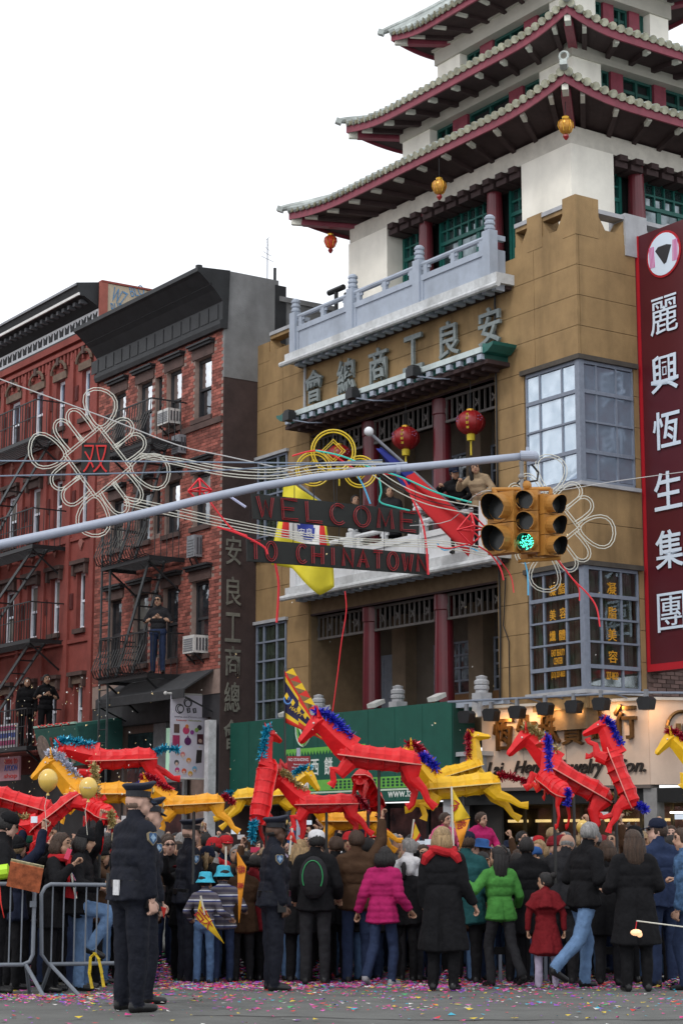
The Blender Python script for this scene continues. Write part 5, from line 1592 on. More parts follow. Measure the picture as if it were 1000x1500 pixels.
def diamond_frame(cx, cy, s, Z, label):
    c = at(cx, cy, Z); k = s / FPX * Z
    P_ = [c + Vector(v) * k for v in ((0, 0, 1), (1, .3, .05), (.05, .6, 0), (-.9, -.2, -.1), (.15, -.7, .1), (0, 0, -1))]
    t = T('diamond_frame', label, 'street decoration', c, WORLD, 'red wire diamond frames on the wires')
    for a, b in ((0, 1), (0, 2), (0, 3), (0, 4), (5, 1), (5, 3), (5, 4), (1, 4), (4, 3), (3, 2), (2, 1)):
        t.part('rod', MB().tube([P_[a], P_[b]], .014, 4), rib_red)


diamond_frame(292, 718, 18, 27.0, 'red wire diamond frame hanging over the red brick tenement')
diamond_frame(690, 775, 24, 27.0, 'red wire diamond frame beside the large signal head')
wire('ornament', [(329, 722, 27), (345, 733, 27), (360, 743, 27)], .02, M('lilac_plastic', (.45, .47, .66), .4, 0), 'lilac streamer end caught on a wire beside the dark wall', 'streamer', 27)


def cloth(name, fn, nu, nv, matfn, mats, thick=.006):
    m = MB(); vs = [fn(i / nu, j / nv) for j in range(nv + 1) for i in range(nu + 1)]
    fs = []; mi = []
    for j in range(nv):
        for i in range(nu):
            fs.append((j * (nu + 1) + i, j * (nu + 1) + i + 1, (j + 1) * (nu + 1) + i + 1, (j + 1) * (nu + 1) + i)); mi.append(matfn((i + .5) / nu, (j + .5) / nv))
    m.v = [tuple(p) for p in vs]; m.f = fs; m.mi = mi
    return m


def thicken(o, t=.008):
    md = o.modifiers.new('thickness', 'SOLIDIFY'); md.thickness = t; md.offset = 0
    return o


def quad4(tl, tr, br, bl, wav=0.0, k=3.0, ph=0.0, Z=None):
    P_ = [at(*p) if len(p) == 3 else at(p[0], p[1], Z) for p in (tl, tr, br, bl)]
    def fn(u, v):
        p = (P_[0].lerp(P_[1], u)).lerp(P_[3].lerp(P_[2], u), v)
        d = wav * math.sin(k * (u * .9 + v * .5) * math.pi + ph)
        return p + Vector((d * .35, d, 0))
    return fn


def flag_yellow():
    fm = [M('flag_yellow', (.70, .60, .035), .7, .08, 3), M('flag_red', (.60, .02, .02), .7, .05), M('flag_white', (.72, .72, .72), .7, .05), M('flag_blue', (.03, .05, .30), .7, .05)]
    t = T('flag', 'large yellow flag with a red, white and blue round emblem hanging behind the welcome boards', 'flag', at(470, 730, 36.4))
    def col(u, v):
        du, dv = (u - .55), (v - .5) * 1.3
        return 0 if abs(dv) > .24 or abs(du) > .42 else 3 if math.hypot(du, dv) < .17 else 1 if abs(du) > .28 else 2
    fn0 = quad4((414, 698), (478, 742), (487, 838), (400, 828), .1, 3.2, .4, 36.4)
    def fn(u, v):
        p = fn0(u, v); p.z -= .55 * max(0, v - .75) * 4 * max(0, 1 - abs(u - .78) / .5) * .9; return p
    thicken(t.part('cloth', cloth('cloth', fn, 24, 24, col, fm), fm, smooth=True))
    t.part('pole', MB().tube([at(412, 690, 36.4), at(486, 748, 36.6), at(520, 775, 37.2)], .03, 6), metal_grey)
    m = fit_text('安良', .28, .16, .01)
    t.part('lettering', xf(m, face_mat(fn(.55, .52) + Vector((-.05, -.12, 0)), (1, 0, 0), (0, 0, 1))), fm[2])


flag_yellow()


def flag_long():
    fm = [M('flag_scarlet', (.62, .025, .03), .7, .08, 3), M('flag_navy', (.02, .03, .22), .7, .05), MATS['flag_white']]
    t = T('flag', 'long red flag with blue corner drooping from an angled pole before the upper loggia', 'flag', at(690, 780, 34.5))
    def fn(u, v):
        # u along the pole from the top, v down from it
        a = at(556, 655, 34.0).lerp(at(700, 770, 35.0), u)
        w = (.08 + .62 * u ** .8) * v
        d = .06 * math.sin(u * 5 + v * 9)
        return a + Vector((-w * .25 + d, d, -w * .95))
    def col(u, v): return 1 if u < .3 else 0
    thicken(t.part('cloth', cloth('cloth', fn, 26, 12, col, fm), fm, smooth=True))
    t.part('pole', MB().tube([at(540, 633, 34.0), at(640, 722, 34.6), at(720, 790, 36)], .03, 8), M('flag_pole', (.25, .26, .3), .4, .1))
    t.part('ball', MB().ball(at(540, 632, 34.0), .09, 10, 7), M('white_ball', (.7, .72, .76), .3, 0), smooth=True)


flag_long()
wire('hand_rail', [(597, 758, 36), (640, 745, 36), (718, 714, 36)], .03, M('dark_rail', (.10, .09, .1), .4, .1), 'dark handrail above the white balustrade in front of the spectators', 'handrail')


def pennant(pts, Z, label, mats, pole=None, border=None, text=None, tsize=(.1, .1), wav=.03, cat='pennant', group=None, name='pennant', trot=0.0):
    """triangular pennant: two corners at the staff, then the tip"""
    a, b, c = [at(p[0], p[1], Z) for p in pts]
    t = T(name, label, cat, a, WORLD, group)
    n = 12
    def fn(u, v):
        p = a.lerp(b, v).lerp(c, u); d = wav * math.sin(u * 7 + v * 2)
        return p + Vector((0, d, 0))
    def col(u, v):
        if border and (v < .12 + .1 * u or v > .88 - .1 * u): return 1
        if border and (v < .22 + .1 * u or v > .78 - .1 * u): return 2 % len(mats)
        return 0
    thicken(t.part('cloth', cloth('cloth', fn, n, 10, col, mats), mats, smooth=True))
    if pole: t.part('staff', MB().tube([at(pole[0][0], pole[0][1], Z), at(pole[1][0], pole[1][1], Z)], .012, 6), pole[2])
    if text:
        right = ((c - a.lerp(b, .5)).normalized())
        for k, ch in enumerate(text):
            u = .16 + .25 * k
            m = fit_text(ch, tsize[0] * (1 - .25 * k), tsize[1] * (1 - .25 * k), .006, off=.01)
            pos = fn(u, .5) + Vector((0, -.012 - wav * .4, 0))
            up = (a - b).normalized()
            n_ = right.cross(up)
            if n_.y > 0: up = -up
            t.part('lettering', xf(m, face_mat(pos, right, up)), M('pennant_red_print', (.35, .02, .02), .6, 0))
    return t


pn_o = M('pennant_orange', (.72, .27, .015), .7, .1); pn_y = M('pennant_yellow', (.72, .48, .02), .7, .1); pn_r = M('pennant_red', (.6, .03, .02), .7, .1)
pn_n = M('pennant_navy', (.015, .012, .06), .7, .15); pole_dk = M('dark_staff', (.03, .03, .03), .5, .1); pole_w = M('pale_staff', (.6, .58, .5), .5, .1)
tt = pennant(((417, 982), (417, 1058), (478, 1086)), 25.5, 'navy triangular banner with a flame edged yellow and red border raised above the horses', [pn_n, pn_r, pn_y], ((416, 978), (419, 1205), pole_dk), True, None, wav=.03)
for k in range(9):
    p = at(418 + k * 6.6, 985 + k * 10.8, 25.45); tt.part('flame_fringe', MB().prism([(0, 0), (.1, .06), (.16, -.05)], lambda u, v, w: p + Vector((u, w, v)), -.006, .006), (pn_y, pn_r)[k % 2])
for k in range(6):
    p = at(420 + k * 9, 1020 + k * 9.5, 25.42); tt.part('gold_mark', MB().prism([(-.03, 0), (0, .05), (.03, 0), (0, -.05)], lambda u, v, w: p + Vector((u, w, v)), -.05, -.04), pn_y)
tt.part('blue_spiral', MB().tube([at(421 + 7 * math.cos(q) * (1 - q / 9), 1024 + 9 * math.sin(q) * (1 - q / 9), 25.4) for q in np.linspace(0, 7, 16)], .012, 4), M('spiral_blue', (.1, .25, .6), .6, 0))
tt.part('lettering', xf(fit_text('HAPPY', .2, .05, .006), face_mat(at(434, 1042, 25.35), (1, 0, -.75), (0, 0, 1))), pn_y)
pennant(((293, 1318), (287, 1346), (328, 1382)), 22.2, 'yellow triangular pennant with red characters held low by the child behind the policeman', [pn_y], ((294, 1312), (300, 1340), pole_w), None, '吉大', (.16, .15), .015)
pennant(((347, 1247), (361, 1270), (350, 1352)), 22.4, 'tall orange pennant with dark characters hanging beside the striped child', [pn_o], ((331, 1240), (331, 1268), pole_w), None, '恭喜', (.1, .1), .02)
pennant(((662, 1155), (664, 1205), (688, 1198)), 21.6, 'yellow cone shaped pennant top with a red character above the blonde woman', [pn_y], ((661, 1152), (664, 1250), pole_w), None, '不', (.13, .13), .02)
pennant(((664, 1203), (688, 1200), (674, 1243)), 21.6, 'orange pennant tail pointing down above the blonde woman', [pn_o], None, None, '招', (.1, .1), .02)
pennant(((606, 1202), (616, 1224), (599, 1248)), 25.5, 'small yellow and red pennant held up in the middle of the crowd', [pn_y, pn_r, pn_r], ((606, 1200), (598, 1262), pole_w), True, None, wav=.01)
pennant(((419, 1229), (435, 1236), (428, 1213)), 21.8, 'small red flag with a yellow star held up behind the third policeman', [pn_r], ((428, 1213), (424, 1252), pole_w), None, '★', (.05, .05), .01, 'flag', None, 'flag')
pennant(((236, 1328), (244, 1330), (240, 1345)), 16.6, 'tiny red paper flag beside the nearest policeman', [pn_r], None, None, None, wav=.0, cat='flag', name='flag')
pennant(((-2, 1285), (-14, 1262), (6, 1345)), 18.9, 'red corner of a banner at the left edge behind the barrier', [pn_r], None, None, None, wav=.02)
us = pennant(((103, 1272), (107, 1285), (118, 1302)), 19.95, 'small striped flag with a blue corner held at the barrier', [M('us_red', (.55, .03, .04), .7, .05), M('us_blue', (.03, .06, .35), .7, .05), MATS['flag_white']], ((102, 1268), (112, 1316), pole_w), True, None, wav=.01, cat='flag', name='flag')

# parking sign in front of the green shop sign
ps = T('parking_sign', 'dark red and white NO STANDING parking sign on a pole behind the rearing horse', 'street sign', at(438, 1230, 27.5))
c = at(437, 1126, 27.5)
ps.part('pole', MB().tube([Vector((c.x, c.y + .03, -.1)), Vector((c.x, c.y + .03, c.z + .3))], .03, 8), galv)
ps.part('red_plate', MB().box(c.x - .17, c.y - .012, c.z - .08, c.x + .17, c.y, c.z + .18), M('sign_dark_red', (.24, .015, .022), .45, .05))
ps.part('white_plate', MB().box(c.x - .15, c.y - .012, c.z - .32, c.x + .15, c.y, c.z - .1), M('sign_white', (.66, .66, .7), .45, .05))
for tx, dz, w_, h_, m_ in (('NO STANDING', .13, .29, .045, MATS['sign_white']), ('8am-6pm', .06, .14, .03, MATS['sign_white']), ('Mon-Sunday', .015, .18, .03, MATS['sign_white']), ('→', -.04, .12, .04, MATS['sign_white']), ('No Parking', -.15, .22, .035, ink), ('7am-7pm', -.21, .18, .03, ink), ('←', -.27, .13, .04, ink)):
    ps.part('lettering', xf(fit_text(tx, w_, h_, .004, off=.008), face_mat((c.x, c.y - .0145, c.z + dz), (1, 0, 0), (0, 0, 1))), m_)


def balloon(px, py_, rp, Z, label, text=True):
    c = at(px, py_, Z); r_ = rp / FPX * Z
    t = T('balloon', label, 'balloon', c - Vector((0, 0, r_ * 1.2)), WORLD, 'pale gold balloons over the crowd')
    t.part('skin', MB().lathe([(r_ * .06, -r_ * 1.24), (r_ * .3, -r_ * 1.1)] + [(r_ * math.cos(q) * (1 - .1 * max(0, -math.sin(q))), r_ * 1.15 * math.sin(q)) for q in np.linspace(-1.1, 1.5, 14)], 24, c), M('gold_balloon', (.70, .47, .10), .22, .1, 2, spec=.7), smooth=True)
    t.part('knot', MB().lathe([(.02, -.03), (.008, 0)], 8, c - Vector((0, 0, r_ * 1.22))), MATS['gold_balloon'])
    t.part('string', MB().tube([c - Vector((0, 0, r_ * 1.2)), c - Vector((.03, 0, r_ * 2.5)), c - Vector((.0, 0, r_ * 5))], .003, 4), pole_w)
    if text: t.part('lettering', xf(fit_text('MetLife', r_ * .8, r_ * .17, .004), face_mat(c + Vector((0, -r_ * 1.01, 0)), (1, 0, 0), (0, 0, 1))), MATS['flag_white'])


balloon(71, 1143, 14.5, 20.6, 'pale gold balloon floating at the left over the spectators', False)
balloon(130, 1154, 13.5, 20.2, 'pale gold balloon with faint white lettering, right beside the nearest policeman cap')
balloon(853, 1212, 9.5, 24.5, 'pale gold balloon behind the grey haired man under the red horses', False)


# ------------------------------------------------------------------ crowd barriers
def barrier(pL, pR, ZL, ZR, label, feet_at):
    a = at(pL, 1236, ZL); b = at(pR, 1236, ZR)
    a.z = gz(a.y); b.z = gz(b.y); d = (b - a); d.z = 0; L_ = d.length; d.normalize(); n = Vector((d.y, -d.x, 0))
    if n.y > 0: n = -n
    def W(u, z, o=0): return a + d * u + n * o + Vector((0, 0, gz((a + d * u).y) - a.z + z))
    t = T('crowd_barrier', label, 'barrier', a, WORLD, 'steel crowd barriers at the kerb')
    zb_, zt2, rr = .3, 1.1, .1
    loop = [W(rr, zb_), W(.02, zb_ + rr), W(0, zt2 - rr), W(rr * .4, zt2 - .03), W(rr, zt2), W(L_ - rr, zt2), W(L_ - .03, zt2 - .03), W(L_, zt2 - rr), W(L_, zb_ + rr), W(L_ - .03, zb_ + .03), W(L_ - rr, zb_)]
    t.part('frame', MB().tube(loop, .021, 8, closed=True), M('barrier_steel', (.15, .17, .20), .4, .15, 8, spec=.5), smooth=True)
    n_ = int(L_ / .115)
    for k in range(1, n_): t.part('bar', MB().tube([W(L_ * k / n_, zb_), W(L_ * k / n_, zt2)], .0085, 5), MATS['barrier_steel'])
    for u in feet_at:
        t.part('leg', MB().tube([W(u, zb_), W(u + .02, .26, .05), W(u + .12, .0, .45)], .02, 7), MATS['barrier_steel'])
        t.part('leg', MB().tube([W(u, zb_), W(u + .02, .26, -.05), W(u + .12, .0, -.42)], .02, 7), MATS['barrier_steel'])
    t.part('hook', MB().box(*(W(L_ - .01, .9) - Vector((.03, .03, .03))), *(W(L_ - .01, .9) + Vector((.03, .03, .03)))), MATS['barrier_steel'])


barrier(-215, 53, 18.9, 19.5, 'steel crowd barrier at the left edge of the street', (.4, 1.75))
barrier(63, 192, 19.6, 20.2, 'steel crowd barrier right behind the nearest policeman with a yellow tape tied to it', (.12,))
tp = MB()
for pts in (((138, 1396), (131, 1402), (129, 1425), (133, 1448)), ((136, 1395), (143, 1405), (147, 1425), (150, 1446))):
    for i in range(len(pts) - 1):
        p = at(pts[i][0], pts[i][1], 19.3); q = at(pts[i + 1][0], pts[i + 1][1], 19.3)
        tp.add([p, p + Vector((.026, 0, .0)), q + Vector((.03, .02, 0)), q], [(0, 1, 2, 3)])
thicken(single('caution_tape', tp, M('yellow_tape', (.55, .40, .02), .5, .35, 25), 'knotted yellow tape hanging from the barrier to the road', 'tape', WORLD, tuple(at(138, 1446, 19.3))))

# ------------------------------------------------------------------ confetti on the road and in the air
cf_cols = [(.60, .03, .22), (.62, .03, .03), (.22, .05, .42), (.62, .45, .03), (.05, .35, .12), (.04, .35, .48), (.65, .62, .60), (.60, .12, .40)]
cfm = [M('confetti_%d' % i, c, .6, 0) for i, c in enumerate(cf_cols)]
cr = random.Random(11)
cm = MB()


def flake(p, s, e):
    ca, sa = math.cos(e), math.sin(e); h = cr.uniform(0.2, 1.0) * s
    t1, t2 = cr.uniform(-.5, .5) * s, cr.uniform(-.5, .5) * s
    vs = [(p.x + ca * s - sa * h * .5, p.y + sa * s + ca * h * .5, p.z + abs(t1)), (p.x - sa * h, p.y + ca * h, p.z), (p.x - ca * s - sa * h * .5, p.y - sa * s + ca * h * .5, p.z + abs(t2)), (p.x + sa * h, p.y - ca * h, p.z + .002)]
    cm.cur = cr.randrange(8) if cr.random() > .3 else cr.choice((0, 1, 7, 2)); cm.add(vs, [(0, 1, 2, 3)])


def dens(px, d):
    m = .022 + .02 * (d > 16)
    if 240 < px < 900: m += 1.0 * math.exp(-((d - 22.0) / 1.15) ** 2) * (1.0 if px < 520 else .7 if px < 700 else .38)
    if px < 240: m += .45 * math.exp(-((d - 19.0) / .8) ** 2)
    if px > 900: m += .25 * math.exp(-((d - 21.8) / .6) ** 2)
    m += .35 * (d > 22.5)
    return m


cnt = 0
while cnt < 21000:
    d = cr.uniform(12.8, 27); px = cr.uniform(-40, 1040)
    if cr.random() > dens(px, d) * (1 if d > 16 else .6): continue
    x = (px - 500) / FPX * d * 1.0
    if math.sin(x * 3.1 + d * 2.3) + math.sin(x * 1.3 - d * 3.7) + cr.uniform(-1.2, 1.2) < -.7 and d < 24: continue
    flake(Vector((x, d, gz(d) + .004 + cr.random() * .012)), cr.choice((.011, .015, .02, .026, .036)), cr.uniform(0, 6.28)); cnt += 1
o = link('confetti', cm.mesh('confetti', cfm)); o['kind'] = 'stuff'; o['label'] = 'bright paper confetti scattered over the road'; o['category'] = 'confetti'
hm = MB(); cm = hm
for (px, d, n, w, h) in ((470, 23.2, 420, .2, .28), (355, 23.4, 300, .14, .3), (985, 21.4, 380, .32, .12), (245, 21.8, 260, .13, .4), (655, 22.6, 200, .22, .18), (560, 22.8, 200, .4, .06)):
    for _ in range(n):
        q = cr.uniform(0, 6.28); r_ = w * math.sqrt(cr.random()); x = (px - 500) / FPX * d + r_ * math.cos(q); y = d + r_ * math.sin(q)
        flake(Vector((x, y, gz(y) + h * (1 - (r_ / w) ** 1.2) * cr.uniform(.6, 1) + .01)), cr.choice((.014, .02, .028)), cr.uniform(0, 6.28))
o = link('confetti_heap', hm.mesh('confetti_heap', cfm)); o['kind'] = 'stuff'; o['label'] = 'low heaps of bright confetti swept together between the people'; o['category'] = 'confetti'
am = MB(); gold_f = M('gold_flake', (.75, .58, .3), .3, 0, metal=.3); wht_f = M('white_flake', (.75, .75, .7), .5, 0)
for _ in range(230):
    px = cr.gauss(90, 75) if cr.random() < .75 else cr.uniform(0, 900); py_ = cr.uniform(990, 1180) if px < 300 else cr.uniform(760, 1150)
    p = at(px, py_, cr.uniform(19, 30)); s = cr.uniform(.006, .014)
    am.cur = 0 if cr.random() < .6 else 1
    am.add([p + Vector((cr.uniform(-s, s), cr.uniform(-s, s), cr.uniform(-s, s) * 1.5)) for _ in range(3)] + [p + Vector((s, 0, s * .6))], [(0, 1, 2), (0, 2, 3)])
o = link('falling_confetti', am.mesh('falling_confetti', [gold_f, wht_f])); o['kind'] = 'stuff'; o['label'] = 'tiny gold and white confetti flakes drifting in the air'; o['category'] = 'confetti'
# ------------------------------------------------------------------ parade horses of folded sheet
h_red = M('horse_red_sheet', (.64, .010, .014), .42, .14, 7, .3, 16, spec=.35)
h_yel = M('horse_yellow_sheet', (.76, .44, .012), .42, .12, 7, .3, 16, spec=.35)
h_ora = M('horse_orange_sheet', (.74, .32, .012), .42, .12, 7, .3, 16, spec=.35)
h_edge = {'horse_red_sheet': M('red_cut_edge', (.72, .26, .22), .5, 0), 'horse_yellow_sheet': M('yellow_cut_edge', (.80, .62, .22), .5, 0), 'horse_orange_sheet': M('orange_cut_edge', (.80, .52, .2), .5, 0)}
h_white = M('sheet_white_edge', (.72, .62, .58), .5, 0)
TIN = {'blue': (.03, .035, .50), 'teal': (.01, .30, .46), 'gold': (.42, .33, .14), 'red': (.36, .008, .03), 'silver': (.55, .58, .68)}
tin = {k: M('tinsel_' + k, v, .25, .5, 40, metal=.35, spec=.8) for k, v in TIN.items()}
hr = random.Random(5)


def tinsel(path, rad, n):
    """a tinsel garland: many thin strips standing off a path"""
    m = MB(); k = len(path) - 1
    for _ in range(n):
        u = hr.random() * k; i = min(int(u), k - 1); p = path[i].lerp(path[i + 1], u - i)
        a = Vector((hr.gauss(0, 1), hr.gauss(0, 1), hr.gauss(0, 1))).normalized(); b = a.cross(Vector((hr.gauss(0, 1), hr.gauss(0, 1), hr.gauss(0, 1)))).normalized()
        l = rad * hr.uniform(.6, 1.25); w = rad * .13
        m.add([p - b * w, p + b * w, p + a * l + b * w * .6, p + a * l - b * w * .6], [(0, 1, 2, 3)])
    return m


def smooth_path(pts, n=4):
    Q = []
    for i in range(len(pts) - 1):
        p0, p1, p2, p3 = pts[max(i - 1, 0)], pts[i], pts[i + 1], pts[min(i + 2, len(pts) - 1)]
        for k in range(n):
            t = k / n
            Q.append(.5 * ((2 * p1) + (p2 - p0) * t + (2 * p0 - 5 * p1 + 4 * p2 - p3) * t * t + (3 * p1 - p0 - 3 * p2 + p3) * t ** 3))
    Q.append(pts[-1]); return Q


LEGS = {  # (hip x, hip z) -> joints in the side plane; +x is towards the head
    'reach': [(0, 0), (.16, -.16), (.36, -.12), (.46, -.22), (.55, -.22)],
    'tuck': [(0, 0), (.13, -.2), (.26, -.16), (.22, -.34), (.26, -.42)],
    'down': [(0, 0), (.05, -.22), (.02, -.42), (.05, -.56), (.1, -.6)],
    'push': [(0, 0), (-.06, -.22), (-.24, -.36), (-.33, -.52), (-.46, -.62)],
    'push2': [(0, 0), (-.1, -.18), (-.3, -.26), (-.46, -.38), (-.60, -.40)],
    'hdown': [(0, 0), (.02, -.24), (-.12, -.42), (-.1, -.62), (-.02, -.68)],
}


def horse(px, py_, Z, yaw, pitch, roll, scale, mat, mane, tail, label, front=('reach', 'tuck'), hind=('push', 'push2'), neck=0.0, tail_dir=(-.30, -.05), pole=True, head=True):
    """yaw: 0 faces the picture's right, 180 its left; pitch lifts the head end"""
    c = at(px, py_, Z); scale *= .74
    t = T('parade_horse', label, 'parade horse', c, WORLD, 'red and yellow parade horses carried over the crowd')
    Mx = Matrix.Translation(c) @ Matrix.Rotation(R(yaw), 4, 'Z') @ Matrix.Rotation(R(-pitch), 4, 'Y') @ Matrix.Rotation(R(roll), 4, 'X') @ Matrix.Scale(scale, 4)
    def X(mb): return xf(mb, Mx)
    # body: ribs pinch the covering sheet, a flat board runs round the middle
    xs_ = [-.56, -.45, -.26, -.05, .16, .36, .48, .56]
    top = [.10, .175, .20, .175, .17, .20, .19, .12]; bot = [-.06, -.13, -.15, -.16, -.18, -.17, -.14, -.05]; wid = [.08, .15, .175, .16, .165, .175, .15, .08]
    def shell(sign):
        m = MB(); rings = []
        for i, x in enumerate(xs_):
            for sub in ((0,) if i == len(xs_) - 1 else (0, 1)):
                if sub == 0: h, w, xx, k = (top[i] if sign > 0 else -bot[i]), wid[i], x, 1.0
                else: h, w, xx, k = ((top[i] + top[i + 1]) / 2 if sign > 0 else -(bot[i] + bot[i + 1]) / 2), (wid[i] + wid[i + 1]) / 2, (x + xs_[i + 1]) / 2, .945 + hr.uniform(-.05, .02)
                rings.append([Vector((xx, math.cos(q) * w * k * (.34 if sign < 0 else 1) + hr.uniform(-.007, .007), sign * math.sin(q) * h * k + hr.uniform(-.006, .006) * math.sin(q))) for q in np.linspace(0, math.pi, 8)])
        vs = [p for r_ in rings for p in r_]; fs = []
        for i in range(len(rings) - 1):
            for j in range(7):
                a = i * 8 + j; q = (a, a + 1, a + 9, a + 8); fs.append(q if sign < 0 else q[::-1])
        fs.append(tuple(range(8))); fs.append(tuple(range(len(vs) - 8, len(vs))))
        return m.add(vs, fs)
    t.part('back_shell', X(shell(1)), mat); t.part('belly_shell', X(shell(-1)), mat)
    ol = [(x * 1.04, w + .03) for x, w in zip(xs_, wid)]; ol = ol + [(x, -w) for x, w in ol[::-1]]
    sb_ = MB().prism(ol, lambda u, v, w: (u, v, w), -.008, .008); sb_.mi = [0, 0] + [1] * (len(sb_.f) - 2)
    t.part('side_board', X(sb_), [mat, h_edge[mat.name]])
    for i in range(1, len(xs_) - 1):
        pl = [(math.cos(q) * (wid[i] + .008 if q <= math.pi else wid[i] * .92), (math.sin(q) * (top[i] + .008) if q <= math.pi else math.sin(q) * (-bot[i] + .012))) for q in np.linspace(0, 2 * math.pi, 17)[:-1]]
        t.part('rib', X(MB().prism(pl, lambda u, v, w: (xs_[i] + w, u, v), -.005, .005)), mat)
    # neck and head: folded diamond sections
    nk = R(neck)
    def rot(p): x, z = p[0] - .42, p[1] - .08; return (.42 + x * math.cos(nk) - z * math.sin(nk), .08 + x * math.sin(nk) + z * math.cos(nk))
    secs = [((.40, .06), .21, .15), ((.50, .17), .19, .11), ((.60, .30), .155, .085), ((.68, .42), .13, .07), ((.74, .50), .125, .07)]
    def loft(sections, axis_pts):
        m = MB(); vs = []; fs = []
        for (p, hh, ww), (dx, dz) in zip(sections, axis_pts):
            x, z = p; nx, nz = -dz, dx
            vs += [Vector((x + nx * hh, 0, z + nz * hh)), Vector((x, ww, z)), Vector((x - nx * hh, 0, z - nz * hh)), Vector((x, -ww, z))]
        for i in range(len(sections) - 1):
            for j in range(4): a = i * 4 + j; b = i * 4 + (j + 1) % 4; fs.append((a, a + 4, b + 4, b))
        fs.append((0, 1, 2, 3)); k = len(vs); fs.append((k - 1, k - 2, k - 3, k - 4))
        return m.add(vs, fs)
    sn = [(rot(p), h, w) for p, h, w in secs]
    ax = []
    for i in range(len(sn)):
        a = sn[max(i - 1, 0)][0]; b = sn[min(i + 1, len(sn) - 1)][0]; l = math.hypot(b[0] - a[0], b[1] - a[1]); ax.append(((b[0] - a[0]) / l, (b[1] - a[1]) / l))
    if head:
        nko = t.part('neck', X(loft(sn, ax)), mat)
        hs = [((.70, .56), .085, .05), ((.78, .53), .12, .085), ((.88, .46), .095, .07), ((.98, .38), .065, .05), ((1.05, .325), .055, .045), ((1.08, .30), .03, .025)]
        hn = [(rot(p), h, w) for p, h, w in hs]; hx = []
        for i in range(len(hn)):
            a = hn[max(i - 1, 0)][0]; b = hn[min(i + 1, len(hn) - 1)][0]; l = math.hypot(b[0] - a[0], b[1] - a[1]); hx.append(((b[0] - a[0]) / l, (b[1] - a[1]) / l))
        ho = t.part('head', X(loft(hn, hx)), mat)
        for s in (-1, 1):
            e = rot((.74, .62)); tip = rot((.75, .76))
            t.part('ear', X(MB().tube([(e[0], s * .04, e[1] - .03), (tip[0], s * .05, tip[1])], [.032, .004], 4)), mat, ho)
            ey = rot((.84, .53)); t.part('eye', X(MB().ball((ey[0], s * .075, ey[1]), .016, 6, 4)), h_white, ho)
        mp = smooth_path([Mx @ Vector((*[rot(p)[0]], 0, rot(p)[1])) for p in ((.78, .66), (.68, .64), (.57, .53), (.47, .38), (.36, .25))])
        if mane: t.part('mane', tinsel(mp, .095 * scale, 520), tin[mane], kind='stuff')
    # legs, flat board limbs thickened along their length
    for (kind, hx_, hz, wtop) in ((front[0], .40, -.08, .105), (front[1], .40, -.08, .105), (hind[0], -.42, -.02, .135), (hind[1], -.42, -.02, .135)):
        pass
    for n_, (grp, hx_, hz, wtop) in enumerate(((front, .40, -.08, .1), (hind, -.43, -.02, .135))):
        for k in range(2):
            sd = -.1 if k == 0 else .1
            pts = [Vector((hx_ + x * .86, sd, hz + z * .86)) for x, z in LEGS[grp[k]]]
            ra = [wtop * 1.15, .085, .055, .042, .06]
            t.part('leg', X(MB().tube(pts, ra, 6, flat=.26, up=(1, 0, 0))), mat)
    if tail:
        tp = smooth_path([Mx @ Vector(p) for p in ((-.55, 0, .1), (-.55 + tail_dir[0] * .4, 0, .1 + tail_dir[1] * .4 + .04), (-.55 + tail_dir[0], 0, .1 + tail_dir[1]))], 5)
        t.part('tail', tinsel(tp, .085 * scale, 340), tin[tail], kind='stuff')
    if pole:
        b = Mx @ Vector((.0, 0, -.1)); t.part('carrying_pole', MB().tube([b, Vector((b.x, b.y, gz(b.y) + 1.15))], .018, 6), pole_dk)
    return t


horse(28, 1176, 21.6, 0, -16, 0, .95, h_red, None, 'gold', 'red horse cut by the left edge with its back sloping down to the right', ('tuck', 'down'), ('hdown', 'push'), 0, (-.2, .1), head=False)
horse(82, 1192, 21.2, 180, -38, 8, .8, h_red, 'gold', None, 'red horse diving head down behind the left spectators under the first balloon', ('reach', 'tuck'), ('push', 'push2'), -20)
horse(148, 1190, 20.9, 115, 12, 0, .85, h_red, 'gold', 'gold', 'red horse seen from behind with a gold tail beside the policeman cap', ('reach', 'tuck'), ('hdown', 'hdown'), 10, (-.15, -.2))
horse(150, 1163, 23.5, 178, 0, 0, 1.08, h_ora, 'silver', 'blue', 'orange yellow horse with a silver mane between the two gold balloons', ('reach', 'tuck'), ('push', 'push2'), -6)
horse(180, 1112, 23.8, 184, -2, -6, 1.02, h_red, 'teal', 'teal', 'red horse with teal mane and tail leaping highest at the left', ('tuck', 'reach'), ('push2', 'push'), -40, (-.38, .03))
horse(284, 1178, 22.6, 180, -3, 0, .86, h_ora, 'red', 'red', 'orange yellow horse with a dark red mane galloping left above the second policeman', ('tuck', 'reach'), ('push', 'push'), -16, (-.2, -.12))
horse(383, 1167, 25.0, 4, 4, 0, .92, h_yel, 'teal', 'teal', 'yellow horse galloping right behind the rearing red horse', ('reach', 'tuck'), ('push', 'push2'), -22, (-.3, -.12))
horse(386, 1160, 23.2, 62, 72, 0, .98, h_red, 'teal', 'teal', 'red horse rearing upright with teal mane and a long teal tail hanging down', ('tuck', 'tuck'), ('hdown', 'push'), -50, (-.32, .0))
horse(478, 1178, 23.4, 183, -1, 0, .92, h_red, 'gold', 'red', 'red horse with a gold mane galloping left at head height below the biggest horse', ('down', 'tuck'), ('hdown', 'push'), -12, (-.2, -.2))
horse(556, 1112, 23.0, 181, 7, -4, 1.2, h_red, 'blue', 'blue', 'biggest red horse with royal blue mane and tail leaping over the others', ('tuck', 'tuck'), ('hdown', 'push'), -18, (-.22, -.12))
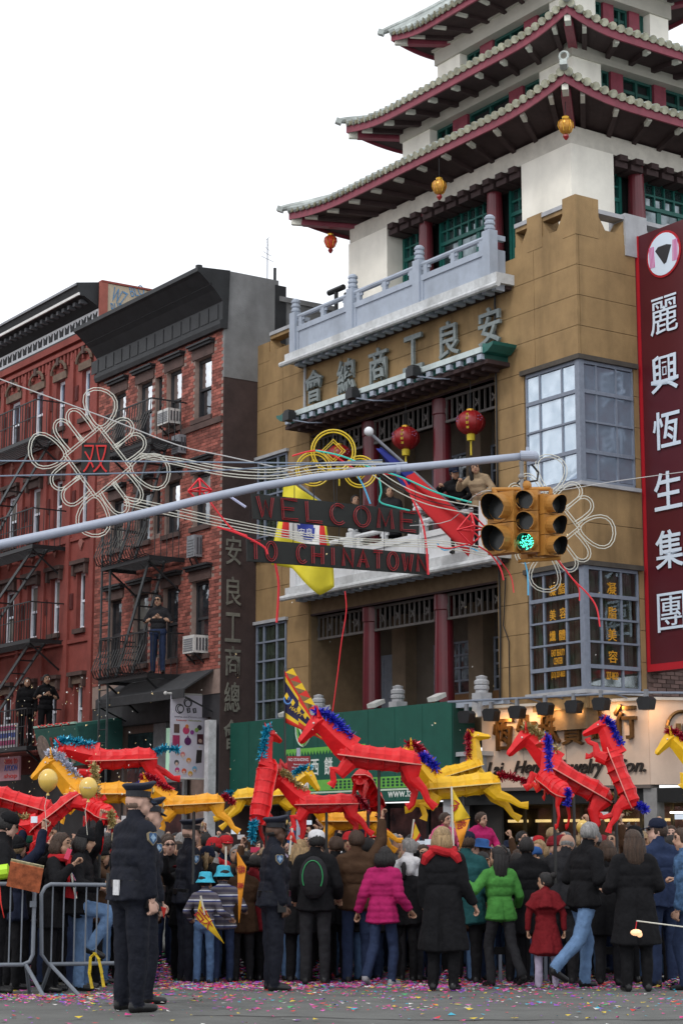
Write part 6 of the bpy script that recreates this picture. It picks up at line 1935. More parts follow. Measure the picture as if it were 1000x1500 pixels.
horse(540, 1160, 23.9, 250, 30, 0, .95, h_red, 'gold', 'red', 'red horse coming head on below the biggest horse with dark red tinsel', ('down', 'down'), ('hdown', 'push'), -10, (-.2, -.2), head=False)
horse(516, 1203, 25.2, 180, 0, 0, .95, h_ora, None, None, 'orange yellow horse low in the crowd behind the carrying poles', ('down', 'tuck'), ('push', 'push2'), -10)
horse(676, 1152, 23.4, 180, -5, 0, 1.12, h_yel, 'red', 'red', 'large yellow horse galloping left with dark red mane and tail before the shop pier', ('reach', 'tuck'), ('push', 'push2'), 5, (-.42, -.12))
horse(672, 1130, 24.6, 22, 16, 0, .8, h_yel, 'red', None, 'yellow horse looking right with a dark red mane, behind the large yellow horse', ('tuck', 'tuck'), ('push', 'push2'), 22)
horse(812, 1152, 22.2, 108, 20, 0, .88, h_red, 'blue', 'blue', 'red horse seen from behind with a blue tail below the gold maned one', ('tuck', 'reach'), ('hdown', 'hdown'), 15, (-.05, -.25))
horse(844, 1147, 23.2, 180, 30, 0, 1.12, h_red, 'gold', 'gold', 'red horse with a gold mane climbing diagonally across the jewellery sign', ('tuck', 'tuck'), ('hdown', 'hdown'), -38, (-.3, -.1))
horse(908, 1140, 23.0, 150, 68, 14, .92, h_red, 'blue', 'blue', 'red horse standing upright with bright blue mane at the right', ('tuck', 'reach'), ('hdown', 'push'), -55, (-.15, .1))
horse(1050, 1126, 22.5, 180, 10, 0, .9, h_yel, 'red', None, 'yellow horse head and forelegs cut by the right edge', ('down', 'tuck'), ('push', 'push2'), -20)
# ------------------------------------------------------------------ people
# a figure is laid out as tapered capsules along its joints, fused into one skin by a voxel remesh; +Y is forward, +X its right
from mathutils import noise
TOP, BOT, SKIN, SHOE, EYEC, LIP, HAIRM, GLV = range(8)


def capsule(m, a, b, ra, rb, n=10, flat=False):
    a = Vector(a); b = Vector(b); d = b - a; l = d.length
    if l < 1e-5: d = Vector((0, 0, 1)); b = a + d * 1e-4
    d = (b - a).normalized(); pts = []; rs = []
    for q in (-1.35, -.9, -.45): pts.append(a + d * (math.sin(q) * ra)); rs.append(math.cos(q) * ra)
    for t in (0, .5, 1): pts.append(a.lerp(b, t)); rs.append(ra + (rb - ra) * t)
    if not flat:
        for q in (.45, .9, 1.35): pts.append(b + d * (math.sin(q) * rb)); rs.append(math.cos(q) * rb)
    m.tube(pts, rs, n)


def dirv(az, el):
    """az 0 = forward, 90 = to the figure's right; el -90 = straight down"""
    return Vector((math.sin(R(az)) * math.cos(R(el)), math.cos(R(az)) * math.cos(R(el)), math.sin(R(el))))


def flat_(q):
    v = Vector(q[1]) - Vector(q[0]); return q[4] in (TOP, BOT) and v.length > .12 and abs(v.x) < v.length * .9


def build_body(lean=3, twist=0, hyaw=0, hpitch=0, armL=((-100, -78), (0, -75)), armR=((100, -78), (0, -75)), legL=((-90, -87), (180, -88)), legR=((90, -87), (180, -88)),
               bulk=.0, coat=None, fat=1.0, cape=None, skirt=None, puff=0, hood=False, bag=None, fem=0.0, kid=0.0, sleeve=True, vox=.017, glove=False, seated=False, sock=False, beard=False, collar=True):
    P_ = []  # (a, b, ra, rb, tag)
    hs = 1 + .28 * kid                                      # a child's head is larger for its height
    Ml = Matrix.Translation((0, 0, .95)) @ Matrix.Rotation(R(-lean), 4, 'X') @ Matrix.Rotation(R(-twist), 4, 'Z') @ Matrix.Translation((0, 0, -.95))
    def up(v): return Ml @ Vector(v)
    b = bulk; w = fat
    P_.append(((-.075 * w, -.01, .93), (.075 * w, -.01, .93), .108 * w + b * .3, .108 * w + b * .3, BOT if not (coat or skirt) else TOP))
    P_.append((up((-.068 * w, .0, 1.06)), up((.068 * w, .0, 1.06)), .094 * w + b * .5, .094 * w + b * .5, TOP))
    P_.append((up((-.08 * w, .01, 1.2)), up((.08 * w, .01, 1.2)), .097 * w + b * .5, .097 * w + b * .5, TOP))
    P_.append((up((-.10, .0, 1.32)), up((.10, .0, 1.32)), .104 + b * .5, .104 + b * .5, TOP))
    P_.append((up((-.155, -.015, 1.425)), up((.155, -.015, 1.425)), .056 + b * .45, .056 + b * .45, TOP))
    P_.append((up((-.08, -.015, 1.455)), up((.08, -.015, 1.455)), .055 + b * .4, .055 + b * .4, TOP))
    if collar: P_.append((up((0, -.012, 1.47)), up((0, -.004, 1.54)), .075 + b * .2, .07 + b * .1, TOP))
    P_.append((up((0, -.005, 1.46)), up((0, .015, 1.58)), .056, .053, SKIN))
    HM = Ml @ Matrix.Translation((0, .02, 1.645)) @ Matrix.Rotation(R(-hyaw), 4, 'Z') @ Matrix.Rotation(R(hpitch), 4, 'X') @ Matrix.Scale(hs, 4)
    def hd(v): return HM @ Vector(v)
    for a_, b_, r1, r2 in (((0, -.02, .02), (0, .01, .025), .088, .086), ((0, -.035, .01), (0, -.02, -.01), .083, .075), ((0, .02, -.02), (0, .035, -.075), .07, .05), ((-.03, .03, -.05), (.03, .03, -.05), .05, .05), ((0, .05, -.09), (0, .055, -.095), .032, .03),
                           ((0, .078, .02), (0, .104, -.018), .012, .018), ((-.03, .075, .04), (.03, .075, .04), .02, .02), ((-.082, -.005, .01), (-.088, -.012, -.03), .018, .012), ((.082, -.005, .01), (.088, -.012, -.03), .018, .012), ((-.014, .082, -.058), (.014, .082, -.058), .014, .014)):
        P_.append((hd(a_), hd(b_), r1 * hs, r2 * hs, SKIN))
    wrists = []
    for sd, arm_ in ((-1, armL), (1, armR)):
        sh = up((sd * .175, -.01, 1.415)); sw = (Ml.to_3x3())
        d1 = dirv(*arm_[0]); d2 = dirv(*arm_[1])
        el = sh + sw @ d1 * .285; wr = el + sw @ d2 * .25
        P_.append((sh, el, .056 + b * .55, .047 + b * .5, TOP)); P_.append((el, wr, .046 + b * .5 if sleeve else .04, .040 + b * .35 if sleeve else .03, TOP if sleeve else SKIN))
        hand_d = (sw @ d2).normalized()
        P_.append((wr, wr + hand_d * .035, .026, .027, GLV if glove else SKIN))
        wrists.append((wr + hand_d * .03, hand_d, sd))
    feet = []
    for sd, lg in ((-1, legL), (1, legR)):
        hp = Vector((sd * .09, -.01, .92)); d1 = dirv(*lg[0]); d2 = dirv(*lg[1])
        kn = hp + d1 * .42; an = kn + d2 * .42
        P_.append((hp, kn, .09 * w, .068 * w, BOT)); P_.append((kn, an + d2 * .03, .068 * w, .062, BOT))
        fd = Vector((sd * .18, 1, 0)).normalized()
        tilt = max(0, -(d2.y)) * .9
        fd = (fd + Vector((0, 0, -tilt))).normalized()
        P_.append((an + Vector((0, -.03, -.045)), an + fd * .15 + Vector((0, 0, -.05)), .042, .036, SHOE))
        P_.append((an + Vector((0, -.015, .0)), an + Vector((0, -.03, -.05)), .046, .045, SHOE if not sock else BOT))
        feet.append(an.z - .09)
    if coat:
        for sd in (-1, 1): P_.append((Vector((sd * .068, -.01, 1.0)), Vector((sd * (.075 + (.95 - coat) * .06), -.01, coat)), .102 * w + b * .5, .118 * w + b * .5 + (.95 - coat) * .06, TOP))
    if skirt:
        P_.append((Vector((-.05, 0, .98)), Vector((-.14, 0, skirt)), .12, .15, TOP)); P_.append((Vector((.05, 0, .98)), Vector((.14, 0, skirt)), .12, .15, TOP)); P_.append((Vector((0, .02, .98)), Vector((0, .05, skirt)), .12, .17, TOP)); P_.append((Vector((0, 0, .98)), Vector((0, -.1, skirt)), .12, .15, TOP))
    if cape:
        for sd in (-1, 1): P_.append((up((sd * .1, -.02, 1.42)), up((sd * .23, -.02, cape)), .1, .12, TOP))
        P_.append((up((0, -.05, 1.42)), up((0, -.1, cape)), .12, .15, TOP))
    if hood: P_.append((up((-.07, -.09, 1.47)), up((.07, -.09, 1.47)), .075, .075, TOP)); P_.append((up((0, -.13, 1.45)), up((0, -.13, 1.36)), .075, .06, TOP))
    m = MB()
    for a, c, r1, r2, tg in P_:
        capsule(m, a, c, r1, r2, flat=flat_((a, c, r1, r2, tg)))
    me = m.mesh('raw'); ob = bpy.data.objects.new('raw', me); COL.objects.link(ob)
    rm = ob.modifiers.new('r', 'REMESH'); rm.mode = 'VOXEL'; rm.voxel_size = vox
    s = ob.modifiers.new('s', 'SMOOTH'); s.iterations = 3; s.factor = .5
    dg = bpy.context.evaluated_depsgraph_get(); dg.update()
    out = bpy.data.meshes.new_from_object(ob.evaluated_get(dg))
    bpy.data.objects.remove(ob); bpy.data.meshes.remove(me)
    n = len(out.vertices); co = np.zeros(n * 3); out.vertices.foreach_get('co', co); co = co.reshape(-1, 3)
    # cloth folds
    nv = np.zeros(n * 3); out.vertices.foreach_get('normal', nv); nv = nv.reshape(-1, 3)
    def near(pts):
        D = np.full((len(pts), len(P_)), 9.0)
        for k, (a, c, r1, r2, tg) in enumerate(P_):
            a = np.array(a); c = np.array(c); d = c - a; l2 = max(d @ d, 1e-9)
            t = np.clip(((pts - a) @ d) / l2, 0, 1)
            fl_ = np.where(((pts - a) @ d) / l2 > 1 + .012 / math.sqrt(l2), .5, 0) if flat_(P_[k]) else 0
            D[:, k] = fl_ + np.linalg.norm(pts - (a + t[:, None] * d), axis=1) - (r1 + (r2 - r1) * t)
        return np.array([p[4] for p in P_])[D.argmin(1)]
    vt = near(co)
    f1 = np.array([noise.noise((x * 7, y * 7, z * 5)) * 1.5 + abs(noise.noise((x * 16 + 3, y * 16, z * 11))) * 1.3 - .3 for x, y, z in co.tolist()])
    amp = np.where(vt == TOP, .0075, np.where(vt == BOT, .008, 0))
    if puff: f1 = np.where(vt == TOP, 1.15 * (np.abs(np.sin(co[:, 2] * math.pi / .085)) - .5) + .3 * f1, f1)
    co = co + nv * (amp * f1)[:, None]
    co[:, 2] -= 0 if seated else min(feet)
    zoff = 0 if seated else min(feet)
    out.vertices.foreach_set('co', co.ravel())
    nf = len(out.polygons); fc = np.zeros(nf * 3); out.polygons.foreach_get('center', fc); fc = fc.reshape(-1, 3)
    ft = near(fc + np.array([0, 0, zoff]))
    hi = np.array(HM.inverted())
    hl = (np.c_[fc + np.array([0, 0, zoff]), np.ones(nf)] @ hi.T)[:, :3]
    for sx in (-1, 1):
        ft[(np.linalg.norm((hl - np.array([sx * .033, .085, .018])) * np.array([1, 1, 1.7]), axis=1) < .02) & (ft == SKIN)] = EYEC
        ft[(np.linalg.norm((hl - np.array([sx * .034, .088, .045])) * np.array([.7, 1, 2.4]), axis=1) < .02) & (ft == SKIN)] = HAIRM
    ft[(np.linalg.norm((hl - np.array([0, .098, -.058])) * np.array([.75, 1, 2.0]), axis=1) < .021) & (ft == SKIN)] = LIP
    if beard: ft[(hl[:, 1] > .0) & (hl[:, 2] < -.045) & (hl[:, 2] > -.14) & (ft == SKIN)] = HAIRM
    out.materials.clear()
    for _ in range(8): out.materials.append(None)
    out.polygons.foreach_set('material_index', ft.astype(np.int32)); out.polygons.foreach_set('use_smooth', np.ones(nf, bool))
    out.update()
    sh = Matrix.Translation((0, 0, -zoff))
    return dict(mesh=out, head=sh @ HM, hands=[(sh @ w_, d, sd) for w_, d, sd in wrists], chest=sh @ Ml, zoff=zoff)


# ---- shared hair, hats, hands, bags (head frame: origin at the head centre, +Y face)
def headshell(kind):
    m = MB()
    if kind in ('short', 'long', 'bob', 'bun', 'curly', 'tail'):
        b = MB().ball((0, -.014, .022), (.100, .116, .112), 14, 10)
        vs = []
        for p in b.v:
            x, y, z = p
            fr = y > .03 and z < .075
            if fr: y = min(y, .045 + max(0, z - .03) * .6)
            if z < -.045 and kind == 'short': z = -.045 + (z + .045) * .3; y = min(y, -.02 if abs(x) < .09 else y)
            j = .004 * math.sin(x * 90 + z * 70) + .003 * math.sin(y * 130)
            vs.append((x * (1 + j * 3), y + j, z + j))
        m.add(vs, b.f)
    if kind == 'long':
        for k in range(7):
            a = -1.25 + k * .42; x = math.sin(a) * .085; y = -.02 - math.cos(a) * .075
            m.tube([(x, y, .03), (x * 1.15, y * 1.15 - .0, -.1), (x * 1.15, y * 1.1 - .01, -.22), (x * .95, y * 1.05 - .015, -.33)], [.045, .05, .046, .02], 7)
    if kind == 'bob':
        for k in range(9):
            a = -1.6 + k * .4; x = math.sin(a) * .09; y = -.015 - math.cos(a) * .075
            m.tube([(x, y, .03), (x * 1.12, y * 1.1, -.07), (x * 1.05, y, -.15)], [.04, .046, .02], 7)
    if kind == 'bun': m.ball((0, -.12, .08), .045, 10, 7)
    if kind == 'tail': m.tube([(0, -.11, .05), (0, -.16, .0), (0, -.15, -.12), (0, -.14, -.2)], [.03, .036, .03, .01], 8)
    if kind == 'fringe':
        b = MB().ball((0, -.014, -.004), (.086, .0965, .055), 14, 8)
        m.add([(x, min(y, .0), z - .01) for x, y, z in b.v], b.f)
    if kind == 'beanie':
        m.lathe([(.104, -.005), (.107, .04), (.098, .085), (.07, .125), (.02, .143)], 16, (0, -.012, .02)).lathe([(.108, .0), (.112, .01), (.112, .04), (.108, .05)], 16, (0, -.012, .01))
    if kind == 'cap':
        m.lathe([(.1, .0), (.104, .03), (.096, .075), (.06, .108), (.01, .118)], 16, (0, -.012, .035))
        m.prism([(-.075, .06), (-.07, .14), (-.035, .175), (.035, .175), (.07, .14), (.075, .06)], lambda u, v, w: (u, v, w + .045 - (v - .06) * .25), -.004, .004)
    if kind == 'bucket':
        m.lathe([(.145, -.02), (.14, -.012), (.105, .04), (.1, .06), (.09, .125), (.06, .138), (.01, .14)], 18, (0, -.01, .015))
    if kind == 'wide':
        m.lathe([(.17, .02), (.165, .028), (.1, .045), (.1, .12), (.07, .14), (.01, .142)], 18, (0, -.01, .02))
    return m


hood_pts = None
HAIR = {k: headshell(k).mesh('hair', [None], True) for k in ('short', 'long', 'bob', 'bun', 'tail', 'fringe')}
HATS = {k: headshell(k).mesh('hat', [None], True) for k in ('beanie', 'cap', 'bucket', 'wide')}


def hand_mesh(side, curl):
    m = MB()
    m.tube([(0, -.01, 0), (0, .02, 0), (0, .075, 0), (0, .088, 0)], [.024, .036, .04, .028], 8, flat=1.0, up=(1, 0, 0))
    m.v = [(x, y, z * .42) for x, y, z in m.v]
    for k, (x, l) in enumerate(((-.03, .062), (-.010, .072), (.011, .068), (.031, .052))):
        x *= side * -1
        p = Vector((x, .078, 0)); pts = [p]; a = 0
        for s_ in (.45, .32, .26):
            a += R(curl * (1 + .12 * k)); p = p + Vector((x * .1, math.cos(a), -math.sin(a))).normalized() * (l * s_); pts.append(p)
        m.tube(pts, [.0105, .0098, .009, .007], 6)
    tx = side * -1
    m.tube([(tx * .022, .012, -.004), (tx * .05, .038, -.016), (tx * .058, .062, -.028), (tx * .052, .082, -.036)], [.014, .0125, .0105, .008], 6)
    return m.mesh('hand', [None], True)


HANDS = {(s, c): hand_mesh(s, c) for s in (-1, 1) for c in (18, 48)}
skins = [M('skin_%d' % i, c, .55, .1, 9) for i, c in enumerate(((.46, .27, .19), (.40, .235, .155), (.50, .31, .24), (.09, .045, .028), (.30, .165, .10)))]
eye_m = M('eye_dark', (.015, .012, .012), .3, 0); lip_m = M('lip', (.28, .09, .08), .5, 0)
hairm = {'stubble': M('hair_stubble', (.15, .10, .075), .8, .2, 40), 'black': M('hair_black', (.011, .0095, .0095), .5, .6, 55, .7, 110, streak=True), 'brown': M('hair_brown', (.045, .024, .014), .5, .6, 55, .7, 110, streak=True), 'grey': M('hair_grey', (.24, .235, .23), .5, .6, 55, .7, 110, streak=True), 'blonde': M('hair_blonde', (.30, .20, .10), .5, .6, 55, .7, 110, streak=True)}


def clothm(name, col, rough=.85, var=.2, **k): return M('cloth_' + name, col, rough, var, k.pop('scale', 9), .55, 20, spec=.15, **k)


CL = {n: clothm(n, c) for n, c in dict(black=(.008, .008, .0095), charcoal=(.02, .02, .023), navy=(.012, .016, .034), dkblue=(.022, .034, .075), blue=(.03, .09, .26), denim=(.075, .135, .25), ltdenim=(.13, .22, .38), brown=(.06, .032, .018), grey=(.13, .13, .135), white=(.60, .60, .62), red=(.40, .018, .024), dkred=(.17, .012, .018), magenta=(.36, .016, .105),
                                     green=(.06, .22, .045), olive=(.045, .05, .025), beige=(.30, .22, .14), pink=(.52, .10, .20), purple=(.10, .03, .14), teal=(.015, .07, .075), cyan=(.06, .42, .58), orange=(.5, .14, .02), yellow=(.55, .36, .03), lilac=(.34, .30, .40)).items()}
police_navy = M('police_navy', (.0075, .009, .016), .75, .25, 8, .55, 20, spec=.2)
police_leather = M('police_leather', (.008, .008, .009), .3, .1)
shoe_k = M('shoe_black', (.010, .010, .011), .35, .2); shoe_w = M('shoe_pale', (.34, .34, .36), .6, .2)
stripe_m = None


def stripe_material():
    m = bpy.data.materials.new('striped_knit'); m.use_nodes = True; nt = m.node_tree; N = nt.nodes; L = nt.links
    tc = N.new('ShaderNodeTexCoord'); sx = N.new('ShaderNodeSeparateXYZ'); L.new(tc.outputs['Object'], sx.inputs[0])
    mu = N.new('ShaderNodeMath'); mu.operation = 'MULTIPLY'; mu.inputs[1].default_value = 6.4; L.new(sx.outputs[2], mu.inputs[0])
    fr = N.new('ShaderNodeMath'); fr.operation = 'FRACT'; L.new(mu.outputs[0], fr.inputs[0])
    cr_ = N.new('ShaderNodeValToRGB'); cr_.color_ramp.interpolation = 'CONSTANT'; e = cr_.color_ramp.elements
    e[0].position = 0; e[0].color = (.06, .055, .085, 1); e[1].position = .3; e[1].color = (.13, .12, .14, 1)
    for p_, c in ((.55, (.03, .04, .16, 1)), (.68, (.50, .52, .58, 1)), (.8, (.10, .09, .10, 1))):
        x = e.new(p_); x.color = c
    L.new(fr.outputs[0], cr_.inputs[0]); b = N['Principled BSDF']; L.new(cr_.outputs[0], b.inputs['Base Color']); b.inputs['Roughness'].default_value = .9
    MATS['striped_knit'] = m
    return m


stripe_m = stripe_material()
BOD = {}


def body(key, **k):
    if key not in BOD: BOD[key] = build_body(**k)
    return BOD[key]


def person(label, px, Z, h, heading, bd, top, bot, skin=0, shoe=None, hair=('short', 'black'), hat=None, group=None, zoff=0.0, hands=48, glasses=False, z=None, wx=None):
    """heading: 0 = away from the camera, 90 = to the picture's right"""
    x = wx if wx is not None else (px - 500) / FPX * Z * math.cos(PITCH) * (1 + (1.0 - 1.6) * 0)
    zz = (gz(Z) if z is None else z) + zoff
    o = link('person', bd['mesh']); tag(o, label, 'person', group)
    s = h / 1.75
    o.matrix_world = Matrix.Translation((x, Z, zz)) @ Matrix.Rotation(R(-heading), 4, 'Z') @ Matrix.Scale(s, 4)
    sk = skins[skin] if isinstance(skin, int) else skin
    hm = hairm[hair[1]] if hair else hairm['black']
    omat(o, top, bot, sk, shoe or shoe_k, eye_m, lip_m, hm, CL['black'])
    hd = bd['head']
    if hair: c = link('hair', HAIR[hair[0]], o, hd); omat(c, hm)
    if hat: c = link('hat', HATS[hat[0]], o, hd); omat(c, hat[1])
    if hands:
        for w, d, sd in bd['hands']:
            d = d.normalized(); xa = Vector((sd, 0, 0)) if abs(d.z) < .75 else Vector((0, 1, 0)) * -sd
            if d.z < -.75: xa = Vector((0, 1, 0)) * (1 if sd < 0 else -1)
            xa = (xa - d * xa.dot(d)).normalized(); za = xa.cross(d)
            m = Matrix((xa, d, za)).transposed().to_4x4(); m.translation = w
            c = link('hand', HANDS[(int(sd), hands)], o, m); omat(c, sk)
    if glasses:
        g_ = MB()
        for sx in (-1, 1): g_.prism([(sx * .033 + .026 * math.cos(q), .02 + .017 * math.sin(q)) for q in np.linspace(0, 6.283, 9)[:-1]], lambda u, v, w: (u, w, v), .098, .105)
        g_.bar((-.01, .103, .024), (.01, .103, .024), .006).bar((-.058, .1, .024), (-.088, -.0, .024), .006).bar((.058, .1, .024), (.088, 0, .024), .006)
        c = link('glasses', g_.mesh('glasses', [MATS['eye_dark']]), o, hd)
    return o


def extra(o, bd, name, mb, mats, frame='chest', kind=None):
    if not isinstance(mats, (list, tuple)): mats = [mats]
    f = bd[frame] if frame in ('chest', 'head') else Matrix.Translation((0, 0, -bd['zoff']))
    return link(name, mb.mesh(name, mats), o, f)


# ---- police officers
cap_top, cap_band, cap_visor, badge_m = M('cap_cloth', (.018, .022, .040), .7, .1), M('cap_band', (.010, .011, .016), .5, .1), M('visor_gloss', (.008, .008, .009), .12, 0), M('badge_gold', (.6, .42, .12), .3, .1, metal=.7)
patch_b, patch_w, patch_g = M('patch_blue', (.025, .075, .17), .6, .3, 60), M('patch_white', (.22, .33, .45), .6, .3, 80), M('patch_gold', (.25, .2, .12), .6, .2)


def officer(label, px, Z, h, heading, bd, skin, hair, group='police officers in dark uniform'):
    o = person(label, px, Z, h, heading, bd, police_navy, police_navy, skin, shoe_k, hair, None, group, hands=48)
    hd = bd['head']
    hat = link('police_cap', MB().lathe([(.102, .0), (.104, .045), (.104, .05)], 20, (0, -.012, .045)).mesh('police_cap', [cap_band]), o, hd)
    crown = MB().lathe([(.103, .051), (.135, .085), (.142, .098), (.12, .112), (.02, .116)], 22, (0, -.012, .045))
    crown.v = [(x, y, z + max(0, y) * .28 - max(0, -y) * .06) for x, y, z in crown.v]
    link('cap_crown', crown.mesh('cap_crown', [cap_top], True), hat)
    link('visor', MB().prism([(-.085, .05), (-.08, .105), (-.045, .14), (.045, .14), (.08, .105), (.085, .05)], lambda u, v, w: (u, v, w + .05 - (v - .05) * .45), -.004, .004).mesh('visor', [cap_visor]), hat)
    link('badge', MB().prism([(-.022, .0), (0, -.02), (.022, 0), (.018, .035), (-.018, .035)], lambda u, v, w: (u, w + .103, v + .095), 0, .012).mesh('badge', [badge_m]), hat)
    ch = bd['chest']
    for sd in (-1, 1):                                      # shoulder patches: shield with a coloured field
        base = ch @ Matrix.Translation((sd * .287, -.012, 1.36)) @ Matrix.Rotation(R(-90 * sd), 4, 'Z') @ Matrix.Rotation(R(8), 4, 'X')
        sh = [(-.042, .038), (-.025, .05), (0, .043), (.025, .05), (.042, .038), (.038, -.018), (.0, -.06), (-.038, -.018)]
        def pt_(sc_, d0, d1): return MB().prism([(u * sc_, v * sc_) for u, v in sh], lambda u, v, w: (u, -w, v), d0, d1)
        pch = link('shoulder_patch', pt_(1, -.03, .0).mesh('shoulder_patch', [patch_g]), o, base @ Matrix.Rotation(R(180), 4, 'Z'))
        link('patch_field', pt_(.86, .0, .003).mesh('patch_field', [patch_b]), pch)
        link('patch_emblem', MB().prism([(-.026, .0), (0, .034), (.026, 0), (.012, -.012), (.0, -.034), (-.012, -.012)], lambda u, v, w: (u, -w, v), .0035, .006).mesh('patch_emblem', [patch_w]), pch)
    belt = MB().lathe([(.17, -.03), (.176, -.028), (.176, .028), (.17, .03)], 24); belt.v = [(x * 1.32, y * .98, z) for x, y, z in belt.v]
    bl = link('belt', belt.mesh('belt', [police_leather]), o, Matrix.Translation((0, 0, 1.0 - bd['zoff'])))
    link('holster', MB().obox(Matrix.Translation((.235, .02, -.09)), .05, .09, .2).mesh('holster', [police_leather]), bl)
    link('pouch', MB().obox(Matrix.Translation((-.22, .06, -.01)), .04, .08, .09).mesh('pouch', [police_leather]), bl)
    link('radio', MB().obox(Matrix.Translation((-.2, -.09, .0)), .05, .05, .16).tube([(-.2, -.09, .08), (-.2, -.1, .22)], .006, 5).mesh('radio', [police_leather]), bl)
    return o


A_DN = ((-100, -80), (-5, -72)); B_DN = ((100, -80), (5, -72))
bd = body('cop_a', lean=2, hyaw=18, hpitch=-2, armL=((-95, -80), (20, -60)), armR=((105, -78), (40, -78)), legL=((-60, -86), (-170, -88)), legR=((100, -85), (150, -88)), bulk=.055, fat=1.3, vox=.014, coat=.86)
o1 = officer('nearest tall police officer in a peaked cap with white paper in the back pocket', 196, 16.1, 1.82, 52, bd, 2, ('fringe', 'stubble'))
extra(o1, bd, 'pocket_paper', MB().obox(Matrix.Translation((.05, -.185, .97)) @ Matrix.Rotation(.1, 4, 'Z'), .075, .012, .12), CL['white'], 'base')
bd = body('cop_b', lean=2, hyaw=10, armL=A_DN, armR=B_DN, legL=((-60, -84), (-170, -88)), legR=((60, -84), (170, -86)), bulk=.03, fat=1.08, coat=.86)
officer('police officer almost hidden right behind the nearest tall one', 214, 17.6, 1.78, 62, bd, 2, ('fringe', 'stubble'))
bd = body('cop_c', lean=1, hyaw=12, hpitch=-3, armL=A_DN, armR=((110, -80), (40, -74)), legL=((-60, -86), (-170, -88)), legR=((80, -86), (170, -88)), bulk=.05, fat=1.22, vox=.015, coat=.86)
officer('police officer with a shaved head under his cap, standing by the two blue hatted children', 277, 23.2, 1.87, 68, bd, 2, ('fringe', 'stubble'))
bd = body('cop_d', lean=0, hyaw=6, hpitch=-2, armL=((-95, -80), (40, -70)), armR=((95, -82), (20, -76)), legL=((-70, -87), (-170, -89)), legR=((90, -86), (170, -88)), bulk=.055, fat=1.28, vox=.015, coat=.86)
officer('dark skinned police officer in profile beside the China flag, facing right', 402, 20.6, 1.77, 74, bd, 3, ('fringe', 'black'))

# ---- people seen from behind along the road, each in their own pose
walk1 = dict(legL=((-20, -74), (180, -80)), legR=((170, -76), (180, -52)))
walk2 = dict(legL=((170, -78), (180, -56)), legR=((10, -76), (178, -82)))
bd = body('pink', lean=4, hyaw=-25, hpitch=-4, armL=((-150, -66), (-60, -62)), armR=((110, -74), (20, -40)), bulk=.055, coat=.80, puff=1, vox=.014, **walk2)
person('young woman with black hair in a quilted magenta jacket and jeans, walking', 560, 22.2, 1.56, 28, bd, CL['magenta'], CL['dkblue'], 1, shoe_w, ('bob', 'black'), group='people walking along the road')
bd = body('blonde', lean=2, hyaw=35, hpitch=4, armL=((-100, -80), (0, -74)), armR=((100, -78), (40, -55)), bulk=.05, coat=.42, fat=1.12, vox=.015, hood=False)
o = person('woman with grey blonde hair in a long black coat and a bright red scarf', 648, 20.6, 1.70, 15, bd, CL['black'], CL['black'], 0, shoe_k, ('bob', 'blonde'), group='people walking along the road')
sc_ = MB().tube([(.12 * math.cos(q), -.0 + .1 * math.sin(q), 1.50 + .02 * math.sin(2 * q)) for q in np.linspace(0, 6.283, 15)[:-1]], .05, 8, closed=True).tube([(-.1, -.06, 1.49), (-.17, -.09, 1.43), (-.2, -.07, 1.36)], [.05, .055, .04], 8).tube([(.1, -.06, 1.49), (.17, -.09, 1.44), (.2, -.08, 1.38)], [.05, .05, .035], 8)
extra(o, bd, 'scarf', sc_, CL['red'])
bd = body('white_hood', lean=2, hyaw=-50, hpitch=6, armL=((-80, -60), (-10, 10)), armR=((100, -76), (10, -40)), bulk=.05, coat=.82, hood=True, fat=1.05)
o = person('person with grey hair in a white hooded jacket over a dark lower half, looking left', 598, 23.4, 1.69, -10, bd, CL['white'], CL['charcoal'], 0, shoe_k, ('short', 'grey'), group='people walking along the road')
extra(o, bd, 'jacket_lower', MB().lathe([(.2, .80), (.21, .9), (.205, 1.1), (.195, 1.24)], 20), CL['black'], 'base').scale = (1.15, .95, 1)
bd = body('green', lean=4, hyaw=-35, hpitch=8, armL=((-100, -45), (-15, 35)), armR=((100, -70), (20, -30)), bulk=.035, coat=.84, **walk1)
o = person('woman with long dark hair in a bright green jacket lifting her left hand', 731, 22.0, 1.56, -22, bd, CL['green'], CL['charcoal'], 1, shoe_k, ('long', 'black'), group='people walking along the road')
bd = body('greyjk', lean=3, hyaw=20, armL=A_DN, armR=B_DN, bulk=.045, coat=.82)
person('person in a grey jacket just behind the woman in green', 756, 22.9, 1.50, 20, bd, CL['grey'], CL['charcoal'], 1, shoe_k, ('short', 'black'))
bd = body('redgirl', lean=2, hyaw=-70, hpitch=-2, armL=((-95, -70), (-20, -80)), armR=((95, -70), (20, -80)), bulk=.02, cape=1.22, skirt=.52, kid=.6, sock=True, legL=((-60, -84), (180, -86)), legR=((30, -80), (178, -70)))
o = person('little girl in a red coat with a shoulder cape, black hair and pale socks', 797, 21.2, 1.22, 5, bd, clothm('girl_red', (.15, .010, .014)), CL['lilac'], 1, shoe_k, ('bun', 'black'))
bd = body('jeansman', lean=7, hyaw=-15, hpitch=2, armL=((-120, -70), (-20, 15)), armR=((100, -70), (10, 35)), bulk=.05, fat=1.12, coat=.86, legL=((0, -76), (180, -84)), legR=((175, -72), (180, -40)), vox=.015)
person('grey haired man in a black jacket and blue jeans striding right under the red horses', 853, 21.3, 1.80, 62, bd, CL['black'], CL['ltdenim'], 0, shoe_k, ('short', 'grey'))
bd = body('baldman', lean=16, hyaw=-20, hpitch=-12, armL=((-80, -40), (0, 40)), armR=((80, -40), (0, 45)), bulk=.06, fat=1.15, coat=.86)
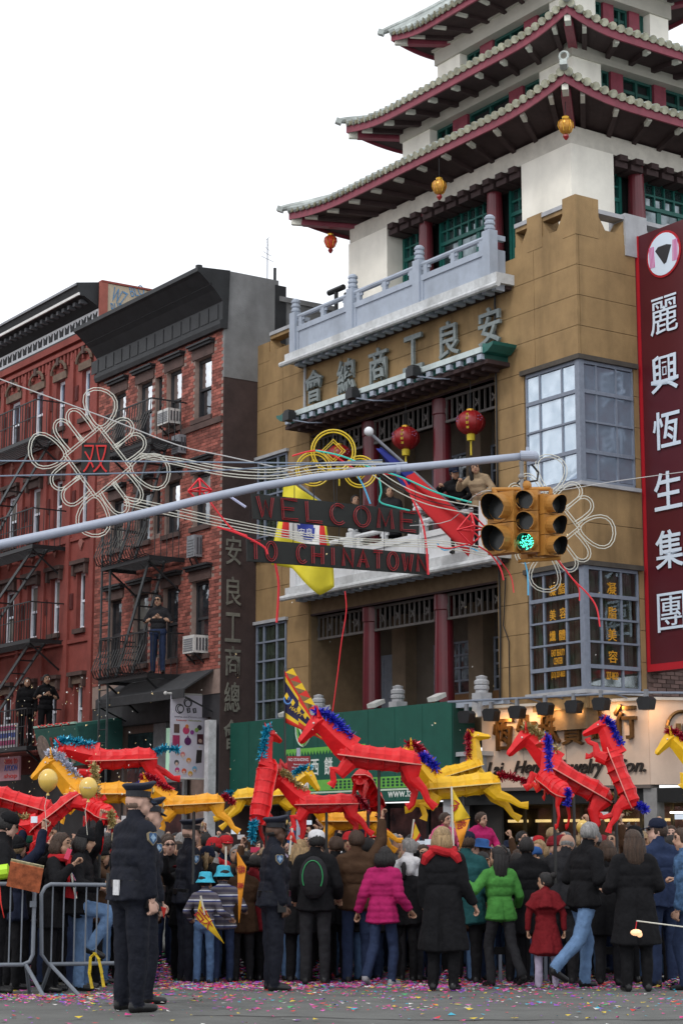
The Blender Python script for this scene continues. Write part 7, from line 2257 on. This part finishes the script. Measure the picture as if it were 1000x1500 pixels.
person('stooping bald man in a black leather jacket holding a horse pole up', 822, 22.4, 1.74, 25, bd, CL['charcoal'], CL['charcoal'], 0, shoe_k, ('fringe', 'grey'), group='carriers under the horses')
bd = body('blackcoat', lean=2, hyaw=-18, hpitch=3, armL=((-100, -70), (0, -10)), armR=((100, -70), (0, -5)), bulk=.06, fat=1.15, coat=.50, vox=.015)
person('woman with long dark brown hair in a long black coat near the right edge', 927, 20.4, 1.66, -4, bd, CL['black'], CL['black'], 1, shoe_k, ('long', 'brown'))
bd = body('capman', lean=2, hyaw=-62, hpitch=4, armL=((-100, -78), (0, -40)), armR=((100, -78), (0, -60)), bulk=.05, fat=1.15, coat=.84, vox=.015)
person('man in a navy cap, glasses and a navy jacket looking left at the right edge', 965, 21.6, 1.82, -28, bd, clothm('navy_jacket', (.020, .032, .075)), CL['dkblue'], 2, shoe_k, ('short', 'brown'), ('cap', CL['navy']), glasses=True)
bd = body('std_a', lean=2, hyaw=-30, hpitch=4, armL=((-90, -50), (10, 50)), armR=((100, -78), (0, -70)), bulk=.045, coat=.84)
person('man in a black knitted cap beside the man in the navy cap', 931, 23.0, 1.79, -40, bd, CL['black'], CL['black'], 0, shoe_k, ('short', 'black'), ('beanie', CL['black']))
bd = body('rightedge', lean=3, hyaw=-30, armL=A_DN, armR=((100, -60), (-30, 10)), bulk=.05, coat=.84, **walk1)
person('person in a blue checked jacket cut by the right edge', 1006, 20.9, 1.72, -60, bd, clothm('blue_check', (.05, .10, .19), var=.7, scale=14), CL['dkblue'], 0, shoe_k, ('short', 'brown'))
bd = body('backpack', lean=4, hyaw=-20, hpitch=4, armL=((-100, -74), (0, -40)), armR=((100, -74), (0, -30)), bulk=.06, coat=.84, fat=1.1)
o = person('man in a white cap and black coat with a green trimmed black backpack', 462, 22.4, 1.73, 6, bd, CL['black'], CL['charcoal'], 1, shoe_k, ('short', 'black'), ('cap', CL['white']), group='people walking along the road')
bpk = MB().ball((0, -.2, 1.22), (.17, .15, .25), 14, 10); bp_o = extra(o, bd, 'backpack', bpk, CL['charcoal'])
link('trim', MB().tube([(.12 * math.cos(q), -.31, 1.22 + .19 * math.sin(q)) for q in np.linspace(-.6, 3.7, 14)], .007, 5).mesh('trim', [M('green_trim', (.02, .25, .08), .6, 0)]), bp_o)
bd = body('brownjk', lean=2, hyaw=-15, hpitch=10, armL=((-100, -60), (0, 10)), armR=((60, 55), (20, 80)), bulk=.05, coat=.84)
person('man in a brown jacket stretching an arm up to hold a horse pole', 522, 22.8, 1.76, -8, bd, CL['brown'], CL['dkblue'], 1, shoe_k, ('short', 'brown'), group='carriers under the horses')
bd = body('std_b', lean=2, hyaw=15, hpitch=6, armL=((-95, -70), (20, -20)), armR=((95, -70), (-20, -20)), bulk=.055, coat=.6, fat=1.08)
person('person in a long black coat with fair hair right of the third policeman', 440, 23.0, 1.66, 8, bd, CL['black'], CL['black'], 0, shoe_k, ('long', 'blonde'))
person('broad person in a black coat between the backpack wearer and the brown jacket', 492, 23.1, 1.70, -5, body('std_c', lean=3, hyaw=-25, hpitch=3, armL=((-95, -70), (20, -20)), armR=((95, -70), (-20, -40)), bulk=.055, coat=.7, fat=1.15), CL['black'], CL['black'], 0, shoe_k, ('short', 'brown'))
person('person in a dark red coat low behind the third policeman', 372, 23.6, 1.5, 10, BOD['std_c'], CL['dkred'], CL['black'], 0, shoe_k, ('short', 'black'))
person('dark coated person behind the magenta jacket', 540, 23.6, 1.70, 5, BOD['std_b'], CL['charcoal'], CL['dkblue'], 0, shoe_k, ('short', 'black'))
person('tall person in a dark green jacket behind the blonde woman', 682, 22.6, 1.72, 12, BOD['std_c'], CL['teal'], CL['black'], 0, shoe_k, ('short', 'brown'), ('cap', CL['navy']))
person('dark coated figure left of the little girl in red', 772, 22.4, 1.66, -14, BOD['std_b'], CL['black'], CL['black'], 1, shoe_k, ('short', 'black'))
person('dark coated figure right of the striding man in jeans', 888, 22.2, 1.62, 18, BOD['std_b'], CL['black'], CL['charcoal'], 0, shoe_k, ('bob', 'brown'))
person('person in a black padded jacket behind the right edge of the crowd', 985, 22.8, 1.7, -12, BOD['std_c'], CL['black'], CL['black'], 0, shoe_k, ('short', 'black'))
# ---- children with blue hats, red hoodie
bd = body('striped', lean=2, hyaw=-10, armL=((-110, -60), (-30, -50)), armR=((100, -60), (10, -10)), bulk=.03, kid=.55, coat=.84)
person('child in a blue bucket hat and a striped sweater, seen from behind', 328, 22.9, 1.32, -8, bd, stripe_m, CL['dkblue'], 1, shoe_k, ('short', 'black'), ('bucket', CL['cyan']), group='children with blue bucket hats')
bd = body('kid2', lean=2, hyaw=20, armL=((-100, -60), (0, -30)), armR=((100, -65), (20, -20)), bulk=.025, kid=.55)
person('child in a blue bucket hat and jeans half hidden behind the policeman', 301, 22.6, 1.24, 15, bd, stripe_m, CL['denim'], 1, shoe_k, ('short', 'black'), ('bucket', CL['cyan']), group='children with blue bucket hats')
bd = body('redhood', lean=4, hyaw=-5, hpitch=-2, armL=A_DN, armR=B_DN, bulk=.055, coat=.8, hood=True)
o = person('person in red hood and red coat with black shoulder bag beyond the children', 312, 24.3, 1.70, 8, bd, CL['red'], CL['black'], 0, shoe_k, ('short', 'black'), ('beanie', CL['red']))
extra(o, bd, 'shoulder_bag', MB().obox(Matrix.Translation((.12, -.2, 1.36)) @ Matrix.Rotation(.25, 4, 'Y'), .42, .14, .16), CL['charcoal'])
# ---- spectators behind the barrier at the left
bd = body('scarfwoman', lean=4, hyaw=6, hpitch=0, armL=((-70, -40), (50, 45)), armR=((60, -42), (-30, 50)), bulk=.05, coat=.7, fat=1.05, vox=.014)
o = person('woman with dark bobbed hair and red scarf taking pictures with a pink phone', 82, 20.2, 1.62, 96, bd, CL['black'], CL['black'], 1, shoe_k, ('bob', 'brown'), group='spectators behind the barrier')
extra(o, bd, 'scarf', MB().tube([(.11 * math.cos(q), .02 + .1 * math.sin(q), 1.49) for q in np.linspace(0, 6.283, 15)[:-1]], .045, 8, closed=True).tube([(.04, .12, 1.48), (.05, .19, 1.36), (.06, .21, 1.2), (.07, .2, 1.05)], [.045, .06, .08, .07], 8), CL['red'])
bd = body('hatwoman', lean=4, hyaw=-4, hpitch=-6, armL=((-70, -60), (30, 5)), armR=((80, -60), (-20, -5)), bulk=.055, coat=.84, fat=1.1, vox=.014, legL=((0, -84), (180, -86)), legR=((6, -8), (180, -58)))
person('woman in a round black hat and blue jeans with one knee raised at the barrier', 117, 20.3, 1.66, 92, bd, CL['black'], CL['ltdenim'], 1, shoe_k, ('bob', 'black'), ('beanie', CL['black']), group='spectators behind the barrier')
bd = body('armsup', lean=3, hyaw=0, hpitch=4, armL=((-50, 10), (0, 55)), armR=((50, 10), (0, 55)), bulk=.045, coat=.8)
person('spectator in a dark green cap raising a camera with both hands', 38, 21.8, 1.66, 70, bd, CL['black'], CL['black'], 0, shoe_k, ('short', 'black'), ('cap', clothm('dkgreen', (.02, .09, .06))), group='spectators behind the barrier')
bd = body('reader', lean=3, hyaw=0, hpitch=-14, armL=((-80, -60), (10, 0)), armR=((80, -60), (-10, 0)), bulk=.05, coat=.8)
person('man with a police style cap and a neon reflective armband at the left edge', 4, 19.9, 1.80, 82, BOD['reader'], CL['black'], CL['black'], 2, shoe_k, ('short', 'black'), ('cap', CL['black']), group='spectators behind the barrier')
single('reflective_band', MB().tube([at(-8, 1279, 19.5), at(13, 1276, 19.5)], .075, 10), M('neon_yellow', (.45, .75, .03), .5, 0), 'neon yellow reflective band on the sleeve at the left edge', 'armband', WORLD, tuple(at(2, 1278, 19.5)))
magz = MB().obox(Matrix.Translation(at(37, 1285, 19.3)) @ Matrix.Rotation(R(12), 4, 'Y') @ Matrix.Rotation(R(20), 4, 'X'), .34, .02, .26)
t = T('magazine', 'orange printed programme held over the barrier by the man at the left edge', 'magazine', at(37, 1300, 19.3))
t.part('cover', magz, M('orange_print', (.36, .10, .04), .5, .6, 12))
t.part('title_strip', MB().obox(Matrix.Translation(at(40, 1268, 19.28)) @ Matrix.Rotation(R(12), 4, 'Y') @ Matrix.Rotation(R(20), 4, 'X'), .34, .024, .07), M('olive_print', (.28, .25, .14), .5, .7, 30))
single('phone', MB().obox(Matrix.Translation(at(100, 1251, 19.9)) @ Matrix.Rotation(R(20), 4, 'Y'), .05, .02, .11), M('phone_pink', (.62, .05, .12), .35, 0), 'pink phone held up by the woman with the red scarf', 'phone', WORLD, tuple(at(100, 1251, 19.9)))

# ---- the crowd packed behind
POSES = {
    'watch': dict(lean=2, hyaw=0, hpitch=4, armL=A_DN, armR=B_DN, bulk=.045, coat=.8),
    'watch2': dict(lean=2, hyaw=-35, hpitch=3, armL=A_DN, armR=((95, -60), (-20, 0)), bulk=.05, coat=.7, fat=1.1),
    'watch3': dict(lean=2, hyaw=35, hpitch=8, armL=((-95, -60), (20, 0)), armR=B_DN, bulk=.04, coat=.84, fem=1),
    'photo': dict(lean=2, hyaw=0, hpitch=6, armL=((-45, -25), (20, 65)), armR=((45, -25), (-20, 65)), bulk=.045, coat=.8),
    'high': dict(lean=0, hyaw=0, hpitch=10, armL=((-25, 45), (10, 78)), armR=((25, 45), (-10, 78)), bulk=.045, coat=.8),
    'wave': dict(lean=2, hyaw=15, hpitch=8, armL=A_DN, armR=((60, 40), (30, 80)), bulk=.045, coat=.8),
    'chin': dict(lean=3, hyaw=-15, hpitch=2, armL=((-80, -55), (50, 35)), armR=((80, -55), (-50, 35)), bulk=.05, coat=.75, fat=1.08),
}
for k_ in POSES: POSES[k_]['vox'] = .021
DO = {'watch': ('watching', 'standing'), 'watch2': ('looking aside', 'turning'), 'watch3': ('looking up', 'glancing over'), 'photo': ('holding phone', 'framing picture'), 'high': ('both arms up', 'phone overhead'), 'wave': ('waving', 'hand raised'), 'chin': ('hands at chin', 'hands clasped')}
pr = random.Random(21)
spots = []
HAIRN = {'short': 'short', 'long': 'long', 'bob': 'bobbed', 'tail': 'tied back'}
tops = [('black', 11), ('charcoal', 7), ('navy', 7), ('dkblue', 3), ('brown', 4), ('grey', 3), ('white', 3), ('red', 3), ('dkred', 2), ('olive', 3), ('beige', 2), ('pink', 2), ('purple', 2), ('teal', 2), ('blue', 2), ('magenta', 1), ('yellow', 1), ('lilac', 1)]
TN = {'dkblue': 'dark blue', 'dkred': 'dark red', 'ltdenim': 'light denim'}
used_labels = set()
phone_mats = [M('phone_black', (.02, .02, .022), .25, 0), M('phone_white', (.6, .6, .62), .3, 0), MATS['phone_pink'], M('phone_screen_lit', (.55, .62, .7), .3, 0, emit=.3)]
PN = ('black', 'white', 'pink', 'bright screened')


def where(px, Z):
    b = 'below green sign' if 350 < px < 675 else 'under peach fascia' if px >= 675 else 'by dark wall' if px > 305 else 'before brick tenement' if px > 150 else 'behind left barrier'
    return b


def crowd_person(px, Z, h, heading, pose, zoff=0.0, force=None):
    bd = body('crowd_' + pose, **POSES[pose])
    tp = force or pr.choices([t[0] for t in tops], [t[1] for t in tops])[0]
    hk = pr.choices(['short', 'long', 'bob', 'tail'], [6, 2, 2, 1])[0]; hc = pr.choices(['black', 'brown', 'grey', 'blonde'], [7, 4, 2, 1.2])[0]
    hat = None; hn = ''
    q = pr.random()
    if q < .3:
        ht = pr.choice(('beanie', 'cap', 'beanie', 'cap', 'wide')); hcl = pr.choice(('black', 'navy', 'red', 'white', 'grey', 'beige', 'blue', 'dkred', 'charcoal')); hat = (ht, CL[hcl])
        hn = '%s %s' % (TN.get(hcl, hcl), {'beanie': 'knitted cap', 'cap': 'peaked cap', 'wide': 'brimmed hat'}[ht])
    gl = pr.random() < .16
    look = hn if hn else HAIRN[hk] + ' ' + hc + ' hair'
    row = 'front rows' if Z < 25.3 else 'middle rows' if Z < 28 else 'back rows'
    cands = []
    for act in DO[pose]:
        base = 'spectator with %s%s and %s coat %s %s' % (look, ' and glasses' if False else '', TN.get(tp, tp), act, where(px, Z))
        cands += [base, base + ', ' + row]
    lab = None
    for cnd in cands:
        if cnd not in used_labels and len(cnd.replace(',', '').split()) <= 16: lab = cnd; break
    if lab is None:
        for extra_ in ('shorter', 'taller', 'stout', 'slim', 'older', 'young', 'bundled up', 'smiling'):
            cnd = extra_ + ' ' + cands[0]
            if cnd not in used_labels and len(cnd.split()) <= 16: lab = cnd; break
    lab = lab or cands[0]
    used_labels.add(lab)
    sk = pr.choices([0, 1, 2, 3, 4], [4, 5, 4, .7, 1])[0]
    o = person(lab, px, Z, h, heading, bd, CL[tp], CL[pr.choice(('black', 'charcoal', 'dkblue', 'denim'))], sk, shoe_k, (hk, hc), hat, 'spectators packed along the parade', zoff=zoff, hands=48 if pose in ('photo', 'high', 'wave', 'chin') else None, glasses=gl)
    if pose in ('photo', 'high'):
        a = o.matrix_world @ bd['hands'][0][0]; b = o.matrix_world @ bd['hands'][1][0]; c = (a + b) / 2 + Vector((0, 0, .1 * h / 1.75))
        k = pr.choices([0, 1, 2, 3], [4, 3, 1, 2])[0]
        f = (b - a); f.z = 0
        ang = math.atan2(f.y, f.x)
        pl_ = PN[k] + ' phone above ' + lab.replace('spectator with ', '')
        if len(pl_.split()) > 16: pl_ = pl_.replace(' and ', ' ').replace(' coat', '')
        single('phone', MB().obox(Matrix.Translation(c) @ Matrix.Rotation(ang, 4, 'Z'), .13, .012, .07), phone_mats[k], pl_, 'phone', WORLD, tuple(c), 'phones held up in the crowd')
    return o


fore = [(207, 16.1), (226, 17), (277, 23.2), (402, 20.6)]
n_c = 0; tries = 0
while n_c < 225 and tries < 9000:
    tries += 1
    Z = pr.uniform(23.4, 31.5) if n_c > 30 else pr.uniform(23.3, 24.8); px = pr.uniform(150, 1035)
    if px < 340 and Z > 30.5: pass
    # keep out of the buildings
    wl = _BI @ Vector(((px - 500) / FPX * Z, Z, 0))
    if wl.x > -.85 and wl.y > -.9: continue
    Jd = (Vector(((px - 500) / FPX * Z, Z, 0)) - J0).dot(JN)
    if px > 670 and Jd < .35: continue
    ok = True
    for (x2, z2) in spots:
        if math.hypot((px - 500) / FPX * Z - x2, Z - z2) < .43: ok = False; break
    if not ok: continue
    spots.append(((px - 500) / FPX * Z, Z))
    pose = pr.choices(list(POSES), [4, 3, 3, 3.2, 1.4, 1.2, 1.4])[0]
    if Z < 24.9 and pr.random() < .7: hdg = pr.uniform(-45, 45)          # most at the front are seen from behind
    else: hdg = 180 + pr.uniform(-50, 50)
    crowd_person(px, Z, pr.uniform(1.42, 1.6) if Z < 24.9 else pr.uniform(1.54, 1.82), hdg, pose, force=pr.choice(('black', 'black', 'charcoal', 'navy', 'brown', 'black')) if Z < 24.9 else None, zoff=.12 if wl.x > -2.4 else 0)
    n_c += 1
n_l = 0; tries = 0
while n_l < 34 and tries < 3000:
    tries += 1
    Z = pr.uniform(20.6, 27); px = pr.uniform(-30, 160)
    if not all(math.hypot((px - 500) / FPX * Z - x2, Z - z2) >= .5 for x2, z2 in spots): continue
    if any(abs((px - q) / FPX * Z) < .42 and abs(Z - z2) < .55 for q, z2 in ((82, 20.2), (117, 20.3), (38, 21.8), (4, 19.9))): continue
    spots.append(((px - 500) / FPX * Z, Z))
    pose = pr.choices(list(POSES), [3, 3, 3, 4, 3, 1, 1])[0]
    crowd_person(px, Z, pr.uniform(1.5, 1.72), pr.uniform(40, 110), pose); n_l += 1
# two children riding on shoulders
for (px, Z, cl, lab, wh) in ((651, 26.4, 'pink', 'girl in a pink coat riding high above the crowd behind the yellow horse', ('short', 'brown')), (704, 26.0, 'magenta', 'girl in a magenta coat with a fluffy pale hood riding on shoulders', ('short', 'brown'))):
    bd = body('rider', lean=2, hyaw=-30, hpitch=0, armL=((-80, -60), (20, -10)), armR=((80, -60), (-20, -10)), bulk=.05, kid=.4, hood=True, legL=((-20, -20), (180, -80)), legR=((20, -20), (180, -80)))
    crowd_person(px, Z + .12, 1.74, 180, 'watch', force='black')
    person(lab, px, Z, 1.25, 160, bd, CL[cl], CL['charcoal'], 0, shoe_k, wh, zoff=1.02, group='children riding on shoulders')
# people on balconies and the fire escape
def up_person(px, py_feet, plane_x, label, h, heading, bd, top, bot, skin, hair, hat=None, glasses=False):
    y, z = fA(px, py_feet, plane_x); p = BLD @ Vector((plane_x, y, z))
    return person(label, 0, p.y, h, heading, bd, top, bot, skin, shoe_k, hair, hat, z=p.z, wx=p.x, glasses=glasses)
bd = body('fe_man', lean=0, hyaw=10, hpitch=-6, armL=((-80, -62), (70, 18)), armR=((80, -62), (-70, 18)), bulk=.02, fat=1.1, sleeve=False)
p = BLD @ Vector((-1.5, 13.3, 5.42))
y, z = fA(231, 972, -1.5); p = BLD @ Vector((-1.5, y, 5.42))
person('man in sunglasses, dark shirt and jeans standing with a phone on the fire escape', 0, p.y, 1.78, 190, bd, CL['charcoal'], CL['dkblue'], 1, shoe_k, ('short', 'black'), None, z=p.z, wx=p.x, glasses=True)
for (px, lb, hd_) in ((38, 'dark clothed man standing on the lowest left fire escape', 170), (66, 'second man in dark clothes on the lowest left fire escape, hands raised', 150)):
    y, z = fA(px, 1085, -1.5); p = BLD @ Vector((-1.5, y, 4.05))
    person(lb, 0, p.y, 1.76, hd_, BOD['fe_man'] if px == 66 else body('crowd_watch', **POSES['watch']), CL['black'], CL['black'], 1, shoe_k, ('short', 'black'), None, z=p.z, wx=p.x)
bd = body('lean_rail', lean=22, hyaw=-30, hpitch=10, armL=((-60, -50), (40, -10)), armR=((60, -30), (-40, 40)), bulk=.04, coat=.84)
y, z = fA(708, 750, -.3); p = BLD @ Vector((-.35, y, 7.05))
o = person('woman with long dark hair and tan coat leaning on the upper balcony rail', 0, p.y, 1.66, 210, bd, CL['beige'], CL['black'], 1, shoe_k, ('long', 'black'), None, z=p.z, wx=p.x)
y, z = fA(672, 775, -.3); p = BLD @ Vector((-.3, y, 7.05))
person('man in a navy cap bending over the white balcony', 0, p.y, 1.68, 200, bd, CL['black'], CL['black'], 1, shoe_k, ('short', 'black'), ('cap', CL['navy']), z=p.z, wx=p.x)
for px, lb in ((533, 'shadowy man standing on the balcony behind the WELCOME board'), (583, 'dark figure on the balcony above the letter E')):
    y, z = fA(px, 780, .1); p = BLD @ Vector((-.1, y, 7.05))
    person(lb, 0, p.y, 1.72, 200, body('crowd_watch2', **POSES['watch2']), CL['charcoal'], CL['black'], 1, shoe_k, ('short', 'black'), None, z=p.z, wx=p.x)
# hanging things at the right edge
t = T('toy_lantern', 'small glowing paper lantern hanging from a thin white rod at the right', 'lantern', at(933, 1365, 19.8))
t.part('rod', MB().tube([at(932, 1349, 19.8), at(1010, 1359, 19.4)], .007, 5), pole_w)
t.part('cord', MB().tube([at(932, 1349, 19.8), at(930, 1362, 19.8)], .004, 4), rib_red)
t.part('shade', MB().ball(at(931, 1366, 19.8), (.06, .05, .035), 10, 6).ball(at(936, 1369, 19.8), (.03, .03, .03), 8, 5), M('glowing_paper', (1.0, .55, .3), .5, .5, 20, emit=.8))
bt = MB()
for k, (px, w_) in enumerate(((765, 12), (912, 10), (942, 12), (981, 12))):
    t = T('street_barrier_board', ('low board end showing white between the legs left of the girl in red', 'first white barrier board end right of the striding man', 'middle white barrier board end behind the long black coat', 'white barrier board end near the right edge')[k], 'barrier', at(px, 1396, 23.8), WORLD, 'white barrier boards low between the legs')
    c = at(px, 1392, 23.8); c.z = max(c.z, gz(c.y) + .25)
    t.part('board', MB().box(c.x - .35, c.y - .02, c.z - .05, c.x + .35, c.y + .02, c.z + .04), police_leather)
    t.part('reflector', MB().box(c.x - .05, c.y - .035, c.z + .0, c.x + .05, c.y - .021, c.z + .03), MATS['flag_white'])
    t.part('leg', MB().box(c.x - .3, c.y - .02, gz(c.y), c.x - .26, c.y + .02, c.z - .051), galv); t.part('leg', MB().box(c.x + .26, c.y - .02, gz(c.y), c.x + .3, c.y + .02, c.z - .051), galv)
